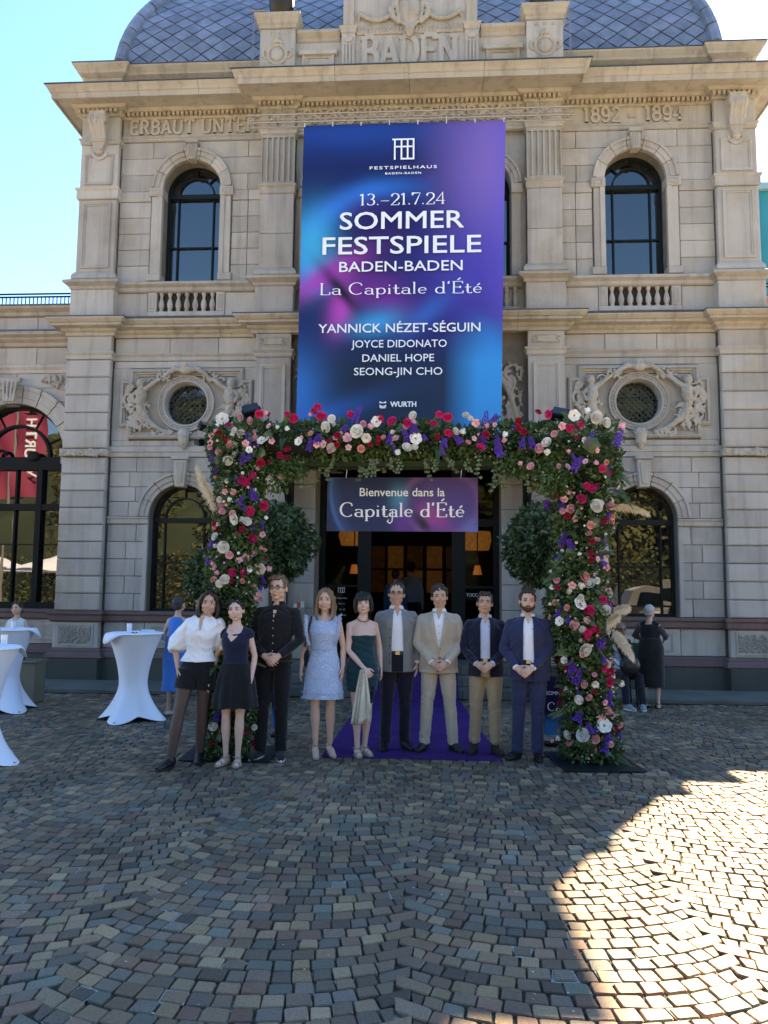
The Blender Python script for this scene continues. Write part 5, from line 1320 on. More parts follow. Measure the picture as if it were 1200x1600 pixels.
SG = thing('welcome_sign', (.10, -5.30, 2.29), 'wide dark blue Bienvenue dans la Capitale sign hanging under the flower arch', 'sign')
vgrid('sign_board', -.80, .80, 0, .575, 0, 150, 60, sign_col, M_PRINT2, lambda u, v: 0, SG)
MB().box(-.80, .80, .001, .014, 0, .575).obj('sign_back', mat('sign_back', (.05, .05, .06)), SG)
text_sans('Bienvenue dans la', .088, 0, .375, -.004, M_WHITE, SG, 'lettering', .012, .90)
text_strokes("Capitale d'Été", .150, .0, .155, -.004, maxw=1.33, thick=.15, thin=.055).obj('lettering', M_WHITE, SG)
q = MB(); ribbon(q, [(-.10+x_, .155+z_) for x_, z_ in ((0, .07), (.0, .0), (-.005, -.05), (-.03, -.07), (-.055, -.05), (-.04, -.03))], -.0055, lambda d: .012); q.obj('lettering', M_WHITE, SG)
for x in (-.60, .62): MB().tube([(x, .0, .57), (x+.02, .02, .80)], .003, 4).obj('hanging_wire', M_WHITE, SG)

# ================================================================ STRETCH-COVERED TABLES
M_SPANDEX = mat('stretch_cover', (.82, .85, .95), rough=.55, sheen=.2, noise=(1.5, .03))
M_CLOTH = mat('white_tablecloth', (.84, .87, .94), rough=.8, noise=(3, .04), bump=(14, .15))
def table(loc, rz, label, H=1.08, r=.345, rb=.45):
    t = thing('standing_table', loc, label, 'table', 'white covered standing tables', rz)
    vs = []; nz, na = 26, 48
    for j in range(nz+1):
        v = j/nz; z = H*v
        for i in range(na):
            a = 2*math.pi*i/na
            lobe = abs(math.cos(2*(a-math.pi/4)))**1.5       # 1 on the four feet
            waist = .175
            top = r*(max(0, (v-.42)/.58))**1.9 if v > .42 else 0
            bot = (max(0, (.42-v)/.42))**1.6
            rad = waist+(r-waist)*(max(0, (v-.42)/.58))**1.7 if v > .42 else waist+((rb*(.58+.42*lobe))-waist)*bot
            zz = z
            if v < .12: zz = z+(1-lobe)*.065*(1-v/.12)
            if v > .975: rad *= 1-.02*(v-.975)/.025
            vs.append((rad*math.cos(a), rad*math.sin(a), zz))
    fs = [(j*na+i, j*na+(i+1) % na, (j+1)*na+(i+1) % na, (j+1)*na+i) for j in range(nz) for i in range(na)]; fs.append(tuple(nz*na+i for i in range(na)))
    MB().add(vs, fs).obj('stretch_cover', M_SPANDEX, t, smooth=50)
    for k in range(4):
        a = math.pi/4+k*math.pi/2; MB().tube([(rb*.93*math.cos(a), rb*.93*math.sin(a), 0), (rb*.8*math.cos(a), rb*.8*math.sin(a), .05)], [.028, .02], 8).obj('foot', mat('grey_foot', (.2, .2, .2)), t)
    return t
def topcloth(loc, rz, label, r=.365):
    vs = []; nr, na = 8, 48
    for j in range(nr+1):
        for i in range(na):
            a = 2*math.pi*i/na; corner = max(0, math.cos(2*(a)))**3
            L_ = r*(1+.30*corner); s_ = L_*j/nr
            z = 0
            if s_ > r*.97: z = -(s_-r*.97)*1.05; s_ = r*.97+(s_-r*.97)*.45+.006
            vs.append((s_*math.cos(a)+.004*math.sin(5*a), s_*math.sin(a), z+.006+.002*math.sin(a*7)))
    fs = [(j*na+i, j*na+(i+1) % na, (j+1)*na+(i+1) % na, (j+1)*na+i) for j in range(nr) for i in range(na)]
    o = MB().add(vs, fs).obj('tablecloth', M_CLOTH, smooth=True); o.location = loc; o.rotation_euler = (0, 0, rz); md = o.modifiers.new('s', 'SOLIDIFY'); md.thickness = .004
    return tag(o, label, 'tablecloth', 'white cloths on the standing tables')
TB = [((-3.38, -3.62, .005), R(38), 'white stretch-covered standing table nearest the woman in the blue dress'), ((-3.92, -6.12, .005), R(36), 'large white stretch-covered standing table cut by the left edge, closest to the camera'), ((-5.33, -3.15, .005), R(10), 'white stretch-covered standing table in front of the woman in the white top')]
for (l, rz, lb) in TB: table(l, rz, lb)
CL = ['white top cloth with hanging corners on the table nearest the blue dress', 'white top cloth on the large table at the left edge', 'white top cloth on the table in front of the woman in the white top']
for (l, rz, _), lb in zip(TB, CL): topcloth((l[0], l[1], 1.086), rz+.2, lb)
def table_posy(x, y, label):
    t = thing('posy', (x, y, 1.095), label, 'table flowers', 'small posies on the tables'); q = MB()
    for k in range(7):
        a = k*.9; q.tube([(0, 0, .005), (.07*math.cos(a), .07*math.sin(a), .02)], [.006, .003], 5)
    q.obj('stem', mat('posy_green', (.03, .07, .03)), t); q = MB()
    for k in range(5): q.ell((.05*math.cos(k*1.3), .05*math.sin(k*1.3), .022), (.018, .018, .012), 7, 5)
    q.obj('blossom', M_WHITE, t)
table_posy(-3.32, -3.80, 'tiny white posy lying on the table nearest the blue dress')
t = thing('card_holder', (-3.24, -3.55, 1.10), 'small clear card holder lying on the table nearest the blue dress', 'card holder'); MB().box(-.08, .08, -.03, .03, 0, .03, .005).obj('card_block', mat('pale_acrylic', (.7, .75, .8), rough=.1), t)
# grey box behind the left tables
t = thing('planter_box', (-5.42, -2.35, .005), 'grey-brown square box standing behind the left tables', 'box')
q = MB(); q.box(-.16, .16, -.16, .16, 0, .56, .01); q.box(-.18, .18, -.18, .18, .561, .60, .01); q.obj('box_body', mat('taupe_laminate', (.16, .15, .11), rough=.6), t)
# banner boxes behind the right-hand man and behind the tall man
def a_sign(name, loc, label, w=.5, hgt=.62, z0=.12):
    t = thing(name, loc, label, 'display stand')
    vgrid('printed_panel', -w/2, w/2, z0, z0+hgt, 0, 20, 30, lambda u, v: mixc(np.tile(sr(28, 22, 78), (len(u), 1)), sr(25, 120, 190), np.clip((.38-v)/.2, 0, 1)), M_PRINT2, lambda u, v: 0, t)
    MB().box(-w/2, w/2, .002, .03, z0, z0+hgt).obj('stand_back', M_IRON, t); MB().box(-w/2, w/2, -.02, .15, 0.003, .03).box(-.02, .02, .03, .06, .03, z0+.1).obj('stand_foot', M_IRON, t); return t
t = a_sign('display_stand', (1.90, -4.75, .0), 'dark violet printed display stand behind the bearded man and the right flower column')
text_sans('SOMMERFESTSPIELE', .040, 0, .55, -.004, M_WHITE, t, 'lettering', .01, .46)
text_strokes('Capitale', .09, 0, .38, -.004, maxw=.44, thick=.13, thin=.05).obj('lettering', M_WHITE, t)
t = a_sign('display_stand', (-1.31, -4.6, .0), 'dark violet printed display stand seen between the legs of the tall man in black', .15)
text_sans('SOMMERFESTSPIELE', .022, 0, .55, -.004, M_WHITE, t, 'lettering', .01, .13)
# menu holder on the wall by the door
t = thing('menu_holder', (-1.86, -.09, 1.32), 'small wall leaflet holder with papers left of the door', 'leaflet holder')
MB().box(-.10, .10, -.08, .0, -.10, .02).obj('holder_tray', mat('steel_tray', (.25, .25, .26), rough=.4), t)
for i, c in enumerate(((.7, .7, .7), (.5, .08, .04), (.6, .6, .62))): MB().box(-.09+i*.06, -.04+i*.065, -.06, -.05, -.05, .09+.02*i).obj('leaflet', mat('leaflet%s' % 'abc'[i], c), t)

# glasses standing on the tables
M_GL = mat('drinking_glass', (.75, .80, .85), rough=.05, spec=.8)
for x, y, lb in ((-3.50, -3.52, 'small drinking glass on the table nearest the blue dress'), (-5.18, -3.30, 'drinking glass on the table in front of the woman in the white top'), (-3.78, -5.98, 'drinking glass near the rim of the large table at the left edge')):
    t = thing('drinking_glass', (x, y, 1.094), lb, 'glass'); MB().lathe([(.028, 0), (.030, .004), (.034, .07), (.033, .11), (.030, .11), (.028, .015)], n=14, cap=True).obj('tumbler', M_GL, t, smooth=40)
FLOWER_LIST = [('white',-1.68,3.36,1.15),('bud',-1.72,3.29,1.0),('rose',-1.62,3.28,1.0),('pink',-1.57,3.3,0.8),('crimson',-1.7,3.22,1.0),('bud',-1.75,3.23,1.0),('crimson',-1.65,3.15,1.0),('bud',-1.59,3.2,1.3),('white',-1.5,3.22,1.05),('pink',-1.59,3.1,1.05),('delphinium',-1.42,3.18,1.0),('delphinium',-1.46,3.02,0.8),('pink',-1.5,3.39,0.9),('pink',-1.4,3.35,0.9),('rose',-1.32,3.42,1.0),('bud',-1.25,3.43,1.2),('crimson',-1.22,3.42,0.7),('pink',-1.22,3.3,0.7),('bud',-1.14,3.28,1.0),('bud',-1.05,3.27,1.2),('rose',-1.04,3.41,1.0),('rose',-0.97,3.38,1.15),('white',-1.29,3.15,0.8),('white',-1.25,3.17,0.8),('pink',-1.19,3.15,0.7),('white',-1.62,2.94,1.15),('bud',-1.56,3.0,1.2),('pink',-1.71,3.02,0.8),('delphinium',-1.73,2.85,0.8),('crimson',-1.29,2.93,1.1),('crimson',-1.2,2.94,0.7),('crimson',-1.11,3.0,1.0),('crimson',-1.03,3.06,1.0),('crimson',-1.03,2.98,0.8),('white',-1.23,2.77,0.8),('bud',-1.31,2.86,1.0),('pink',-1.13,2.81,0.8),('rose',-1.47,2.74,1.0),('rose',-1.42,2.73,1.0),('rose',-1.37,2.79,1.05),('bud',-1.61,2.72,1.2),('pink',-1.63,2.63,0.7),('pink',-1.54,2.62,0.7),('delphinium',-1.37,2.62,1.1),('white',-0.92,3.15,0.8),('bud',-0.89,3.19,1.0),('delphinium',-0.81,3.12,0.8),('pink',-0.74,3.12,0.8),('salmon',-0.8,3.23,0.7),('delphinium',-0.73,3.18,1.0),('rose',-0.74,3.49,1.0),('rose',-0.7,3.41,1.0),('rose',-0.78,3.45,0.8),('bud',-0.82,3.42,1.0),('rose',-0.69,3.41,1.0),('white',-0.59,3.38,0.75),('white',-0.64,3.3,1.0),('rose',-0.41,3.43,0.9),('delphinium',-0.34,3.43,1.1),('delphinium',-0.46,3.29,0.7),('crimson',-0.53,3.21,1.05),('pink',-0.43,3.19,1.05),('white',-0.33,3.25,1.2),('white',-0.24,3.19,0.9),('bud',-0.19,3.29,1.5),('pink',-0.28,3.33,0.8),('white',-0.14,3.35,1.0),('rose',-0.1,3.38,0.9),('rose',0.02,3.35,1.15),('rose',0.16,3.34,1.1),('white',0.23,3.41,1.0),('bud',0.24,3.34,1.3),('delphinium',0.23,3.28,1.1),('delphinium',0.16,3.2,1.0),('bud',0.02,3.24,1.2),('pink',0.05,3.18,0.9),('delphinium',-0.01,3.18,0.8),('crimson',-0.12,3.18,0.8),('pink',-0.07,3.19,0.6),('crimson',-0.2,3.12,0.8),('crimson',-0.12,3.13,0.6),('salmon',-0.29,3.08,0.9),('pink',-0.42,3.09,0.7),('crimson',-0.54,3.12,0.8),('pink',-0.67,3.12,0.9),('crimson',-0.62,3.15,0.8),('pink',-0.6,3.05,0.6),('white',0.16,3.08,1.2),('white',0.25,3.18,1.1),('white',0.24,3.09,0.8),('bud',0.07,3.03,1.5),('delphinium',0.04,3.08,0.6),('delphinium',0.34,3.19,0.6),('rose',0.42,3.32,1.0),('rose',0.48,3.42,0.9),('rose',0.56,3.4,0.9),('crimson',0.46,3.2,0.9),('delphinium',0.53,3.14,0.8),('rose',0.57,3.24,0.8),('delphinium',0.52,3.06,0.6),('rose',0.57,3.4,1.0),('white',0.75,3.41,0.8),('white',0.79,3.38,0.7),('pink',0.85,3.34,0.9),('delphinium',0.95,3.38,1.0),('delphinium',1.04,3.39,0.8),('pink',1.04,3.32,0.6),('bud',0.96,3.3,1.2),('rose',0.58,3.23,0.9),('white',0.64,3.25,0.9),('bud',0.7,3.25,1.5),('delphinium',0.67,3.17,1.0),('delphinium',0.54,3.14,0.8),('crimson',0.95,3.22,1.0),('salmon',0.77,3.14,0.6),('rose',0.89,3.09,1.1),('pink',0.83,3.18,0.6),('bud',1.13,3.21,1.4),('bud',1.12,3.15,1.3),('delphinium',1.06,3.14,1.0),('delphinium',1.07,3.04,1.0),('crimson',1.28,3.36,1.0),('crimson',1.26,3.29,0.9),('crimson',1.32,3.25,0.9),('crimson',1.46,3.44,1.0),('rose',1.55,3.42,1.1),('delphinium',1.4,3.14,0.9),('delphinium',1.31,3.14,0.8),('pink',1.46,3.08,1.1),('white',1.55,3.13,1.2),('bud',1.56,3.05,1.6),('pink',1.69,3.3,0.9),('pink',1.62,3.22,0.8),('rose',1.78,3.27,1.0),('rose',1.86,3.3,1.0),('crimson',1.83,3.18,0.6),('white',1.81,3.4,1.0),('bud',1.93,3.43,1.5),('white',2.01,3.38,1.1),('white',2.1,3.32,1.15),('bud',2.24,3.29,1.6),('delphinium',2.23,3.17,1.1),('delphinium',1.96,3.17,0.9),('white',1.9,3.15,0.6),('bud',1.74,3.05,1.0),('pink',2.02,3.05,0.6),('bud',1.29,2.94,1.2),('pink',1.39,2.9,0.9),('pink',1.66,2.9,0.6),('pink',1.74,2.89,0.8),('delphinium',1.83,2.92,1.0),('delphinium',1.8,2.98,0.6),('pink',1.91,2.94,0.7),('crimson',1.43,2.78,1.0),('rose',1.46,2.73,0.9),('crimson',1.52,2.8,0.8),('bud',2.02,2.92,1.2),('rose',2.06,2.87,0.9),('rose',2.16,2.83,1.0),('salmon',2.11,2.93,0.6),('crimson',1.74,2.71,1.0),('rose',1.65,2.67,1.0),('rose',1.68,2.64,0.9),('bud',1.77,2.66,1.2),('rose',1.94,2.71,0.95),('rose',2.0,2.68,1.1),('rose',1.89,2.59,1.1),('delphinium',1.6,2.57,1.0),('pink',1.79,2.5,1.0),('white',2.04,2.53,1.0),('pink',2.19,2.53,0.9),('bud',2.21,2.58,1.3),('bud',-1.59,2.54,1.2),('pink',-1.68,2.49,0.8),('pink',-1.66,2.43,0.8),('pink',-1.55,2.41,0.8),('white',-1.52,2.36,1.1),('white',-1.41,2.33,0.8),('rose',-1.29,2.51,1.15),('delphinium',-1.37,2.6,1.0),('delphinium',-1.44,2.47,0.6),('rose',-1.38,2.44,1.15),('bud',-1.26,2.38,1.0),('delphinium',-1.37,2.29,0.7),('delphinium',-1.3,2.32,0.6),('crimson',-1.73,2.31,0.9),('pink',-1.69,2.31,0.7),('crimson',-1.72,2.25,0.6),('crimson',-1.45,2.25,0.9),('crimson',-1.49,2.21,0.9),('pink',-1.29,2.22,0.7),('rose',-1.36,2.15,1.2),('delphinium',-1.75,2.13,1.1),('bud',-1.71,2.1,1.2),('white',-1.62,2.08,1.35),('pink',-1.56,2.0,0.9),('pink',-1.35,2.02,0.9),('pink',-1.41,1.98,0.9),('pink',-1.47,1.95,0.8),('bud',-1.31,2.09,1.0),('salmon',-1.26,2.06,0.5),('crimson',-1.25,1.97,0.5),('white',-1.31,1.88,1.1),('bud',-1.22,1.87,1.4),('rose',-1.52,1.84,1.0),('rose',-1.42,1.83,1.05),('white',-1.6,1.77,1.1),('white',-1.65,1.72,0.9),('bud',-1.67,1.82,1.2),('crimson',-1.53,1.75,0.9),('bud',-1.72,1.92,1.0),('delphinium',-1.27,1.77,0.6),('pink',-1.33,1.6,0.9),('bud',-1.35,1.71,1.0),('pink',-1.29,1.57,0.6),('delphinium',-1.29,1.68,0.5),('rose',1.89,2.58,1.0),('pink',1.79,2.5,1.05),('crimson',1.67,2.47,0.7),('crimson',1.77,2.43,0.9),('pink',1.83,2.4,0.8),('crimson',1.68,2.36,0.7),('white',2.04,2.51,1.2),('white',2.08,2.55,0.8),('pink',2.18,2.52,0.9),('salmon',2.21,2.43,0.8),('salmon',2.21,2.38,0.8),('crimson',2.11,2.37,1.1),('salmon',1.98,2.33,0.9),('pink',1.97,2.25,0.8),('delphinium',1.74,2.21,1.0),('delphinium',1.79,2.15,1.0),('pink',1.71,2.12,0.8),('bud',1.73,2.07,1.0),('pink',2.06,2.19,0.6),('delphinium',2.14,2.2,0.7),('white',2.15,2.08,0.7),('delphinium',2.09,2.04,0.6),('bud',1.87,2.04,1.0),('crimson',1.99,2.06,0.8),('crimson',1.99,2.0,0.8),('bud',1.64,1.88,1.2),('pink',1.64,1.83,0.8),('pink',1.67,1.79,0.8),('salmon',1.91,1.82,1.25),('bud',1.87,1.75,1.6),('white',1.98,1.75,1.2),('pink',1.8,1.74,0.9),('white',1.76,1.69,0.8),('bud',1.64,1.71,1.3),('pink',2.12,1.7,0.7),('white',2.2,1.65,1.1),('white',1.86,1.56,1.15),('rose',2.09,1.6,1.0),('crimson',2.02,1.56,0.7),('rose',1.96,1.5,1.1),('crimson',1.93,1.49,0.8),('white',2.13,1.5,0.9),('pink',2.2,1.55,0.9),('salmon',1.65,1.57,0.7),('delphinium',1.69,1.5,0.6),('bud',2.04,1.53,1.0),('rose',1.96,1.49,1.0),('delphinium',1.76,1.41,0.8),('crimson',1.65,1.39,0.6),('pink',1.81,1.35,1.1),('pink',1.93,1.4,0.8),('rose',1.98,1.32,1.0),('rose',1.92,1.28,1.0),('rose',1.93,1.24,0.8),('bud',1.86,1.2,1.1),('white',1.9,1.12,1.2),('pink',1.7,1.08,0.9),('delphinium',2.06,1.16,0.9),('delphinium',2.06,1.2,0.6),('crimson',1.67,0.97,0.8),('delphinium',1.8,0.94,1.1),('delphinium',1.85,0.86,1.1),('white',2.14,0.97,0.8),('rose',2.1,0.93,0.8),('rose',2.17,0.9,1.2),('rose',2.16,0.8,1.1),('pink',1.9,0.78,0.9),('pink',2.0,0.87,0.6),('crimson',2.03,0.84,0.5),('bud',1.75,0.69,1.5),('crimson',1.72,0.67,0.7),('white',1.86,0.63,0.8),('pink',1.94,0.66,0.8),('crimson',2.0,0.71,0.6),('delphinium',2.15,0.67,1.0),('delphinium',2.15,0.62,0.7),('bud',2.31,0.75,1.6),('crimson',1.7,0.56,0.7),('pink',2.12,0.53,0.9),('pink',2.06,0.47,0.8),('delphinium',1.85,0.47,1.1),('delphinium',1.73,0.46,1.0),('delphinium',1.94,0.37,0.7),('white',2.08,0.39,1.25),('white',1.89,0.29,1.15),('delphinium',1.99,0.33,0.8),('salmon',2.0,0.26,1.0),('delphinium',2.12,0.27,1.1),('delphinium',2.09,0.19,1.0),('rose',2.23,0.34,1.15),('delphinium',1.72,0.31,0.8),('bud',1.68,0.23,1.2),('pink',1.77,0.21,0.9),('bud',1.63,0.2,1.0),('salmon',1.99,0.16,0.4),('white',-1.68,0.35,1),('rose',-1.38,0.27,1.1),('crimson',-1.32,0.17,0.9),('delphinium',-1.63,0.47,0.8),('bud',-1.74,0.34,1),('white',-1.32,0.31,0.7),('crimson',-1.61,0.23,0.7),('pink',-1.29,0.57,0.8)]
# ================================================================ PLANTS AND THE FLOWER ARCH
M_LEAF = mat('leaf_green', (.048, .11, .028), rough=.55, spec=.35, noise=(9, .5), mix2=((.085, .135, .05), 7, .45, .65), coord='World')
M_LEAFD = mat('leaf_dark', (.036, .072, .022), rough=.4, spec=.5, noise=(9, .5), mix2=((.075, .115, .045), 5, .45, .65), coord='World')
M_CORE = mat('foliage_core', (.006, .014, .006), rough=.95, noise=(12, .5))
M_FERN = mat('fern_green', (.05, .11, .03), rough=.55, noise=(7, .4), coord='World')
def leaves(n, sampler, size, seed, droop=.3):
    q = random.Random(seed); mb = MB(); vs = []; fs = []
    for _ in range(n):
        p, nrm = sampler(q); s_ = size*q.uniform(.55, 1.35); w = s_*.30
        d = Vector((q.gauss(0, 1), q.gauss(0, 1), q.gauss(0, 1)-droop))+nrm*.8; d.normalize()
        sd = d.cross(Vector((q.gauss(0, 1), q.gauss(0, 1), q.gauss(0, 1)))).normalized(); up = sd.cross(d)
        a = p; b = p+d*s_*.5+sd*w+up*w*.35; c = p+d*s_; e = p+d*s_*.5-sd*w+up*w*.35
        o = len(vs); vs += [tuple(a), tuple(b), tuple(c), tuple(e)]; fs += [(o, o+1, o+2), (o, o+2, o+3)]
    mb.v = vs; mb.f = fs; mb.mi = [0]*len(fs); return mb
def ball_sampler(c, r, sq=(1, 1, 1), lo=.82):
    def f(q):
        while True:
            d = Vector((q.gauss(0, 1), q.gauss(0, 1), q.gauss(0, 1)))
            if d.length > .01: break
        d.normalize(); k = 1+.20*mnoise.noise(d*2.1+Vector(c))+.12*mnoise.noise(d*5+Vector(c))
        rr = r*k*q.uniform(lo, 1.03)
        return Vector((c[0]+d.x*rr*sq[0], c[1]+d.y*rr*sq[1], c[2]+d.z*rr*sq[2])), d
    return f
def bay_tree(x, y, z, r, label, seed):
    t = thing('topiary_tree', (x, y, 0.07 if abs(x) > 2.6 else .005), label, 'potted tree', 'clipped bay trees by the door')
    lz = z-t.location.z
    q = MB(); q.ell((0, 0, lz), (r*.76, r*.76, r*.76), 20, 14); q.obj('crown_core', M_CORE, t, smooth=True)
    leaves(5200, ball_sampler((0, 0, lz), r), .085, seed).obj('crown', M_LEAFD, t)
    q = MB(); q.tube([(0, 0, .45), (.02, 0, 1.0), (0, .01, lz-r*.5)], [.035, .028, .025], 8); q.obj('trunk', mat('bark', (.09, .065, .045), rough=.9, bump=(30, .5)), t, smooth=True)
    q = MB(); q.lathe([(.17, .0), (.19, .02), (.25, .44), (.27, .46), (.27, .50), (.24, .50), (.23, .46)], n=24); q.obj('pot', mat('charcoal_pot', (.03, .03, .032), rough=.5), t, smooth=40)
    return t
bay_tree(-2.02, -1.85, 2.33, .62, 'round clipped dark bay tree left of the door behind the tall man', 3)
bay_tree(2.13, -1.85, 2.36, .62, 'round clipped dark bay tree right of the door beside the welcome sign', 4)
def loose_shrub(x, y, label, h, r, seed):
    t = thing('laurel_shrub', (x, y, .08), label, 'shrub'); q = MB()
    for k in range(7): a = k*.9; q.tube([(0, 0, 0), (.1*math.cos(a), .1*math.sin(a), h*.5), (r*.6*math.cos(a), r*.6*math.sin(a), h*.85)], [.014, .01, .005], 5)
    q.obj('stem', mat('bark', (.09, .065, .045)), t)
    leaves(2600, ball_sampler((0, 0, h*.68), r, (1, 1, 1.5), .3), .09, seed).obj('foliage', M_LEAFD, t)
loose_shrub(2.55, -1.9, 'loose laurel shrub low behind the right flower column', 1.75, .36, 6)
loose_shrub(-2.95, -1.9, 'narrow laurel shrub behind the left flower column in front of the window', 2.55, .30, 7)

# the arch: wobbling path left leg -> beam -> right leg
ARC = thing('flower_arch', (.2, -5.5, 0), 'big free-standing flower arch of roses, delphiniums and greenery around the group', 'flower arch')
AO = Vector((.2, -5.5, 0))
def leg_pt(s, z):
    if s < 0: return Vector((-1.575+.03*math.sin(z*3.1)-(.02 if z < 1 else 0), -5.72, z))
    return Vector((1.955+.05*math.sin(z*2.3+1), -5.42, z))
def leg_w(s, z): return (.22 if s < 0 else .268)*(1+.10*math.sin(z*4.7+s))*(1.12 if z > 2.3 else 1)*(.92 if z < .35 else 1)
M_FRAME = mat('garland_frame', (.02, .03, .02), rough=.8)
q = MB()
for s in (-1, 1):
    pts = [leg_pt(s, z)-AO for z in np.linspace(.02, 3.1, 14)]; q.tube(pts, [leg_w(s, z)*.66 for z in np.linspace(.02, 3.1, 14)], 10)
q.tube([Vector((-1.75, -5.70, 3.12))-AO, Vector((0, -5.58, 3.20))-AO, Vector((2.15, -5.42, 3.12))-AO], [.15, .12, .15], 10)
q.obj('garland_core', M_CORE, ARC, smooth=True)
q = MB(); q.box(-1.85, 1.9, -.15, .12, 2.935, 2.985); q.obj('moss_beam', mat('moss', (.018, .035, .010), rough=.95, bump=(40, .8)), ARC)
def arch_sampler(face=False):
    def f(q):
        u = q.random()
        if u < .30: s = -1; z = q.uniform(.03, 3.3); c = leg_pt(s, z); w = leg_w(s, z); d = Vector((q.gauss(0, 1), q.gauss(0, 1), 0)).normalized()
        elif u < .68: s = 1; z = q.uniform(.03, 3.3); c = leg_pt(s, z); w = leg_w(s, z); d = Vector((q.gauss(0, 1), q.gauss(0, 1), 0)).normalized()
        else:
            x = q.uniform(-1.85, 2.3); c = Vector((x, -5.62+.06*(x+1.8)/4*1.2, 3.20+.03*math.sin(x*5))); w = .165*(1+.16*math.sin(x*7)+.08*math.sin(x*17)); e = max(0, 1-min(x+1.85, 2.3-x)/.9); w += .10*e
            d = Vector((0, q.gauss(0, 1), q.gauss(0, 1))).normalized()
            if e > 0: c.z -= .05*e
        if face: d.y = -abs(d.y)
        if face and d.y > -.35: d = (d+Vector((0, -.6, 0))).normalized()
        return c+d*w*(q.uniform(.78, 1.10) if not face else q.uniform(.95, 1.08))-AO, d
    return f
tag(leaves(26000, arch_sampler(), .052, 21).obj('foliage', M_LEAF, ARC), kind='stuff')
tag(leaves(3500, arch_sampler(), .085, 22).obj('foliage_dark', M_LEAFD, ARC), kind='stuff')
for i, (x, z, r, sq) in enumerate(((-1.02, 2.92, .17, (1.2, .9, .8)), (-1.22, 2.86, .22, (1, .9, 1)), (1.28, 2.93, .16, (1.3, .9, .7)), (1.58, 2.84, .24, (1, .9, 1)))):
    tag(leaves(900, ball_sampler(Vector((x, -5.66, z))-AO, r, sq, .3), .045, 60+i).obj('trailing_greenery', M_FERN if i in (0, 2) else M_LEAF, ARC), kind='stuff')
# hanging ivy strands under the beam and long grass blades
q = random.Random(8); iv = MB(); lf = MB()
for k in range(52):
    x = q.uniform(-1.35, 1.72); L_ = q.uniform(.08, .22)+(.22 if (abs(x+1.05) < .3 or abs(x-1.3) < .35) else 0)*q.random(); y = -5.6+q.uniform(-.14, .12); z0 = 3.02
    pts = [Vector((x+.02*math.sin(i*1.3+k), y, z0-L_*i/5))-AO for i in range(6)]; iv.tube(pts, .003, 4)
    for p in pts[1:]:
        for _ in range(3):
            a = q.uniform(0, 6.28); s_ = q.uniform(.011, .019); c = p+Vector((.02*math.cos(a), .02*math.sin(a), 0))
            lf.add([c+Vector((s_*math.cos(a+t), -.01, s_*math.sin(a+t))) for t in (0, 1.5, 3.1, 4.6)], [(0, 1, 2, 3)])
tag(iv.obj('ivy_stem', M_LEAF, ARC), kind='stuff'); tag(lf.obj('ivy_leaf', mat('ivy_variegated', (.10, .15, .08), rough=.5, noise=(30, .5)), ARC), kind='stuff')
# fern fronds: an own object each
def frond(p, d, L_, w=.05):
    q2 = MB(); p = Vector(p); d = Vector(d).normalized(); sd = d.cross(Vector((0, -1, .1))).normalized(); pts = []
    for i in range(9): pts.append(p+d*L_*i/8+Vector((0, -.03*math.sin(i/8*3), -.06*(i/8)**2*L_/.3)))
    q2.tube(pts, .0025, 4)
    for i in range(1, 9):
        for sg in (-1, 1):
            for h_ in (0, .5):
                a = pts[i]+(pts[i]-pts[i-1])*h_*-1; l2 = w*(1-i/10); b = a+sd*sg*l2+d*l2*.6; m_ = (a+b)/2
                q2.add([a, m_+d*.008, b, m_-d*.008], [(0, 1, 2, 3)])
    return q2
for k in range(26):
    p, d = arch_sampler(True)(q); frond(p, (d+Vector((q.uniform(-.6, .6), 0, q.uniform(-.8, .3)))), q.uniform(.16, .28)).obj('fern_frond', M_FERN, ARC)

# ---- blossoms (meshes built once, shared)
def petal(mb, r, tilt, az, w, h, curl, c=(0, 0, 0)):
    """cupped petal; flower axis is +z"""
    n1, n2 = 4, 3; vs = []
    for i in range(n1+1):
        u = i/n1-.5
        for j in range(n2+1):
            v = j/n2; ww = w*math.sin(math.pi*(.20+.50*v))**.7
            x = u*ww*2; rad = r+h*math.sin(tilt)*v+curl*v*v*h-abs(u)**2*w*1.3; z = h*math.cos(tilt)*v-(curl*.5*h)*v**3
            a = az; vs.append((c[0]+rad*math.cos(a)-x*math.sin(a), c[1]+rad*math.sin(a)+x*math.cos(a), c[2]+z))
    mb.add(vs, [(i*(n2+1)+j, (i+1)*(n2+1)+j, (i+1)*(n2+1)+j+1, i*(n2+1)+j+1) for i in range(n1) for j in range(n2)])
def rose_mesh(name, m, R0=.045, rings=4, openn=1.0, seed=1):
    q = random.Random(seed); mb = MB(); az = 0
    for k in range(rings):
        t = k/(rings-1); n = 3+k
        for i in range(n):
            az = 2*math.pi*i/n+k*.7+q.uniform(-.15, .15)
            petal(mb, R0*(.08+.42*t), (.08+.62*t)*openn, az, R0*(.40+.40*t), R0*(.95-.20*t), .03+.30*t, (0, 0, R0*(.42*(1-t))))
    mb.ell((0, 0, R0*.55), (R0*.58, R0*.58, R0*.50), 10, 8)
    for i in range(7): petal(mb, R0*.05, .35+.1*(i % 3), i*2.4, R0*.34, R0*.55, .1, (0, 0, R0*.62))
    return mb.mesh(name, m, True)
def flat_mesh(name, m, m2, R0=.05, n=6):
    mb = MB()
    for i in range(n): petal(mb, R0*.1, 1.15, 2*math.pi*i/n, R0*.52, R0*.95, .2); 
    for i in range(n-1): petal(mb, R0*.08, .8, 2*math.pi*i/(n-1)+.4, R0*.46, R0*.75, .15)
    mb.cur = 1; mb.ell((0, 0, R0*.15), (R0*.2, R0*.2, R0*.14), 8, 5)
    return mb.mesh(name, [m, m2], True)
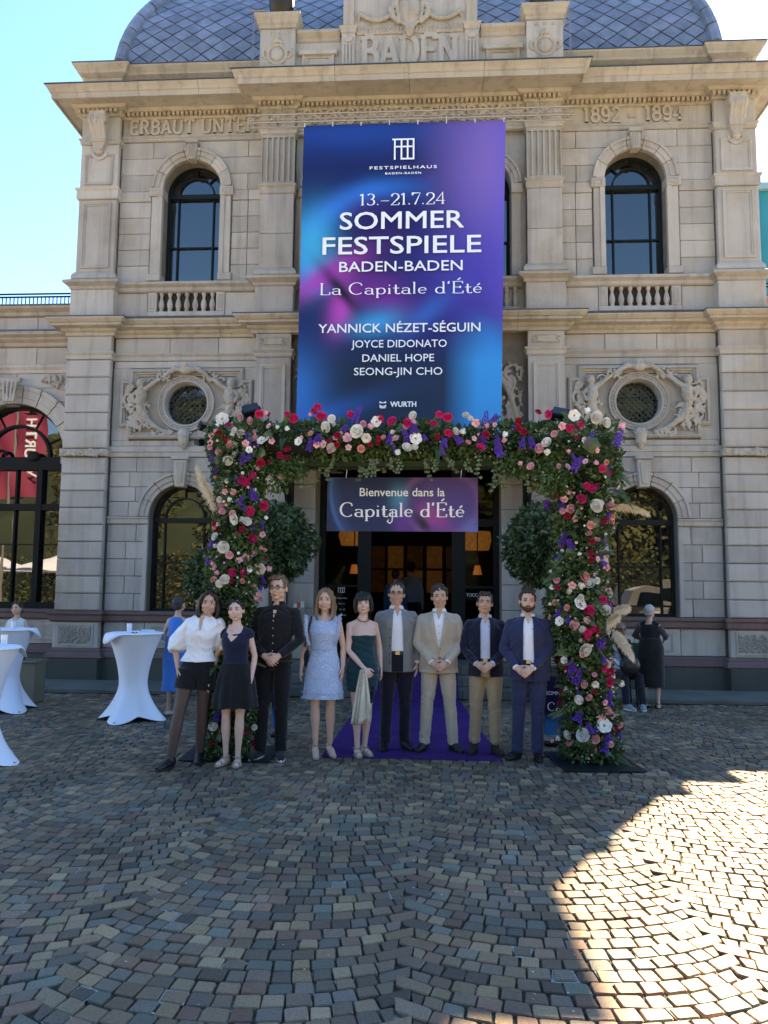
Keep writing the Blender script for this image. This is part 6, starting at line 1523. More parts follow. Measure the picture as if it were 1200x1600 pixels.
def bud_mesh(name, m):
    mb = MB(); mb.ell((0, 0, .012), (.017, .017, .021), 9, 7)
    for i in range(4): petal(mb, .006, .35, i*1.57, .012, .032, .15)
    return mb.mesh(name, m, True)
def spike_mesh(name, m, L_=.20, seed=1):
    q = random.Random(seed); mb = MB()
    for k in range(46):
        t = k/45; a = k*2.4; r = .034*(1-.5*t)*q.uniform(.8, 1.2); c = (r*math.cos(a), L_*(t-.5), r*math.sin(a)*.9+.005)
        s_ = .0135*(1-.4*t)
        mb.ell(c, (s_*.9, s_*.8, s_*.8), 6, 4)
    return mb.mesh(name, m)
fm = lambda n, c, c2=None: mat(n, c, rough=.6, spec=.25, noise=(40, .15), objvar=.12, mix2=(c2, 30, .45, .7) if c2 else None)
F_MAG = fm('magenta_petals', (.62, .02, .16), (.75, .06, .26)); F_RED = fm('crimson_petals', (.36, .012, .05), (.5, .02, .09)); F_PINK = fm('pink_petals', (.72, .36, .43), (.8, .5, .55))
F_SALM = fm('salmon_petals', (.74, .32, .28), (.8, .5, .42)); F_WHT = fm('white_petals', (.80, .80, .76), (.7, .72, .68)); F_VIO = fm('violet_petals', (.10, .035, .36), (.17, .07, .50)); F_YC = mat('green_centre', (.25, .30, .06), rough=.7)
BL = {'rose': [rose_mesh('rose_magenta', F_MAG, .042, 4, 1, 1), rose_mesh('rose_magenta', F_MAG, .046, 4, .8, 2)], 'crimson': [rose_mesh('rose_crimson', F_RED, .040, 4, .8, 3), rose_mesh('rose_crimson', F_RED, .034, 4, 1.1, 4)],
      'pink': [rose_mesh('rose_pink', F_PINK, .038, 4, 1, 5), flat_mesh('alstroemeria', F_PINK, F_YC, .042, 5)], 'salmon': [rose_mesh('rose_salmon', F_SALM, .038, 4, 1, 6)],
      'white': [rose_mesh('peony', F_WHT, .050, 5, 1, 7), flat_mesh('lisianthus', F_WHT, F_YC, .052, 6), rose_mesh('peony', F_WHT, .042, 5, .7, 8)], 'bud': [bud_mesh('white_bud', F_WHT), bud_mesh('pink_bud', F_PINK)],
      'delphinium': [spike_mesh('delphinium', F_VIO, .16, 1), spike_mesh('delphinium', F_VIO, .10, 2)]}
placed = []
def blossom(kind, p, d, sc, spin, q):
    me = q.choice(BL[kind]); name = {'rose': 'rose', 'crimson': 'rose', 'pink': 'pink_blossom', 'salmon': 'rose', 'white': 'white_blossom', 'bud': 'bud', 'delphinium': 'delphinium'}[kind]
    o = mobj(name, me, ARC, p); o.rotation_mode = 'QUATERNION'
    if kind == 'delphinium':
        o.rotation_quaternion = Vector(d).to_track_quat('Z', 'Y') @ Matrix.Rotation(spin, 3, 'Z').to_quaternion()
    else: o.rotation_quaternion = Vector(d).to_track_quat('Z', 'Y') @ Matrix.Rotation(spin, 3, 'Z').to_quaternion()
    o.scale = (sc*(.86 if kind in ('rose', 'crimson') else 1),)*3; placed.append(p)
def face_pt(px_x, z, s=None):
    """front surface of the arch at world x, z"""
    if z > 2.85: y = -5.60-.235+.05*(px_x+1.8)/4-.11*max(0, 1-min(px_x+1.85, 2.3-px_x)/.9)
    elif px_x < 0: c = leg_pt(-1, z); w = leg_w(-1, z); y = c.y-math.sqrt(max(.0, w*w-(px_x-c.x)**2))*.98
    else: c = leg_pt(1, z); w = leg_w(1, z); y = c.y-math.sqrt(max(.0, w*w-(px_x-c.x)**2))*.98
    return Vector((px_x, y, z))-AO
q = random.Random(33)
# blossoms one can recognise in the photograph: (kind, x, z, scale)
FL = FLOWER_LIST
for kind, x, z, sc in FL:
    p = face_pt(x, z)+Vector((0, -.02, 0)); d = Vector((q.uniform(-.8, .8), -1, q.uniform(-.5, .7)))
    blossom(kind, p, d, sc, q.uniform(-.6, .6) if kind == 'delphinium' else q.uniform(0, 6), q)
tries = 0
kinds = ['crimson']*3+['pink']*9+['salmon']*2+['white']*6+['bud']*10+['delphinium']*8
smp = arch_sampler(True)
while len(placed) < 450 and tries < 20000:
    tries += 1; p, d = smp(q); k = q.choice(kinds)
    if k == 'delphinium' and q.random() < .2: continue
    dm = min((p-o).length for o in placed)
    if dm < (.05 if k != 'bud' else .035) or dm > .095: continue
    blossom(k, p+d*.02, (d+Vector((q.uniform(-.5, .5), -.3, q.uniform(-.4, .6)))), q.uniform(.5, .85), q.uniform(-1.2, 1.2) if k == 'delphinium' else q.uniform(0, 6), q)
extra = MB()
q = random.Random(91)
for _ in range(500):       # loose tiny buds and filler blossom
    p, d = smp(q); s_ = q.uniform(.005, .011); extra.ell(p+d*.02, (s_, s_, s_), 5, 4)
tag(extra.obj('filler_buds', mat('filler_bud', (.42, .45, .34), rough=.8, noise=(18, .5), mix2=((.5, .25, .3), 12, .5, .55), coord='World'), ARC), kind='stuff')
# pampas plumes
M_PAMP = mat('pampas_cream', (.62, .50, .33), rough=.9, noise=(30, .2)); M_PAMPW = mat('pampas_white', (.72, .64, .50), rough=.9)
def plume(p, d, L_, m, seed, thick=.05, droop=.12):
    q = random.Random(seed); mb = MB(); p = Vector(p)-AO; d = Vector(d).normalized(); ax = []
    for i in range(13): t = i/12; ax.append(p+d*L_*t+Vector((0, 0, -droop*t*t)))
    mb.tube(ax, .003, 5)
    for k in range(1300):
        t = q.uniform(.08, 1); i = min(11, int(t*12)); a = ax[i]+(ax[i+1]-ax[i])*(t*12-i); w = thick*math.sin(math.pi*min(1, .12+t*.85))**.7
        r = Vector((q.gauss(0, 1), q.gauss(0, 1), q.gauss(0, 1))).normalized(); e = a+d*q.uniform(.01, .05)+r*w*q.uniform(.4, 1.1)+Vector((0, 0, -q.uniform(.0, .06)))
        sd = (e-a).cross(Vector((0, 1, .3))).normalized()*.0030; m_ = (a+e)/2+Vector((0, 0, .008))
        mb.add([a-sd, a+sd, m_+sd, m_-sd], [(0, 1, 2, 3)]); mb.add([m_-sd, m_+sd, e], [(0, 1, 2)])
    return mb.obj('pampas_plume', m, ARC)
plume((-1.72, -5.85, 2.42), (-.45, -.2, 1.0), .50, M_PAMPW, 1, .07, .0)
plume((2.16, -5.62, 2.53), (1, -.25, .12), .38, M_PAMP, 2, .035, .12)
plume((2.18, -5.66, 1.30), (.45, -.6, -.35), .25, M_PAMPW, 3, .065, .12)
plume((2.20, -5.62, 1.50), (.5, -.4, .2), .16, M_PAMPW, 4, .05, .02)
plume((2.13, -5.66, 1.36), (.35, -.6, .5), .2, M_PAMPW, 5, .06, .02)
# large leaves that read singly
BGL = MB(); 
def big_leaf(x, z, s_, a, m=None):
    p = face_pt(x, z)+Vector((0, -.03, 0)); mb = MB(); n = 10; vs = [(0, -.015, 0)]
    for i in range(n): t = 2*math.pi*i/n; rr = s_*(1-.25*math.cos(t))*(.8 if i % 2 else 1); vs.append((rr*math.sin(t), -.0+.012*math.cos(2*t), rr*math.cos(t)))
    o = mb.add(vs, [(0, 1+(i+1) % n, 1+i) for i in range(n)]).obj('large_leaf', m or M_LEAFD, ARC); o.location = p; o.rotation_euler = (.25, a, .1)
for x, z, s_, a in ((-1.22, 3.20, .055, .5), (-1.28, 3.02, .05, 2), (1.98, 3.12, .09, .6), (2.05, 1.36, .05, 1), (1.93, .22, .08, .5), (-1.70, 2.95, .05, 1.2), (1.80, 2.06, .07, .4), (2.02, 2.35, .07, 2.2), (-1.50, 2.2, .05, 0), (1.72, .30, .06, 2), (-1.62, .6, .06, 1)): big_leaf(x, z, s_, a, q.choice([M_LEAFD, M_LEAF]))
# floodlights clamped to the arch
def flood(loc, rot, label):
    t = thing('floodlight', loc, label, 'spotlight', 'black floodlights on the flower arch'); t.rotation_euler = rot
    MB().box(-.085, .085, -.03, .035, -.06, .06, .01).obj('housing', M_IRON, t); MB().box(-.075, .075, -.0345, -.0315, -.05, .05).obj('lamp_glass', mat('lamp_glass', (.02, .02, .03), rough=.1), t)
    q = MB(); q.box(-.10, -.09, -.01, .03, -.10, .02); q.box(.09, .10, -.01, .03, -.10, .02); q.box(-.09, .09, -.01, .03, -.11, -.10); q.tube([(0, .01, -.105), (0, .03, -.25)], .012, 6); q.obj('bracket', M_IRON, t)
flood((-1.50, -5.5, 3.56), (R(-35), R(-18), R(15)), 'black floodlight on the arch top behind the left corner roses')
flood((1.75, -5.4, 3.53), (R(-40), R(15), R(-20)), 'black floodlight on the arch top above the right column')
flood((-1.93, -5.60, 3.35), (R(-60), R(10), R(35)), 'upper of two black floodlights sticking out left of the arch')
flood((-1.96, -5.62, 3.20), (R(-75), R(-12), R(40)), 'lower of two black floodlights sticking out left of the arch')
settle_dummy = 0
# ================================================================ PEOPLE
from mathutils.bvhtree import BVHTree
V3 = Vector
def skin_mat(name, col):
    m = mat(name, col, rough=.5, spec=.35, noise=(25, .05)); b = m.node_tree.nodes['Principled BSDF']
    b.inputs['Subsurface Weight'].default_value = .08; b.inputs['Subsurface Radius'].default_value = (.02, .008, .004); b.inputs['Subsurface Scale'].default_value = .3; return m
SK = [skin_mat('skin_fair', (.68, .43, .33)), skin_mat('skin_warm', (.61, .37, .27)), skin_mat('skin_pale', (.70, .47, .39)), skin_mat('skin_tan', (.38, .20, .13)), skin_mat('skin_deep', (.16, .08, .05))]
def cloth(name, col, rough=.85, bump=(16, .5), sheen=.25, noise=(8, .08), **k): return mat('cloth_'+name, col, rough=rough, bump=bump, sheen=sheen, noise=noise, spec=.2, **k)
M_EYE = mat('eye_white', (.65, .63, .60), rough=.2); M_IRIS = mat('iris', (.03, .02, .015), rough=.1); M_TEETH = mat('teeth', (.75, .72, .66), rough=.3)
M_LIP = mat('lips', (.42, .14, .12), rough=.45); M_BROW = mat('brow', (.03, .02, .015), rough=.9); M_BTN = mat('button_dark', (.02, .02, .02), rough=.4); M_BTNW = mat('button_pale', (.55, .55, .5), rough=.4)
def bez(a, b, c, n=6): return [a*(1-t)**2+b*2*t*(1-t)+c*t*t for t in [i/n for i in range(n+1)]]
def xform(mb, M, start=0):
    for i in range(start, len(mb.v)): mb.v[i] = tuple(M @ V3(mb.v[i]))
def head_mesh(mb, male=True, fat=1.0):
    """head in local space, chin at about z=-.115, top .125, centre of the skull at origin, face towards -y"""
    e = mb.ell; w = fat
    e((0, .018, .022), (.077*w, .096, .100), 18, 14); e((0, -.012, -.030), (.063*w, .073, .086), 16, 12)
    e((0, -.045, -.092), (.031*w, .032, .026), 10, 8); e((0, -.068, .020), (.056, .024, .020), 12, 8)
    for s in (-1, 1):
        e((s*.034*w, -.056, -.030), (.030, .030, .030), 10, 8); e((s*.079*w, .012, -.012), (.011, .022, .032), 8, 8)
        e((s*.043*w, -.010, -.068), (.024, .040, .028), 10, 8)
        e((s*.012, -.090, -.036), (.009, .010, .008), 8, 6)
    mb.tube([(0, -.078, .018), (0, -.090, -.008), (0, -.104, -.030)], [.009, .011, .014], 8)
    e((0, -.080, -.064), (.023, .014, .010), 10, 6)
    mb.tube([(0, .022, -.06), (0, .022, -.16)], [.050 if male else .041, .052 if male else .043], 14)
def hand(mb, w, d, pn, tdir, curl=.5, sc=1.0):
    """w wrist, d pointing direction, pn palm normal (fingers curl to it), tdir side of the thumb"""
    d = d.normalized(); pn = (pn-d*pn.dot(d)).normalized(); sd = d.cross(pn); 
    if sd.dot(tdir) < 0: sd = -sd
    s = sc
    mb.tube([w-d*.02, w+d*.02*s, w+d*.055*s, w+d*.088*s], [(.017*s, .026*s), (.018*s, .032*s), (.016*s, .040*s), (.013*s, .040*s)], 10, up=pn)
    for k, (o, L_) in enumerate(((.031, .068), (.010, .078), (-.011, .072), (-.031, .056))):
        b = w+d*.080*s+sd*o*s; dr = (d+sd*(o*2.2)).normalized(); pts = [b]; a = 0
        for j in range(3):
            a += curl*(.45+.25*j); L3 = L_*s*(.42, .32, .26)[j]
            pts.append(pts[-1]+(dr*math.cos(a)+pn*math.sin(a))*L3)
        mb.tube(pts, [.0095*s, .009*s, .0082*s, .0068*s], 7)
    b = w+d*.025*s+sd*.028*s
    mb.tube([b, b+(d*.7+sd*.75+pn*.25).normalized()*.038*s, b+(d*.7+sd*.75+pn*.25).normalized()*.038*s+(d*.95+sd*.25+pn*.35).normalized()*.045*s], [.0125*s, .0105*s, .008*s], 7)
def loft(mb, rings, n=18):
    """rings: (x, y, z, rx, ry)"""
    vs = []
    for (x, y, z, rx, ry) in rings:
        for k in range(n): a = 2*math.pi*k/n; vs.append((x+rx*math.cos(a), y+ry*math.sin(a), z))
    m = len(rings); fs = [(i*n+k, i*n+(k+1) % n, (i+1)*n+(k+1) % n, (i+1)*n+k) for i in range(m-1) for k in range(n)]
    fs += [tuple(range(n))[::-1], tuple((m-1)*n+k for k in range(n))]
    mb.add(vs, fs)
def folds(amp, fx, fz, seed=0):
    def f(c):
        x, y, z = c[:, 0], c[:, 1], c[:, 2]
        return amp*(np.sin(x*fx+np.sin(z*fz+seed)*1.6+y*9)*.5+np.sin(z*fz*1.7+x*fx*.6+seed*2+y*12)*.5)
    return f
def cloth_folds(amp, centers, seed=0):
    """wrinkles gathered near joints"""
    def f(c):
        x, y, z = c[:, 0], c[:, 1], c[:, 2]; r = np.zeros(len(c))+.25
        for (cz, s_) in centers: r = r+np.exp(-((z-cz)/s_)**2)
        w = np.sin(z*52+np.sin(x*17+seed)*2.6+y*16+np.sin(z*9+seed)*1.5); w2 = np.sin(z*27-x*34+y*22+seed+np.sin(x*11+z*13)*1.7); w3 = np.sin(x*46+z*7+y*30+np.sin(z*12)*2)
        return amp*np.minimum(r, 1.4)*((1-np.abs(w))**1.6*.75-.3+w2*.45+w3*.15)
    return f
def patch(bvh, rows, off, name, m, parent, back=.006, n=6, y0=-1.0):
    """rows: [(z, xl, xr)] laid on the front of a garment"""
    vs = []; ok = True; last = -.12
    for (z, a, b) in rows:
        for k in range(n+1):
            x = a+(b-a)*k/n; h = bvh.ray_cast(V3((x, y0, z)), V3((0, 1, 0)))
            y = h[0].y if h[0] else last; last = y
            vs.append((x, y-off, z))
    m_ = len(rows); mb = MB(); N = len(vs)
    vs += [(v[0], v[1]+back, v[2]) for v in vs]
    fs = []
    for i in range(m_-1):
        for k in range(n):
            a = i*(n+1)+k; fs.append((a, a+1, a+n+2, a+n+1)); fs.append((N+a+n+1, N+a+n+2, N+a+1, N+a))
    for i in range(m_-1):
        for k in (0, n): a = i*(n+1)+k; fs.append((a, a+n+1, N+a+n+1, N+a))
    for i in (0, m_-1):
        for k in range(n): a = i*(n+1)+k; fs.append((a, N+a, N+a+1, a+1))
    return mb.add(vs, fs).obj(name, m, parent, smooth=35)
def rows_lin(z0, z1, n, fl, fr): return [(z0+(z1-z0)*i/n, fl(i/n), fr(i/n)) for i in range(n+1)]

def person(name_label, loc, H, rz=0, male=True, group=None, skin=0, hx=0.0, head_off=(0, 0, 0), head_rot=(0, 0, 0), feet=((-.10, 0), (.10, 0)), foot_yaw=(20, -20), knees=None, hip_x=0,
           arms=None, hands=None, fat=1.0, outfit=None, hair=None, brow=(.03, .02, .015), beard=None, glasses=False, lean=0.0, heel=0.0, smile=True, sit=None, voxel=.0075, cat='person'):
    t = thing('person', loc, name_label, cat, group, rz)
    k = H/1.75; 
    S_ = lambda x, y, z: V3((x*k, y*k, z*k))
    shw = (.165 if male else .140)*fat**.5; hz = .90; J = {}
    lx = lambda z: lean*(z/1.45)+hip_x*math.exp(-((z-.9)/.5)**2)      # sideways lean
    dz = 0 if not sit else sit-.92          # drop of the trunk when seated
    for i, s in enumerate((-1, 1)):
        fx, fy = feet[i]; J['ank', s] = V3((fx, fy+.03*k, .085*k+heel)); J['hip', s] = S_(s*.085+lx(.9)/1, 0, hz+dz)
        if sit: J['knee', s] = V3((fx*.9, J['hip', s].y-.42*k, .49*k))
        elif knees: J['knee', s] = V3((knees[i][0], knees[i][1], .49*k+heel*.5))
        else: J['knee', s] = (J['ank', s]+J['hip', s])/2+V3((s*.0, -.025*k, .01))
        J['sh', s] = S_(s*shw+lx(1.42), .012, 1.368+dz)
    # default arms: hanging
    for i, s in enumerate((-1, 1)):
        a = (arms or {}).get(s)
        if a: J['el', s] = V3(a[0])*1.0; J['wr', s] = V3(a[1])*1.0
        else: J['el', s] = S_(s*(shw+.050)+lx(1.1), .035, 1.115+dz); J['wr', s] = S_(s*(shw+.062)+lx(.9), -.03, .868+dz)
    nb = S_(lx(1.48), .012, 1.462+dz); hc = S_(lx(1.6)+head_off[0]/k, head_off[1]-.014, 1.606+dz+head_off[2]/k)
    HM = Matrix.Translation(hc) @ Matrix.Rotation(head_rot[2], 4, 'Z') @ Matrix.Rotation(head_rot[0], 4, 'X') @ Matrix.Rotation(head_rot[1], 4, 'Y') @ Matrix.Diagonal((k*1.03, k*1.0, k*.95, 1))
    # trunk rings: z: (rx, ry, y)
    if male: TR_ = [(.84, .135, .095, .01), (.92, .158, .112, .008), (1.0, .152, .108, .0), (1.10, .145, .103, -.005), (1.22, .162, .112, -.002), (1.33, .170, .108, .004), (1.395, .128, .078, .010), (1.435, .080, .066, .014), (1.47, .058, .056, .014)]
    else: TR_ = [(.84, .145, .100, .01), (.92, .168, .115, .010), (1.0, .150, .100, .004), (1.09, .118, .083, .0), (1.17, .122, .088, .0), (1.27, .142, .105, -.012), (1.35, .138, .086, .0), (1.395, .102, .064, .010), (1.432, .060, .056, .014), (1.47, .046, .046, .014)]
    rr = lambda grow, z0, z1, zs=1.0: [((lx(z))*k, y*k, (z+dz)*k, (rx*fat+grow)*k, (ry*fat+grow)*k) for (z, rx, ry, y) in TR_ if z0 <= z <= z1]
    # ---- body: one continuous surface
    b = MB(); st = len(b.v); head_mesh(b, male); xform(b, HM, st)
    neck0 = HM @ V3((0, .022, -.07)); b.tube([neck0, (neck0+nb)/2, nb-V3((0, 0, .04*k))], [.049*k if male else .040*k, .049*k if male else .039*k, .054*k if male else .044*k], 14)
    loft(b, rr(0, .8, 1.5))
    for s in (-1, 1):
        b.tube([nb+V3((s*.03*k, 0, -.045*k)), J['sh', s]+V3((-s*.03*k, 0, .008*k)), J['sh', s]], [.034*k, .041*k, .046*k*(1 if male else .84)], 12)
        ar = 1 if male else .82; b.ell(J['sh', s], (.050*k*ar, .048*k*ar, .048*k*ar), 12, 10)
        b.tube([J['sh', s], J['sh', s].lerp(J['el', s], .4), J['el', s], J['el', s].lerp(J['wr', s], .3), J['wr', s]], [.047*k*ar, .044*k*ar, .038*k*ar, .039*k*ar, .026*k*ar], 12)
        lg = 1 if male else .92; b.tube([J['hip', s], J['hip', s].lerp(J['knee', s], .5), J['knee', s], J['knee', s].lerp(J['ank', s], .3), J['knee', s].lerp(J['ank', s], .7), J['ank', s]], [.088*k, .070*k*lg, .049*k*lg, .055*k*lg, .036*k*lg, .028*k], 14)
        b.ell(J['knee', s]+V3((0, -.004, 0)), (.046*k*lg, .050*k*lg, .055*k), 10, 8); b.ell(J['knee', s].lerp(J['ank', s], .28)+V3((0, .016, 0)), (.046*k*lg, .048*k*lg, .09*k), 10, 8)
        a = R(foot_yaw[(s+1)//2]); fd = V3((math.sin(a), -math.cos(a), 0)) if not False else None
        A = J['ank', s]; b.tube([A+V3((0, 0, 0))-fd*.02, A-fd*.045+V3((0, 0, -.045*k)), A+fd*.05*k+V3((0, 0, -.045*k-heel*.35)), A+fd*.16*k+V3((0, 0, -.065*k-heel))], [.033*k, .033*k, .036*k, .024*k], 10)
    body = remesh(b, voxel, 3, 'body', [SK[skin]])
    # hands, finer
    hb = MB()
    for s in (-1, 1):
        h = (hands or {}).get(s)
        d0 = (J['wr', s]-J['el', s]).normalized()
        if h: hand(hb, J['wr', s], V3(h[0]), V3(h[1]), V3(h[2]), h[3], k*(1 if male else .9))
        else: hand(hb, J['wr', s], d0*.9+V3((0, -.05, -.3)), V3((-s, .15, 0)), V3((0, -1, 0)), .28, k*(1 if male else .9))
    hm = remesh(hb, .0042, 1, 'hand', [SK[skin]])
    bm = bmesh.new(); bm.from_mesh(body); bm.from_mesh(hm); bm.to_mesh(body); bm.free(); bpy.data.meshes.remove(hm)
    body.polygons.foreach_set('use_smooth', [True]*len(body.polygons))
    bo = mobj('body', body, t)
    # face
    def fpart(nm, mbx, m): xform(mbx, HM); return mbx.obj(nm, m, t, smooth=True)
    for s in (-1, 1):
        fpart('eye', MB().ell((s*.031, -.0765, .004), (.0125, .008, .0044 if smile else .0052), 10, 6), M_EYE)
        fpart('iris', MB().ell((s*.031, -.0825, .004), (.0056, .004, .0056), 8, 6), M_IRIS)
        fpart('eyelid', MB().tube([(s*.017, -.081, .008), (s*.031, -.0865, .0125), (s*.046, -.079, .007)], .0024, 5), mat('brow_%.2f_%.2f' % brow[:2], brow, rough=.9))
        fpart('eyebrow', MB().tube([(s*.014, -.0895, .024), (s*.030, -.0905, .030), (s*.049, -.081, .024)], [.0045, .0045, .002], 6), mat('brow_%.2f_%.2f' % brow[:2], brow, rough=.9))
    if smile:
        fpart('teeth', MB().tube([(-.020, -.089, -.063), (-.010, -.0945, -.068), (0, -.096, -.0695), (.010, -.0945, -.068), (.020, -.089, -.063)], [.001, .003, .0036, .003, .001], 6), M_TEETH)
        fpart('lips', MB().tube([(-.024, -.087, -.0585), (-.010, -.0955, -.0615), (0, -.0972, -.0625), (.010, -.0955, -.0615), (.024, -.087, -.0585)], [.0015, .0032, .0032, .0032, .0015], 6).tube([(-.024, -.087, -.0590), (-.012, -.093, -.073), (0, -.095, -.0765), (.012, -.093, -.073), (.024, -.087, -.0590)], [.0015, .004, .0045, .004, .0015], 6), M_LIP)
    else: fpart('lips', MB().tube([(-.021, -.088, -.065), (0, -.0965, -.067), (.021, -.088, -.065)], [.002, .006, .002], 7), M_LIP)
    if glasses:
        q = MB()
        for s in (-1, 1):
            q.tube([(s*.031+.0225*math.cos(R(a)), -.101+.012*abs(math.cos(R(a)))*(.5 if s*math.cos(R(a)) > 0 else 0), .003+.0175*math.sin(R(a))) for a in range(0, 361, 30)], .0018 if glasses == 1 else .0026, 5)
            q.tube([(s*.054, -.095, .008), (s*.083, .0, .006)], .0018, 5)
        q.tube([(-.009, -.101, .007), (.009, -.101, .007)], .0018, 5); fpart('glasses', q, mat('glasses_frame', (.03, .025, .025), rough=.3))
    if hair:
        q = MB(); hair_shape(q, hair['type']); xform(q, HM)
        me = remesh(q, .0065, 1, 'hair', [mat('hair_'+hair['n'], hair['c'], rough=.45, spec=.45, noise=(60, .35))], lambda c: .0035*np.sin(c[:, 0]*190+np.sin(c[:, 2]*22)*2)+.002*np.sin(c[:, 0]*410+c[:, 1]*260+c[:, 2]*60))
        mobj('hair', me, t)
    if beard:
        q = MB(); q.ell((0, -.050, -.088), (.040, .040, .034), 12, 8)
        for s in (-1, 1): q.tube([(s*.066, -.005, -.025), (s*.060, -.030, -.062), (s*.036, -.064, -.083), (0, -.083, -.093)], [.010, .017, .020, .020], 8); q.tube([(0, -.094, -.051), (s*.022, -.088, -.056), (s*.034, -.076, -.076)], [.006, .006, .007], 6)
        xform(q, HM); mobj('beard', remesh(q, .006, 1, 'beard', [mat('beard_brown', beard, rough=.8, noise=(80, .4))], lambda c: .0015*np.sin(c[:, 0]*400+c[:, 2]*300)), t)
    ctx = dict(t=t, J=J, k=k, rr=rr, lx=lx, HM=HM, nb=nb, fat=fat, male=male, body=bo, heel=heel, yaw=foot_yaw, dz=dz, hc=hc, TR=TR_, skin=SK[skin])
    if outfit: outfit(ctx)
    return t

def hair_shape(q, ty):
    cap = lambda: (q.ell((0, .030, .034), (.086, .096, .105), 18, 14), q.ell((0, .055, .0), (.080, .070, .085), 14, 10))
    if ty in ('short', 'swept', 'curly', 'receding'):
        q.ell((0, .034, .046), (.083, .096, .090), 18, 14); q.ell((0, .062, -.005), (.074, .055, .070), 14, 10)
        for s in (-1, 1): q.ell((s*.074, -.012, .028), (.012, .030, .034), 8, 6)
        if ty == 'swept':
            for i in range(7): x = -.045+i*.013; q.tube([(x-.016, -.066, .086), (x, -.044, .112), (x+.015, .01, .124)], [.012, .016, .014], 7)
        if ty == 'curly':
            rr_ = random.Random(2)
            for _ in range(70):
                a = rr_.uniform(0, 6.28); p = rr_.uniform(.15, 1.5); q.ell((.080*math.cos(a)*math.cos(p), .028+.088*math.sin(a)*math.cos(p), .050+.092*math.sin(p)), (.015, .015, .013), 6, 5)
        if ty == 'short':
            for i in range(8): x = -.062+i*.0177; q.tube([(x, -.062+.25*abs(x), .095), (x*.95, -.035, .120), (x*.8, .03, .135)], [.010, .015, .012], 7)
    elif ty == 'long':
        cap()
        for s in (-1, 1):
            for j in range(7):
                x0 = s*(.020+.010*j); q.tube([(s*.006, -.040+.012*j, .122), (s*(.040+.003*j), -.056+.016*j, .088), (s*(.074+.002*j), -.034+.016*j, .02), (s*(.078+.003*j), -.030+.014*j, -.09), (s*(.078+.003*j), -.050+.018*j, -.18), (s*(.070+.004*j), -.065+.02*j, -.225)], [.010, .014, .015, .017, .016, .006], 7)
        for j in range(6): q.tube([((j-2.5)*.025, .10, .04), ((j-2.5)*.030, .105, -.08), ((j-2.5)*.032, .09, -.20)], [.03, .035, .015], 8)
    elif ty == 'wavy':
        cap()
        for s in (-1, 1):
            for j in range(7):
                q.tube([(s*.004-.012, -.045+.014*j, .125), (s*(.055+.004*j), -.055+.016*j, .082), (s*(.083+.003*j), -.025+.014*j, .0), (s*(.095+.004*math.sin(j*2)), -.022+.014*j, -.07), (s*(.088+.010*math.sin(j)), -.030+.014*j, -.125), (s*.08, -.035+.014*j, -.155)], [.010, .016, .018, .021, .019, .008], 7)
        for j in range(6): q.tube([((j-2.5)*.027, .10, .04), ((j-2.5)*.034, .105, -.06), ((j-2.5)*.036, .09, -.145)], [.03, .036, .02], 8)
    elif ty == 'back':
        q.ell((0, .036, .040), (.082, .095, .094), 18, 14); q.ell((0, .075, -.01), (.068, .05, .075), 12, 10); q.ell((0, .115, .0), (.035, .035, .04), 10, 8)
        for s in (-1, 1): q.tube([(0, -.052, .108), (s*.050, -.040, .075), (s*.078, .0, .01), (s*.07, .05, -.05)], [.013, .018, .016, .014], 8)
    elif ty == 'bob':
        cap(); q.ell((0, .05, -.045), (.088, .065, .075), 14, 10)
        for s in (-1, 1):
            for j in range(6): q.tube([(s*(.03+.006*j), -.045+.014*j, .118), (s*(.078), -.042+.016*j, .05), (s*(.087), -.038+.016*j, -.03), (s*.083, -.036+.016*j, -.095)], [.012, .017, .018, .012], 7)
        for i in range(9): x = -.056+i*.014; q.tube([(x*.7, -.030, .118), (x, -.076+.5*abs(x)*.3, .080), (x*1.03, -.092+abs(x)*.35, .036)], [.012, .012, .008], 7)
    elif ty == 'grey_short':
        q.ell((0, .034, .040), (.085, .098, .094), 18, 14); q.ell((0, .06, -.015), (.076, .058, .07), 14, 10)

# ---------------- clothes
def trousers(c, m, hem=.04, w=1.0, top=1.0, amp=.006, name='trousers', flare=0, kneelen=None):
    k, J = c['k'], c['J']; b = MB()
    loft(b, [(x, y, z, rx*1.0, ry) for (x, y, z, rx, ry) in c['rr'](.008, .84, min(top, top if kneelen else .95))]+[])
    for s in (-1, 1):
        A, K, H_ = J['ank', s], J['knee', s], J['hip', s]
        end = A+V3((0, 0, -.045*k+hem)) if kneelen is None else H_.lerp(K, kneelen)
        if kneelen is None: b.tube([H_+V3((0, 0, .02)), H_.lerp(K, .5), K, K.lerp(A, .5), end], [.094*k*w, .086*k*w, .068*k*w, .062*k*w, .060*k*w+flare], 16)
        else: b.tube([H_+V3((0, 0, .02)), end], [.100*k*w, .098*k*w], 16)
    me = remesh(b, .0085, 3, name, [m], cloth_folds(amp, [(.50*k, .10), (.12*k, .12), (.85*k, .06)], k*9)); return mobj(name, me, c['t'])
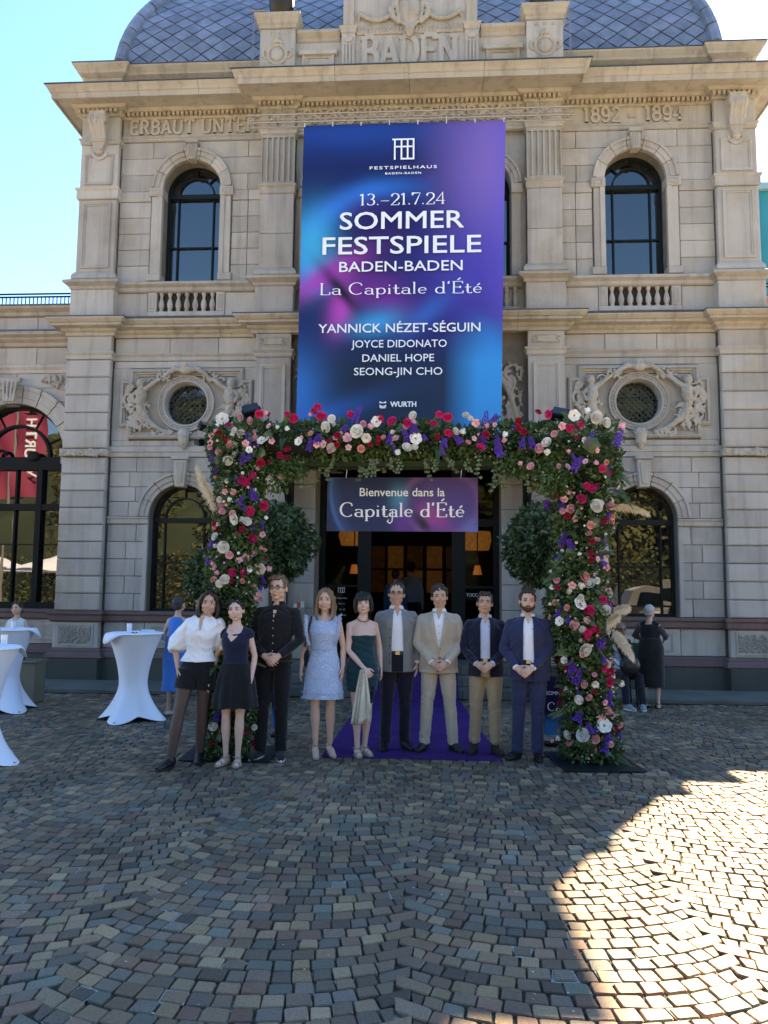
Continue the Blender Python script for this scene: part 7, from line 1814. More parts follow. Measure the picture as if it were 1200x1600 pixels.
def shoes(c, m, sole=None, kind='shoe'):
    k, J = c['k'], c['J']; h = c['heel']
    for s in (-1, 1):
        A = J['ank', s]; a = R(c['yaw'][(s+1)//2]); fd = V3((math.sin(a), -math.cos(a), 0)); g = V3((A.x, A.y, 0))
        b = MB()
        if kind == 'shoe':
            b.tube([g-fd*.055*k+V3((0, 0, .045)), g-fd*.04*k+V3((0, 0, .047)), g+fd*.04*k+V3((0, 0, .045)), g+fd*.12*k+V3((0, 0, .032)), g+fd*.195*k+V3((0, 0, .024))], [(.036, .030), (.046, .038), (.044, .042), (.032, .045), (.016, .026)], 14, up=(0, 0, 1)); b.tube([g+V3((0, 0, .05)), A+V3((0, 0, .01))], [.040*k, .043*k], 12)
        elif kind == 'pump':
            b.tube([g-fd*.05*k+V3((0, 0, h+.035)), g-fd*.03+V3((0, 0, h+.035)), g+fd*.04*k+V3((0, 0, h*.5+.03)), g+fd*.12*k+V3((0, 0, .022)), g+fd*.185*k+V3((0, 0, .014))], [(.028, .022), (.032, .032), (.022, .034), (.020, .038), (.010, .014)], 12, up=(0, 0, 1)); b.tube([g-fd*.04*k+V3((0, 0, h+.02)), g-fd*.04*k+V3((0, 0, 0.004))], [.022, .012], 8)
        elif kind == 'flat':
            b.tube([g-fd*.055*k+V3((0, 0, .030)), g-fd*.03+V3((0, 0, .036)), g+fd*.05*k+V3((0, 0, .026)), g+fd*.12*k+V3((0, 0, .024)), g+fd*.175*k+V3((0, 0, .018))], [(.028, .026), (.034, .036), (.024, .038), (.022, .040), (.014, .022)], 12, up=(0, 0, 1))
        elif kind == 'sandal':
            b.tube([g-fd*.06*k+V3((0, 0, .012)), g-fd*.02+V3((0, 0, .012)), g+fd*.10*k+V3((0, 0, .012)), g+fd*.18*k+V3((0, 0, .012))], [(.012, .028), (.012, .036), (.012, .044), (.011, .026)], 12, up=(0, 0, 1))
            sd = V3((fd.y, -fd.x, 0))
            for d_, hh, w_ in ((.105, .050, .040), (.05, .068, .038)): b.tube([g+fd*d_+sd*w_*math.cos(R(x))+V3((0, 0, .014+hh*.75*math.sin(R(x)))) for x in range(0, 181, 30)], .008, 6)
            b.tube([g-fd*.005+V3((.040*math.cos(R(x)), .044*math.sin(R(x)), .075)) for x in range(0, 361, 30)], .006, 6)
        o = mobj('shoe' if kind != 'sandal' else 'sandal', remesh(b, .0045, 2, 'shoe', [m]), c['t'])
        if kind == 'shoe':
            q = MB(); n = 20; vs = []
            for z in (.002, .016 if not sole else .024):
                for i in range(n): tt = 2*math.pi*i/n; u = math.cos(tt); v = math.sin(tt); p = g+fd*(.072*k+.128*k*u)+V3((fd.y, -fd.x, 0))*(v*.046*(1-.12*u)); vs.append((p.x, p.y, z))
            q.add(vs, [tuple(range(n))[::-1], tuple(range(n, 2*n))]+[(i, (i+1) % n, n+(i+1) % n, n+i) for i in range(n)]).obj('sole', sole or M_BTN, o)
def top(c, m, sleeve='long', z0=.86, grow=.016, amp=.0025, name='jacket', collar=True, hemgrow=0, sw=1.0, vneck=None, zt=1.44, voxel=.0075):
    k, J = c['k'], c['J']; b = MB(); rings = c['rr'](grow, z0, zt)
    rings = [(x, y, z, rx-grow*(.35 if z > (1.42+c['dz'])*k else 0), ry-grow*(.2 if z > (1.42+c['dz'])*k else 0)) for (x, y, z, rx, ry) in rings]
    rings.append((rings[-1][0], rings[-1][1], rings[-1][2]+.018*k, rings[-1][3]*.72, rings[-1][4]*.85)) if zt > 1.43 else None
    rings[0] = (*rings[0][:3], rings[0][3]+hemgrow, rings[0][4]+hemgrow)
    if name == 'jacket': rings = [(x, y, z, max(rx, (.196 if z < .87*k else .192)*k*c['fat']**.5) if z < .97*k else rx, max(ry, .140*k) if z < .97*k else ry) for (x, y, z, rx, ry) in rings]
    loft(b, rings, 22)
    for s in (-1, 1):
        Sh, E_, W_ = J['sh', s], J['el', s], J['wr', s]; f = c['fat']**.5*(1 if c['male'] else .84)*sw
        b.tube([c['nb']+V3((s*.045*k, 0, -.050*k)), Sh+V3((-s*.03*k, 0, .006*k)), Sh], [.042*k, .053*k*f, .059*k*f], 14)
        if sleeve in ('long', 'short'): b.ell(Sh, (.061*k*f, .060*k*f, .058*k*f), 14, 10)
        if sleeve == 'puff': b.ell(Sh, (.068*k, .066*k, .062*k), 14, 10)
        if sleeve == 'cap': b.ell(Sh, (.060*k*f, .060*k*f, .056*k*f), 14, 10)
        if sleeve == 'long': b.tube([Sh, Sh.lerp(E_, .45), E_, E_.lerp(W_, .5), E_.lerp(W_, .97)], [.063*k*f, .060*k*f, .054*k*f, .046*k*f, .040*k*f], 14)
        elif sleeve == 'cap': b.tube([Sh, Sh.lerp(E_, .22)], [.062*k*f, .060*k*f], 14)
        elif sleeve == 'puff': b.tube([Sh, Sh.lerp(E_, .35), Sh.lerp(E_, .8), E_.lerp(W_, .12), E_.lerp(W_, .22)], [.066*k, .082*k, .100*k, .092*k, .052*k], 16)
        elif sleeve == 'short': b.tube([Sh, Sh.lerp(E_, .6)], [.064*k*f, .062*k*f], 14)
    cz = [((1.12+c['dz'])*k, .10), ((1.38+c['dz'])*k, .05)]
    me = remesh(b, voxel, 5, name, [m], cloth_folds(amp, cz, k*5)); o = mobj(name, me, c['t'])
    bm = bmesh.new(); bm.from_mesh(me); bv = BVHTree.FromBMesh(bm); bm.free(); return o, bv
def collar(c, m, parent, r=.064, h=.035, opening=.05, flat=False):
    k = c['k']; nb = c['nb']; b = MB(); vs = []; n = 22
    for i in range(n+1):
        a = R(-90)+opening*8+(2*math.pi-opening*16)*i/n
        for (rr_, z) in ((r*.90, .010), (r*.93, h*.85), (r*1.0, h*.8), (r*1.17, -.008)): vs.append((nb.x+rr_*k*math.cos(a), nb.y+rr_*k*math.sin(a)*.92, nb.z+(z-.012)*k))
    b.add(vs, [(i*4+j, (i+1)*4+j, (i+1)*4+j+1, i*4+j+1) for i in range(n) for j in range(3)])
    o = b.obj('collar', m, parent, smooth=40); md = o.modifiers.new('s', 'SOLIDIFY'); md.thickness = .003; return o
def buttons(c, bv, xs, zs, m, parent, r=.006, off=.012):
    for x, z in zip(xs, zs):
        h = bv.ray_cast(V3((x, -1, z)), V3((0, 1, 0)))
        y = (h[0].y if h[0] else -.1)-off
        q = MB(); q.ell((x, y, z), (r, .003, r), 8, 6); q.obj('button', m, parent)
def suit(c, jm, shm, tm, close=1.02, openw=.0, bottom=.80, vtop=.045, belt=None, shoem=None, lap=.034, shirt_btn=True, tw=1.0, hem=.03, pocket=True, blazer_cut=True):
    """jacket with shirt front. close: height where the fronts meet; openw>0: worn open with that half width at the waist"""
    k, lx = c['k'], c['lx']; T = c['t']
    trousers(c, tm, hem, w=tw); shoes(c, shoem or M_BLKSHOE)
    if bottom < .84: c['TR'].insert(0, (bottom, c['TR'][0][1]+.03, c['TR'][0][2]+.02, c['TR'][0][3]))
    jo, bv = top(c, jm, z0=bottom, grow=.030, name='jacket', amp=.0055)
    if bottom < .84: c['TR'].pop(0)
    X0 = lx(1.2)*k
    if openw:
        hw = lambda z: ((.036+(vtop-.036)*min(1, (1.44*k-z)/.05))+(openw-vtop)*min(1, max(0, (1.43*k-z)/(.35*k)))) if z > (bottom+.02)*k else openw
        zb = (bottom+.005)*k; sh0 = 1.0*k
        patch(bv, rows_lin(sh0, 1.435*k, 14, lambda u: X0-hw(sh0+(1.435*k-sh0)*u), lambda u: X0+hw(sh0+(1.435*k-sh0)*u)), .004, 'shirt_front', shm, T)
        patch(bv, rows_lin(zb, sh0, 8, lambda u: X0-openw*.98, lambda u: X0+openw*.98), .004, 'trouser_front', tm, T)
        if belt: patch(bv, [(sh0-.018, X0-openw, X0+openw), (sh0+.018, X0-openw, X0+openw)], .008, 'belt', belt, T); MB().box(X0-.022, X0+.022, -.165*k, -.155*k, sh0-.017, sh0+.017).obj('buckle', mat('brass_buckle', (.4, .33, .2), rough=.3, metal=.8), T)
        for s in (-1, 1):
            edge = lambda z: X0+s*hw(z)
            f0 = lambda u: edge(zb+(1.42*k-zb)*u)
            patch(bv, rows_lin(zb, 1.42*k, 18, lambda u: f0(u), lambda u: f0(u)+s*(.012+(lap*1.5 if u > .62 else 0)*math.sin(math.pi*min(1, (u-.62)/.38)) if u > .62 else .012)), .018, 'lapel', jm, T, back=.014, n=3)
    else:
        zc = close*k; zt = 1.435*k
        hw = lambda z: vtop*k*max(0, (z-zc)/(zt-zc))**.85
        patch(bv, rows_lin(zc, zt, 14, lambda u: X0-hw(zc+(zt-zc)*u)-.001, lambda u: X0+hw(zc+(zt-zc)*u)+.001), .003, 'shirt_front', shm, T)
        for s in (-1, 1):
            patch(bv, rows_lin(zc-.02, zt, 16, lambda u: X0+s*hw(max(zc, zc-.02+(zt-zc+.02)*u)), lambda u: X0+s*(hw(max(zc, zc-.02+(zt-zc+.02)*u))+lap*k*(.25+.9*math.sin(math.pi*min(1, u*.93))**.8))), .017, 'lapel', jm, T, back=.013, n=4)
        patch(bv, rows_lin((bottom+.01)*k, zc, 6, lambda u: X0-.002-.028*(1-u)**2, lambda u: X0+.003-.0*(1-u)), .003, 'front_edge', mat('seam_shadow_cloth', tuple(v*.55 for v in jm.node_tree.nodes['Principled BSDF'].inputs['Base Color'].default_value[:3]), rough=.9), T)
        buttons(c, bv, [X0+.012]*2, [zc-.012, zc-.105*k], M_BTN, T, .008)
    collar(c, shm, T, r=.066 if c['male'] else .055)
    patch(bv, [(1.375*k, X0-.002, X0+.002), (1.405*k, X0-.014, X0+.014), (1.44*k, X0-.030, X0+.030), (1.455*k, X0-.034, X0+.034)], .007, 'open_neck', c['skin'], T)
    if shirt_btn: buttons(c, bv, [X0]*4, [(1.38-.075*i)*k for i in range(4)], M_BTN if shirt_btn == 'dark' else M_BTNW, T, .0045, .007)
    if pocket:
        for s in (-1, 1):
            zz = .97*k; patch(bv, [(zz-.012, X0+s*.085, X0+s*.145), (zz+.012, X0+s*.085, X0+s*.145)], .006, 'pocket_flap', jm, T)
        patch(bv, [(1.28*k-.008, X0+.075, X0+.125), (1.28*k+.008, X0+.075, X0+.125)], .005, 'breast_pocket', jm, T)
    for s in (-1, 1):      # cuffs
        W_, E_ = c['J']['wr', s], c['J']['el', s]; MB().tube([E_.lerp(W_, .95), E_.lerp(W_, 1.02)], [.036*k, .034*k], 14).obj('shirt_cuff', shm, T, smooth=40)
    return bv
def skirt_rings(c, zs, grow):   # (z, rx, ry)
    k = c['k']; return [(c['lx'](z)*k, .004, z*k, rx*k+grow, ry*k+grow) for z, rx, ry in zs]
M_BLKSHOE = mat('black_leather', (.012, .012, .014), rough=.35)
GP = 'people posing in the group'
CL2 = lambda sgn, x=0, z=.90, y=-.17: None
def clasp(x=0.0, z=.93, y=-.175, k=1.0, top_hand=1):
    """arms brought together in front, one hand over the other"""
    arms = {-1: ((-.235*k+x*.3, -.02, 1.12*k), (x-.082, y+.02, z*k+.035)), 1: ((.235*k+x*.3, -.02, 1.12*k), (x+.080, y-.012, z*k+.04))}
    hands = {-1: ((.85, -.12, -.50), (.1, .9, -.2), (0, -.3, 1), .35), 1: ((-.85, -.18, -.55), (-.1, .9, -.2), (0, -.3, 1), .55)}
    if top_hand < 0: pass
    return arms, hands

# ---- 1 white blouse, black shorts, sheer tights
def o1(c):
    k, J, T = c['k'], c['J'], c['t']; wm = cloth('white_blouse', (.84, .86, .90), bump=(22, .5)); bk = cloth('black_knit', (.008, .008, .010))
    sheer = mat('sheer_tights', (.10, .065, .055), rough=.5, spec=.4)
    b = MB(); loft(b, c['rr'](.006, .84, .95))
    for s in (-1, 1):
        A, K, H_ = J['ank', s], J['knee', s], J['hip', s]; b.tube([H_, H_.lerp(K, .5), K, K.lerp(A, .35), A, A+V3((0, -.02, -.03))], [.093*k, .077*k, .057*k, .059*k, .039*k, .04*k], 14)
    mobj('tights', remesh(b, .007, 3, 'tights', [sheer]), T)
    trousers(c, bk, top=1.0, kneelen=.42, name='shorts', w=1.08, amp=.0015)
    o, bv = top(c, wm, 'puff', z0=1.0, grow=.02, name='blouse', amp=.008, hemgrow=.012)
    X0 = c['lx'](1.3)*k
    for s in (-1, 1): patch(bv, [(1.30*k, X0+s*.05, X0+s*.075), (1.33*k, X0+s*.025, X0+s*.125), (1.37*k, X0+s*.018, X0+s*.155), (1.41*k, X0+s*.02, X0+s*.14), (1.45*k, X0+s*.03, X0+s*.085)], .012, 'wide_collar', wm, T)
    patch(bv, [(1.24*k, X0-.003, X0+.003), (1.34*k, X0-.010, X0+.010), (1.44*k, X0-.028, X0+.028)], .004, 'neck_opening', SK[1], T)
    q = MB(); q.tube([(X0+.0, -.15, 1.24*k), (X0+.012, -.155, 1.16*k), (X0+.02, -.15, 1.10*k)], .003, 5); q.tube([(X0-.0, -.15, 1.24*k), (X0-.01, -.155, 1.18*k)], .003, 5); q.obj('tie_string', wm, T)
    shoes(c, M_BLKSHOE, None, 'shoe')
person('young woman in white puff-sleeved blouse, black shorts and tights at the left end', (-1.92, -6.02, .005), 1.70, rz=R(6), male=False, group=GP, skin=1, feet=((-.115, -.13), (.115, .10)), foot_yaw=(-25, 5), lean=.145, head_off=(.03, 0, -.035), head_rot=(0, R(4), R(4)), outfit=o1,
       hair=dict(type='wavy', n='dark_brown', c=(.028, .016, .012)), arms={-1: ((-.135, .05, 1.10), (-.09, -.03, .90)), 1: ((.30, .10, 1.12), (.34, .14, .92))})
# ---- 2 navy top, black skirt
def o2(c):
    k, J, T = c['k'], c['J'], c['t']; nv = cloth('navy_top', (.010, .014, .045)); bk = cloth('black_skirt', (.007, .008, .010))
    o, bv = top(c, nv, 'cap', z0=.95, grow=.012, name='top', amp=.0015, zt=1.42)
    patch(bv, [(1.285*k, -.004, .004), (1.33*k, -.045, .045), (1.38*k, -.075, .075), (1.43*k, -.080, .080), (1.455*k, -.06, .06)], .003, 'v_neck_skin', SK[2], T, n=8)
    b = MB(); loft(b, skirt_rings(c, [(1.06, .135, .100), (.98, .165, .122), (.88, .195, .145), (.74, .215, .165), (.60, .235, .18)], .01), 30)
    mobj('skirt', remesh(b, .008, 2, 'skirt', [bk], lambda p: .010*np.sin(np.arctan2(p[:, 1], p[:, 0])*9)*np.clip((1.0-p[:, 2])*2, 0, 1)), T)
    shoes(c, mat('beige_sandal', (.35, .25, .19), rough=.6), kind='sandal')
    MB().tube([J['wr', -1]+V3((.033*math.cos(R(a)), .033*math.sin(R(a)), .012)) for a in range(0, 361, 30)], .005, 5).obj('bracelet', mat('dark_bracelet', (.05, .03, .02), rough=.4), T)
person('smiling woman with dark tied-back hair in navy cap-sleeve top and black skirt, beige sandals', (-1.47, -6.0, .005), 1.595, male=False, group=GP, skin=2, feet=((-.075, 0), (.045, .0)), foot_yaw=(-12, 14), hip_x=.012, rz=R(-6), head_rot=(0, R(-3), R(5)), outfit=o2, hair=dict(type='back', n='black', c=(.015, .010, .009)),
       arms={-1: ((-.205, .05, 1.02), (-.235, -.03, .80)), 1: ((.185, .04, 1.02), (.175, -.03, .79))})
# ---- 3 tall man in black
def o3(c):
    k, J, T = c['k'], c['J'], c['t']; bk = cloth('black_shirt', (.009, .009, .011)); bt = cloth('black_trousers', (.007, .007, .009))
    trousers(c, bt, .035, w=1.02); o, bv = top(c, bk, 'long', z0=.90, grow=.018, name='shirt', amp=.006)
    collar(c, bk, T); patch(bv, [(1.33*k, -.002, .002), (1.39*k, -.018, .018), (1.45*k, -.035, .035)], .003, 'open_neck', SK[0], T)
    buttons(c, bv, [.0]*5, [(1.30-.07*i)*k for i in range(5)], M_BTNW, T, .006)
    shoes(c, cloth('black_canvas', (.01, .01, .012)), mat('white_rubber', (.75, .75, .73), rough=.6))
a3, h3 = clasp(-.0, .985/1.04, -.17, 1.04)
person('tall fair-haired man with glasses all in black with white-soled trainers', (-1.13, -5.70, .005), 1.83, group=GP, skin=0, feet=((-.15, 0), (.05, .03)), foot_yaw=(-14, 16), hip_x=-.025, lean=.01, rz=R(-4), outfit=o3, arms=a3, hands=h3, glasses=2, smile=False, head_rot=(0, 0, R(-6)), hair=dict(type='swept', n='light_brown', c=(.16, .10, .055)), brow=(.12, .08, .05))
# ---- 4 light blue lace dress
def o4(c):
    k, J, T = c['k'], c['J'], c['t']; lb = cloth('pale_blue_lace', (.40, .54, .80), bump=(90, .9), mix2=((.60, .70, .90), 70, .48, .56))
    b = MB(); loft(b, c['rr'](.012, 1.09, 1.42)+[], 24)
    loft(b, skirt_rings(c, [(1.16, .125, .09), (1.08, .128, .093), (.98, .158, .115), (.88, .182, .132), (.74, .195, .142), (.60, .208, .150)], .006), 28)
    for s in (-1, 1): b.tube([c['nb']+V3((s*.045*k, 0, -.03*k)), J['sh', s]+V3((-s*.015, 0, .008))], [.05*k, .052*k], 12)
    me = remesh(b, .0075, 2, 'dress', [lb], lambda p: .004*np.sin(np.arctan2(p[:, 1], p[:, 0])*7)*np.clip((.95-p[:, 2])*2, 0, 1)); mobj('dress', me, T)
    for s in (-1, 1):       # ruffles at the armholes
        q = MB(); vs = []; n = 26
        for i in range(n+1):
            t_ = i/n; z = 1.44-.30*t_; x = s*(.150-.030*t_+.018*math.sin(t_*3)); y = -.03-.055*math.sin(t_*math.pi*.8)
            for j in range(4): u = j/3; vs.append(((x+s*u*.045*(1-.4*t_)+.006*u*math.sin(i*1.9))*k, (y-.02*u+.016*u*math.sin(i*2.1))*k, (z+.03*u*(1-t_)+.005*math.sin(i*1.3)*u)*k))
        q.add(vs, [(i*4+j, (i+1)*4+j, (i+1)*4+j+1, i*4+j+1) for i in range(n) for j in range(3)]); o = q.obj('ruffle', lb, T, smooth=True); o.modifiers.new('s', 'SOLIDIFY').thickness = .003
    for z, r_, nm in ((.60, .004, 'scalloped_hem'), (.66, .003, 'lace_band'), (1.10, .0035, 'waist_seam')):
        rx, ry = (.216, .158) if z < .7 else (.139, .104)
        q = MB(); q.tube([((rx+.004)*k*math.cos(R(a)), .004+(ry+.004)*k*math.sin(R(a)), (z+(.008*abs(math.sin(R(a*11))) if z == .60 else 0))*k) for a in range(0, 361, 4)], r_*1.3, 5); q.obj(nm, cloth('pale_blue_trim', (.42, .52, .72)), T)
    shoes(c, mat('grey_suede', (.36, .31, .29), rough=.85), kind='pump')
    q = MB(); q.tube([(-.115*k, -.055, 1.44*k), (-.150*k, -.06, 1.30*k), (-.185*k, -.03, 1.12*k)], [(.003, .010)]*3, 6); q.obj('bag_strap', cloth('navy_strap', (.02, .03, .06)), T)
person('woman with long blond hair in pale blue lace dress with ruffled armholes', (-.68, -5.56, .005), 1.70, male=False, group=GP, skin=0, feet=((-.06, -.03), (.075, .05)), foot_yaw=(12, 24), heel=.035, outfit=o4, lean=.015, hair=dict(type='long', n='dark_blond', c=(.22, .145, .085)), brow=(.10, .065, .04),
       arms={-1: ((-.195, .03, 1.08), (-.215, -.02, .88)), 1: ((.205, .03, 1.08), (.205, -.02, .89))})
# shoulder bag hangs from her: a thing of its own
bg_ = thing('shoulder_bag', (-.86, -5.50, .98), 'dark blue shoulder bag tucked under the arm of the woman in pale blue', 'bag'); q = MB(); q.ell((0, 0, 0), (.035, .09, .10), 12, 8); q.obj('bag_body', cloth('navy_leather', (.015, .02, .04)), bg_, smooth=True); MB().tube([(0, -.05, .08), (.05, -.03, .30), (.07, 0, .42), (.05, .04, .30), (0, .05, .08)], .005, 5).obj('handle', M_BLKSHOE, bg_)
# ---- 5 strapless teal dress
def o5(c):
    k, J, T = c['k'], c['J'], c['t']; tl = cloth('dark_teal', (.006, .045, .060), bump=(30, .5))
    b = MB(); loft(b, c['rr'](.010, 1.09, 1.30), 24)
    loft(b, skirt_rings(c, [(1.16, .122, .088), (1.08, .125, .090), (.98, .158, .112), (.88, .176, .126), (.78, .172, .122), (.68, .160, .112)], .006), 26)
    mobj('dress', remesh(b, .0075, 2, 'dress', [tl], lambda p: .0035*np.sin(p[:, 2]*95+p[:, 0]*22+np.sin(p[:, 0]*20))), T)
    bk = cloth('black_lining', (.006, .006, .008)); b = MB(); loft(b, [(.055, -.0, .86*k, .085, .105), (.07, -.0, .70*k, .07, .10), (.07, .0, .55*k, .045, .07)], 16); mobj('hanging_panel', remesh(b, .008, 2, 'hanging_panel', [bk]), T)
    shoes(c, mat('tan_sandal', (.32, .24, .17), rough=.6), kind='sandal')
    q = MB(); nb = c['nb']; q.tube([(nb.x+.062*math.cos(R(a)), nb.y-.01+.062*math.sin(R(a)), nb.z-.012-.035*max(0, -math.sin(R(a)))) for a in range(-180, 181, 20)], .005, 5); q.obj('necklace', mat('amber_beads', (.25, .10, .03), rough=.3), T)
    for s in (-1, 1): q = MB().ell((s*.082, -.002, -.075), (.007, .005, .026), 8, 6); xform(q, c['HM']); q.obj('earring', mat('gold', (.5, .35, .15), rough=.3, metal=.8), T)
person('woman with black bob and fringe in strapless dark teal dress and necklace', (-.29, -5.44, .005), 1.665, rz=R(22), male=False, group=GP, skin=2, feet=((-.04, -.02), (.05, .02)), foot_yaw=(-8, 8), outfit=o5, head_rot=(0, R(-3), R(-18)), hair=dict(type='bob', n='black2', c=(.010, .008, .008)), smile=False,
       arms={-1: ((-.165, -.045, 1.06), (-.035, -.19, .885)), 1: ((.20, .05, 1.08), (.20, .0, .87))}, hands={-1: ((.55, -.35, -.75), (.3, .8, -.1), (.5, -.5, .2), 1.0), 1: ((0, -.1, -1), (-1, 0, 0), (0, -1, 0), .3)})
sc_ = MB(); q = random.Random(12); vs = []; nz, nx = 18, 12
for j in range(nz+1):
    t_ = j/nz
    for i in range(nx+1):
        u = i/nx-.5; w_ = .05+.09*t_**.7; vs.append((u*w_-.045*t_*(1 if u < .1 else -.5)-.0, .028*math.sin(i*2.2+t_*2)*(.4+t_), -.54*t_*(1-.30*max(0, u))+.02*math.sin(i*1.7)*t_))
sc_.add(vs, [(j*(nx+1)+i, j*(nx+1)+i+1, (j+1)*(nx+1)+i+1, (j+1)*(nx+1)+i) for j in range(nz) for i in range(nx)])
o = sc_.obj('shawl', cloth('cream_shawl', (.68, .64, .52), noise=(30, .15), mix2=((.20, .18, .14), 26, .64, .70)), smooth=True); o.location = (-.265, -5.66, .885); o.modifiers.new('s', 'SOLIDIFY').thickness = .004
tag(o, 'cream patterned shawl hanging from the hand of the woman in teal', 'shawl')
# ---- 6 open grey jacket
def o6(c):
    bv = suit(c, cloth('grey_linen', (.22, .235, .235), bump=(60, .35)), cloth('white_tee', (.80, .84, .90)), cloth('ink_trousers', (.010, .010, .022)), openw=.062, bottom=.80, vtop=.046, belt=M_BLKSHOE, lap=.04, shirt_btn=False, pocket=False)
    k, T = c['k'], c['t']
    for s in (-1, 1):
        for zz, w_ in ((1.24, .045), (.93, .055)): patch(bv, [(zz*k-.045, s*.082, s*(.082+w_)), (zz*k+.045, s*.082, s*(.082+w_))], .006, 'patch_pocket', c['gm'], T); patch(bv, [(zz*k+.03, s*.080, s*(.084+w_)), (zz*k+.05, s*.080, s*(.084+w_))], .012, 'pocket_flap', c['gm'], T)
    buttons(c, bv, [-.070]*5, [(1.24-.085*i)*k for i in range(5)], M_BTN, T, .008, .018)
def o6w(c): c['gm'] = cloth('grey_linen', (.22, .235, .235)); o6(c)
person('dark-haired man with thin glasses in open grey linen jacket over white shirt', (.04, -5.14, .014), 1.765, group=GP, skin=1, feet=((-.11, -.02), (.10, .02)), foot_yaw=(-10, 22), outfit=o6w, glasses=1, hip_x=.015, rz=R(5), head_rot=(0, R(3), R(-6)), hair=dict(type='receding', n='black3', c=(.014, .011, .010)), arms={-1: ((-.225, .03, 1.10), (-.205, -.02, .875)), 1: ((.245, .04, 1.12), (.225, -.03, .90))})
# ---- 7 beige suit
def o7(c):
    bg2 = cloth('beige_suit', (.47, .41, .325), bump=(60, .3)); suit(c, bg2, cloth('white_shirt', (.80, .84, .90)), bg2, close=1.08, bottom=.81, vtop=.062, shirt_btn='dark', lap=.036, tw=1.0)
    W_ = c['J']['wr', 1]; MB().tube([W_+V3((.028*math.cos(R(a))*.6+.0, .03*math.sin(R(a)), .028*math.cos(R(a)))) for a in range(0, 361, 30)], .005, 5).obj('wristwatch', mat('steel_watch', (.3, .3, .3), rough=.3, metal=.8), c['t'])
a7, h7 = clasp(0, .895, -.185, .99)
person('smiling man with curly dark hair in buttoned beige suit and open white shirt', (.50, -5.17, .014), 1.735, group=GP, skin=1, fat=1.10, feet=((-.155, 0), (.145, 0)), foot_yaw=(-22, 28), outfit=o7, arms=a7, hands=h7, hip_x=-.01, head_rot=(0, R(-3), R(4)), hair=dict(type='curly', n='brown', c=(.035, .020, .013)))
# ---- 8 navy blazer and chinos
def o8(c): suit(c, cloth('navy_blazer', (.009, .013, .035)), cloth('pale_blue_shirt', (.50, .58, .75)), cloth('khaki_chinos', (.34, .26, .165), bump=(30, .4)), openw=.048, bottom=.82, vtop=.050, belt=M_BLKSHOE, shoem=mat('dark_brown_suede', (.022, .016, .012), rough=.9), lap=.034, hem=.07, tw=1.05)
a8, h8 = clasp(0, .885/.95, -.18, .95)
person('brown-haired man in navy blazer, pale blue shirt and khaki chinos', (.97, -5.24, .014), 1.67, group=GP, skin=1, fat=1.04, feet=((-.11, 0), (.105, -.03)), foot_yaw=(-12, 26), outfit=o8, arms=a8, hands=h8, hip_x=.012, rz=R(-5), head_rot=(R(-4), R(3), R(2)), smile=False, hair=dict(type='swept', n='brown2', c=(.045, .027, .017)))
# ---- 9 navy suit and beard
def o9(c):
    nv = cloth('blue_suit', (.020, .030, .085), rough=.6); suit(c, nv, cloth('white_shirt', (.80, .84, .90)), nv, openw=.052, bottom=.80, vtop=.048, belt=cloth('brown_cummerbund', (.03, .02, .015)), lap=.034, tw=1.04, shirt_btn=False)
a9, h9 = clasp(-.03, .885/.975, -.19, .975)
person('bearded man in bright navy suit and open white shirt at the group right end', (1.385, -5.47, .005), 1.71, rz=R(-8), group=GP, skin=0, fat=1.10, feet=((-.115, .02), (.085, -.0)), foot_yaw=(-32, 8), outfit=o9, arms=a9, hands=h9, hip_x=.015, head_rot=(0, R(3), R(8)), hair=dict(type='short', n='brown3', c=(.05, .028, .016)), beard=(.06, .03, .018), smile=False)
# ---- bystanders
def ob(c):
    k, T = c['k'], c['t']; m = cloth('royal_blue', (.02, .20, .62)); b = MB(); loft(b, c['rr'](.016, 1.09, 1.44), 22)
    loft(b, skirt_rings(c, [(1.16, .14, .10), (1.0, .18, .13), (.8, .20, .15), (.5, .20, .15), (.36, .205, .155)], .012), 26); mobj('dress', remesh(b, .009, 2, 'dress', [m], folds(.006, 30, 8)), T)
    shoes(c, mat('white_flats', (.7, .7, .68), rough=.6), kind='flat')
person('woman seen from behind in long bright blue sleeveless dress, one arm raised', (-2.93, -3.30, .005), 1.57, rz=R(165), male=False, skin=1, outfit=ob, feet=((-.09, 0), (.09, 0)), hair=dict(type='grey_short', n='dark_grey', c=(.04, .038, .038)), arms={-1: ((-.26, -.14, 1.22), (-.15, -.24, 1.40)), 1: ((.21, .0, 1.05), (.20, -.1, .88))},
       hands={-1: ((.3, -.3, .9), (.6, .6, .1), (.4, -.2, .3), .7), 1: ((0, -.2, -1), (-1, 0, 0), (0, -1, 0), .3)}, voxel=.009)
def orw(c):
    k, J, T = c['k'], c['J'], c['t']; m = cloth('black_linen', (.010, .011, .012)); b = MB(); loft(b, c['rr'](.02, 1.09, 1.42), 22)
    for s in (-1, 1): b.tube([c['nb']+V3((s*.045*k, 0, -.03*k)), J['sh', s]], [.05*k, .06*k], 12)
    loft(b, skirt_rings(c, [(1.16, .155, .12), (1.0, .20, .15), (.8, .215, .16), (.5, .20, .155), (.35, .195, .15)], .014), 26); mobj('dress', remesh(b, .009, 2, 'dress', [m], folds(.006, 26, 7)), T)
    lace = cloth('black_lace', (.06, .05, .05)); q = MB()
    for s in (-1, 1): q.tube([J['sh', s], J['el', s], J['el', s].lerp(J['wr', s], .5)], [.056*k, .050*k, .045*k], 12)
    q.obj('lace_sleeve', lace, T, smooth=True); shoes(c, M_BLKSHOE, kind='sandal')
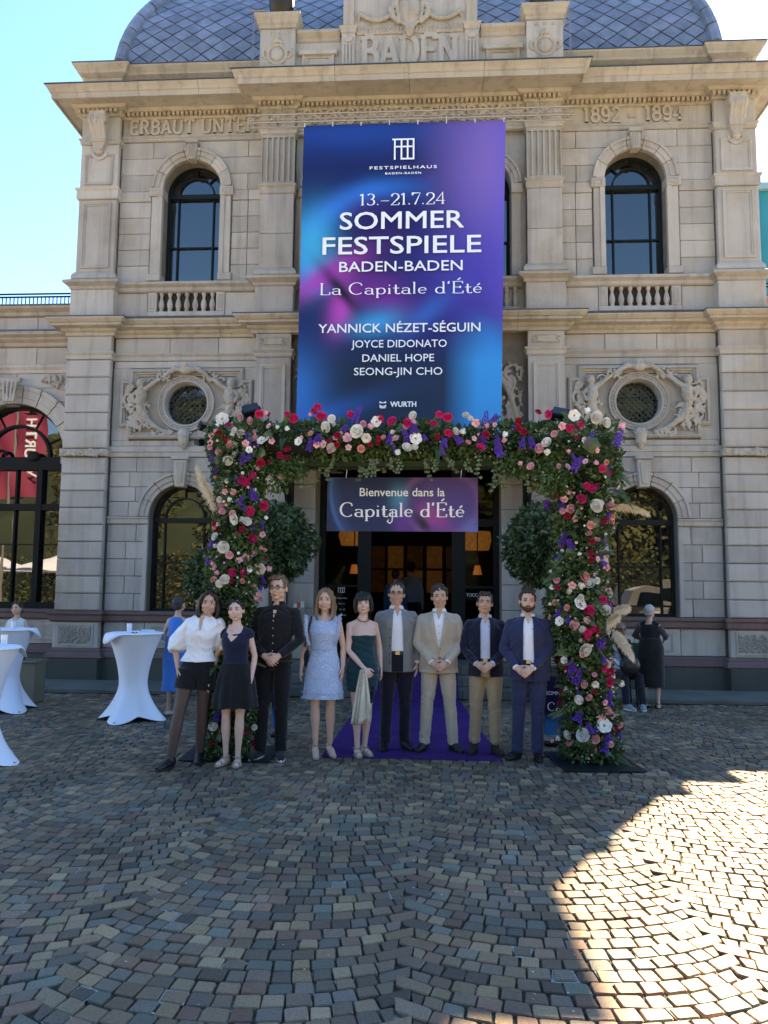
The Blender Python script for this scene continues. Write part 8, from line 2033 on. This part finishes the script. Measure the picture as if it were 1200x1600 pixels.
person('grey-haired woman seen from behind in calf-length black dress and sandals', (3.60, -1.86, .005), 1.50, rz=R(150), male=False, skin=1, fat=1.12, outfit=orw, feet=((-.10, 0), (.10, 0)), hair=dict(type='grey_short', n='silver', c=(.40, .40, .39)), arms={-1: ((-.22, -.02, 1.02), (-.15, -.20, .98)), 1: ((.23, -.02, 1.02), (.15, -.20, .96))}, voxel=.009)
def osit(c):
    trousers(c, cloth('dark_trousers', (.010, .012, .020)), .03); top(c, cloth('sky_stripe', (.28, .45, .66), mix2=((.7, .75, .8), 16, .48, .52)), 'long', z0=.92, name='shirt', amp=.004); shoes(c, mat('grey_trainers', (.22, .25, .27), rough=.8), mat('white_rubber', (.75, .75, .73)))
    k = c['k']; nb = c['nb']; q = MB(); q.tube([nb+V3((-.10, -.06, -.02)), nb+V3((-.06, -.14, -.12)), nb+V3((.0, -.15, -.25)), nb+V3((.03, -.14, -.33))], [.035, .045, .05, .03], 10); q.tube([nb+V3((.10, -.06, -.02)), nb+V3((.06, -.14, -.10)), nb+V3((.0, -.155, -.2))], [.035, .045, .04], 10)
    mobj('scarf', remesh(q, .009, 2, 'scarf', [cloth('dark_scarf', (.015, .02, .022))]), c['t'])
person('seated person with sunglasses in pale blue and white top by the wall', (3.24, -1.60, .005), 1.62, rz=R(8), male=False, skin=3, fat=1.05, outfit=osit, sit=.50, glasses=2, smile=False, feet=((-.12, -.50), (.12, -.50)), hair=dict(type='grey_short', n='grey', c=(.12, .11, .11)), arms={-1: ((-.24, -.10, .72), (-.10, -.30, .58)), 1: ((.24, -.10, .72), (.10, -.30, .58))}, voxel=.009)
t = thing('folding_stool', (3.24, -1.60, .005), 'small dark stool under the seated person', 'stool'); MB().box(-.19, .19, -.19, .19, .395, .425, .005).obj('seat', M_BLKSHOE, t)
for sx in (-1, 1):
    for sy in (-1, 1): MB().tube([(sx*.16, sy*.16, .39), (sx*.18, sy*.18, .0)], .012, 6).obj('leg', M_IRON, t)
t = thing('shoulder_bag', (3.26, -2.04, .62), 'black bag on the lap of the seated person', 'bag'); q = MB(); q.ell((0, 0, 0), (.15, .06, .15), 12, 8); q.obj('bag_body', M_BLKSHOE, t, smooth=True); MB().tube([(-.1, 0, .10), (-.05, .02, .20), (.05, .02, .20), (.1, 0, .10)], .008, 5).obj('handle', M_BLKSHOE, t)
t = thing('shopping_bag', (3.45, -1.72, .62), 'dark green bag held between the seated person and the grey-haired woman', 'bag'); q = MB(); q.box(-.08, .08, -.05, .05, .0, .30, .02); q.obj('bag_body', mat('green_fabric', (.01, .09, .05), rough=.8), t); MB().tube([(-.05, 0, .30), (-.03, 0, .42), (.03, 0, .42), (.05, 0, .30)], .006, 5).obj('handle', M_BLKSHOE, t)
t = thing('dog_lead', (3.42, -1.95, .01), 'black strap trailing on the paving between the seated person and the grey-haired woman', 'strap'); MB().tube([(0, .1, .30), (.03, .05, .12), (.07, .0, .03), (.12, -.06, .012), (.06, -.12, .012), (.0, -.08, .012), (.05, 0, .015), (.13, .02, .012)], .009, 6).obj('strap_loop', M_BLKSHOE, t)
def olw(c):
    top(c, cloth('white_sleeveless', (.62, .64, .66)), 'none', z0=.92, name='top', zt=1.42); trousers(c, cloth('dark_trousers', (.010, .012, .020))); shoes(c, M_BLKSHOE)
person('dark-haired woman in white sleeveless top standing behind the left tables', (-5.63, -2.40, .005), 1.46, male=False, skin=1, fat=1.05, outfit=olw, smile=False, hair=dict(type='back', n='dark_brown', c=(.028, .016, .012)), arms={-1: ((-.21, -.03, .92), (-.07, -.22, .93)), 1: ((.21, -.03, .92), (.06, -.22, .90))}, voxel=.009)
def ole(c):
    top(c, cloth('white_tshirt', (.64, .68, .76)), 'short', z0=.92, name='t_shirt'); trousers(c, cloth('dark_trousers', (.010, .012, .020))); shoes(c, M_BLKSHOE)
person('person in white T-shirt leaning on the large table, cut off by the left edge', (-4.40, -5.45, .005), 1.68, rz=R(20), male=False, skin=1, outfit=ole, hair=dict(type='long', n='dark_blond', c=(.22, .145, .085)), arms={-1: ((-.23, -.02, 1.07), (-.08, -.20, 1.03)), 1: ((.25, -.03, 1.10), (.20, -.22, 1.12))}, voxel=.009)
for (x, y, lb, cc, H_) in ((-.30, 2.2, 'dim person in blue shirt inside the lobby behind the woman in teal', (.02, .10, .22), 1.62), (-.0, 3.0, 'dim person in pale shirt inside the lobby behind the man in grey', (.25, .28, .30), 1.80)):
    def oi(c, cc=cc): top(c, cloth('lobby_shirt_%.2f' % cc[0], cc), 'long', z0=.9, name='shirt'); trousers(c, cloth('dark_trousers', (.010, .012, .020))); shoes(c, M_BLKSHOE)
    person(lb, (x, y, .45), H_, rz=R(170), skin=1, outfit=oi, hair=dict(type='short', n='dark_brown', c=(.028, .016, .012)), voxel=.010)
# ================================================================ WHAT STANDS BEHIND THE CAMERA (seen mirrored in the windows)
M_TL = mat('tree_leaf_sunlit', (.065, .08, .018), rough=.7, noise=(.5, .5), mix2=((.10, .09, .02), .4, .45, .6), coord='World')
TLm = None
def park_tree(x, y, h, r, label, seed):
    t = thing('park_tree', (x, y, 0), label, 'tree', 'park trees across the square')
    q = MB(); q.tube([(0, 0, 0), (.1, 0, h*.3), (-.05, .1, h*.6)], [.35, .26, .16], 10)
    for k in range(5): a = k*1.3; q.tube([(0, 0, h*.35), (r*.5*math.cos(a), r*.5*math.sin(a), h*.6)], [.14, .05], 7)
    q.obj('trunk', mat('bark', (.09, .065, .045)), t, smooth=True)
    rr_ = random.Random(seed); vs = []; fs = []
    cl = [(rr_.uniform(-.6, .6)*r, rr_.uniform(-.6, .6)*r, h*rr_.uniform(.16, .85), r*rr_.uniform(.35, .6)) for _ in range(20)]
    for _ in range(13000):
        c = rr_.choice(cl); d = V3((rr_.gauss(0, 1), rr_.gauss(0, 1), rr_.gauss(0, 1))).normalized(); p = V3(c[:3])+d*c[3]*rr_.uniform(.75, 1.05); s_ = rr_.uniform(.12, .28)
        a = V3((rr_.gauss(0, 1), rr_.gauss(0, 1), rr_.gauss(0, 1))).normalized(); b = a.cross(d).normalized(); o = len(vs)
        vs += [tuple(p-a*s_), tuple(p+b*s_*.5), tuple(p+a*s_), tuple(p-b*s_*.5)]; fs.append((o, o+1, o+2, o+3))
    m = MB(); m.v = vs; m.f = fs; m.mi = [0]*len(fs); m.obj('crown', M_TL, t); return t
tr = [(-20, -34, 13, 5, 'park tree at the far left of the reflected row'), (-11, -37, 15, 6, 'park tree left of the middle of the reflected row'), (-3, -36, 14, 5.5, 'park tree in the middle of the reflected row'), (6, -38, 16, 6, 'park tree right of the middle of the reflected row'), (15, -35, 13, 5.5, 'park tree behind the white van'), (24, -37, 15, 6, 'park tree at the far right of the reflected row')]
for i, (x, y, h, r, lb) in enumerate(tr): park_tree(x, y, h, r, lb, i)
# white van
VN = thing('parked_van', (8.8, -12.3, 0), 'white people carrier parked on the square, mirrored in the right ground-floor window', 'van', rz=R(4))
M_CAR = mat('white_car_paint', (.75, .75, .76), rough=.25); M_TY = mat('tyre', (.015, .015, .015), rough=.9)
side = [(-2.3, .35), (-2.35, .95), (-2.15, 1.15), (-1.9, 1.78), (-1.6, 1.90), (.6, 1.92), (1.1, 1.75), (1.7, 1.15), (2.35, .95), (2.45, .4)]
q = MB(); q.prism(side, -.92, .92, .05); q.obj('body', M_CAR, VN)
for a, b in ((-1.80, -.75), (-.68, .25), (.32, 1.15)):
    for y in (.925, -.935): q = MB(); q.prism([(a+.02, 1.20), (b+(.25 if b > 1 else 0), 1.20), (b-.05, 1.68), (a+.12, 1.68)], y, y+.01); q.obj('side_window', M_GLASS, VN)
for x in (-1.5, 1.5):
    for y in (-.93, .93):
        q = MB(); q.lathe([(.20, -.1), (.33, -.1), (.33, .1), (.20, .1)], n=24); o = q.obj('tyre', M_TY, VN, smooth=30, loc=(x, y, .335), rot=(R(90), 0, 0))
        r_ = MB(); r_.lathe([(.05, -.105), (.2, -.09), (.2, .09), (.05, .105)], n=20); r_.obj('rim', mat('rim_metal', (.35, .35, .36), rough=.3, metal=.8), VN, smooth=30, loc=(x, y, .335), rot=(R(90), 0, 0))
for y in (-.7, .7): MB().box(-2.37, -2.30, y-.08, y+.08, .95, 1.25).obj('tail_light', mat('tail_red', (.4, .01, .01), rough=.3), VN)
# red flags
M_FLAG = mat('red_flag', (.26, .025, .07), rough=.7)
for i, (x, y, lb) in enumerate(((-11.9, -7.3, 'tall red flag with white WURTH lettering, mirrored in the big left window'), (-12.9, -7.8, 'second tall red flag beyond the lettered one, left of the square'))):
    t = thing('banner_flag', (x, y, 0), lb, 'flag'); MB().tube([(-.5, 0, 0), (-.5, 0, 7.4)], .04, 8).obj('pole', M_ALU, t)
    vs = []; n = 24
    for j in range(n+1):
        for k in range(7): vs.append((-.46+.95*k/6+.0, .06*math.sin(k*1.1+j*.3), 4.4+2.7*j/n))
    fl = MB().add(vs, [(j*7+k, j*7+k+1, (j+1)*7+k+1, (j+1)*7+k) for j in range(n) for k in range(6)]).obj('flag_cloth', M_FLAG, t, smooth=True)
    if i == 0:
        L_ = text_sans('WURTH', .34, 0, 0, 0, M_WHITE, t, 'lettering', .02); L_.rotation_euler = (0, R(-90), R(180)); L_.location = (-.12, .12, 5.9)
# white parasols
for i, (x, y) in enumerate(((-13.5, -13), (-17.5, -15.5))):
    t = thing('parasol', (x, y, 0), ('open white parasol nearer the flags', 'open white parasol at the far left of the square')[i], 'parasol', 'parasols on the square'); MB().tube([(0, 0, 0), (0, 0, 2.6)], .03, 8).obj('pole', M_ALU, t)
    q = MB(); q.lathe([(2.0, 2.25), (1.2, 2.55), (.1, 2.85)], n=8); q.obj('canopy', M_CLOTH, t)

# clipped hedge under the trees
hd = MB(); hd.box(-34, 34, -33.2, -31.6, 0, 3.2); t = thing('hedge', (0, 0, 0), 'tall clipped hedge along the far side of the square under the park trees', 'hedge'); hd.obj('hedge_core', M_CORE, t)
def hs_(q): return V3((q.uniform(-34, 34), -31.5+q.uniform(-.15, .1), q.uniform(.1, 3.4))), V3((0, 1, .2))
leaves(16000, hs_, .20, 5).obj('hedge_leaves', M_TL, t); settle(t, (0, -32.4, 0))

# wooded hill far behind the square
vs = []; nx, ny = 60, 12
for j in range(ny+1):
    for i in range(nx+1):
        x = -420+840*i/nx; v = j/ny; vs.append((x, -120-260*v, -.5+75*math.sin(math.pi*min(1, v*1.2)/2)*(1+.25*math.sin(x*.011+1)+.1*math.sin(x*.05))+2.5*math.sin(i*2.3+j*4.1)))
tag(MB().add(vs, [(j*(nx+1)+i, (j+1)*(nx+1)+i, (j+1)*(nx+1)+i+1, j*(nx+1)+i+1) for j in range(ny) for i in range(nx)]).obj('wooded_hill', mat('hill_forest', (.022, .032, .010), rough=.95, noise=(.08, .5), bump=(.2, 1.0)), smooth=True), kind='structure')
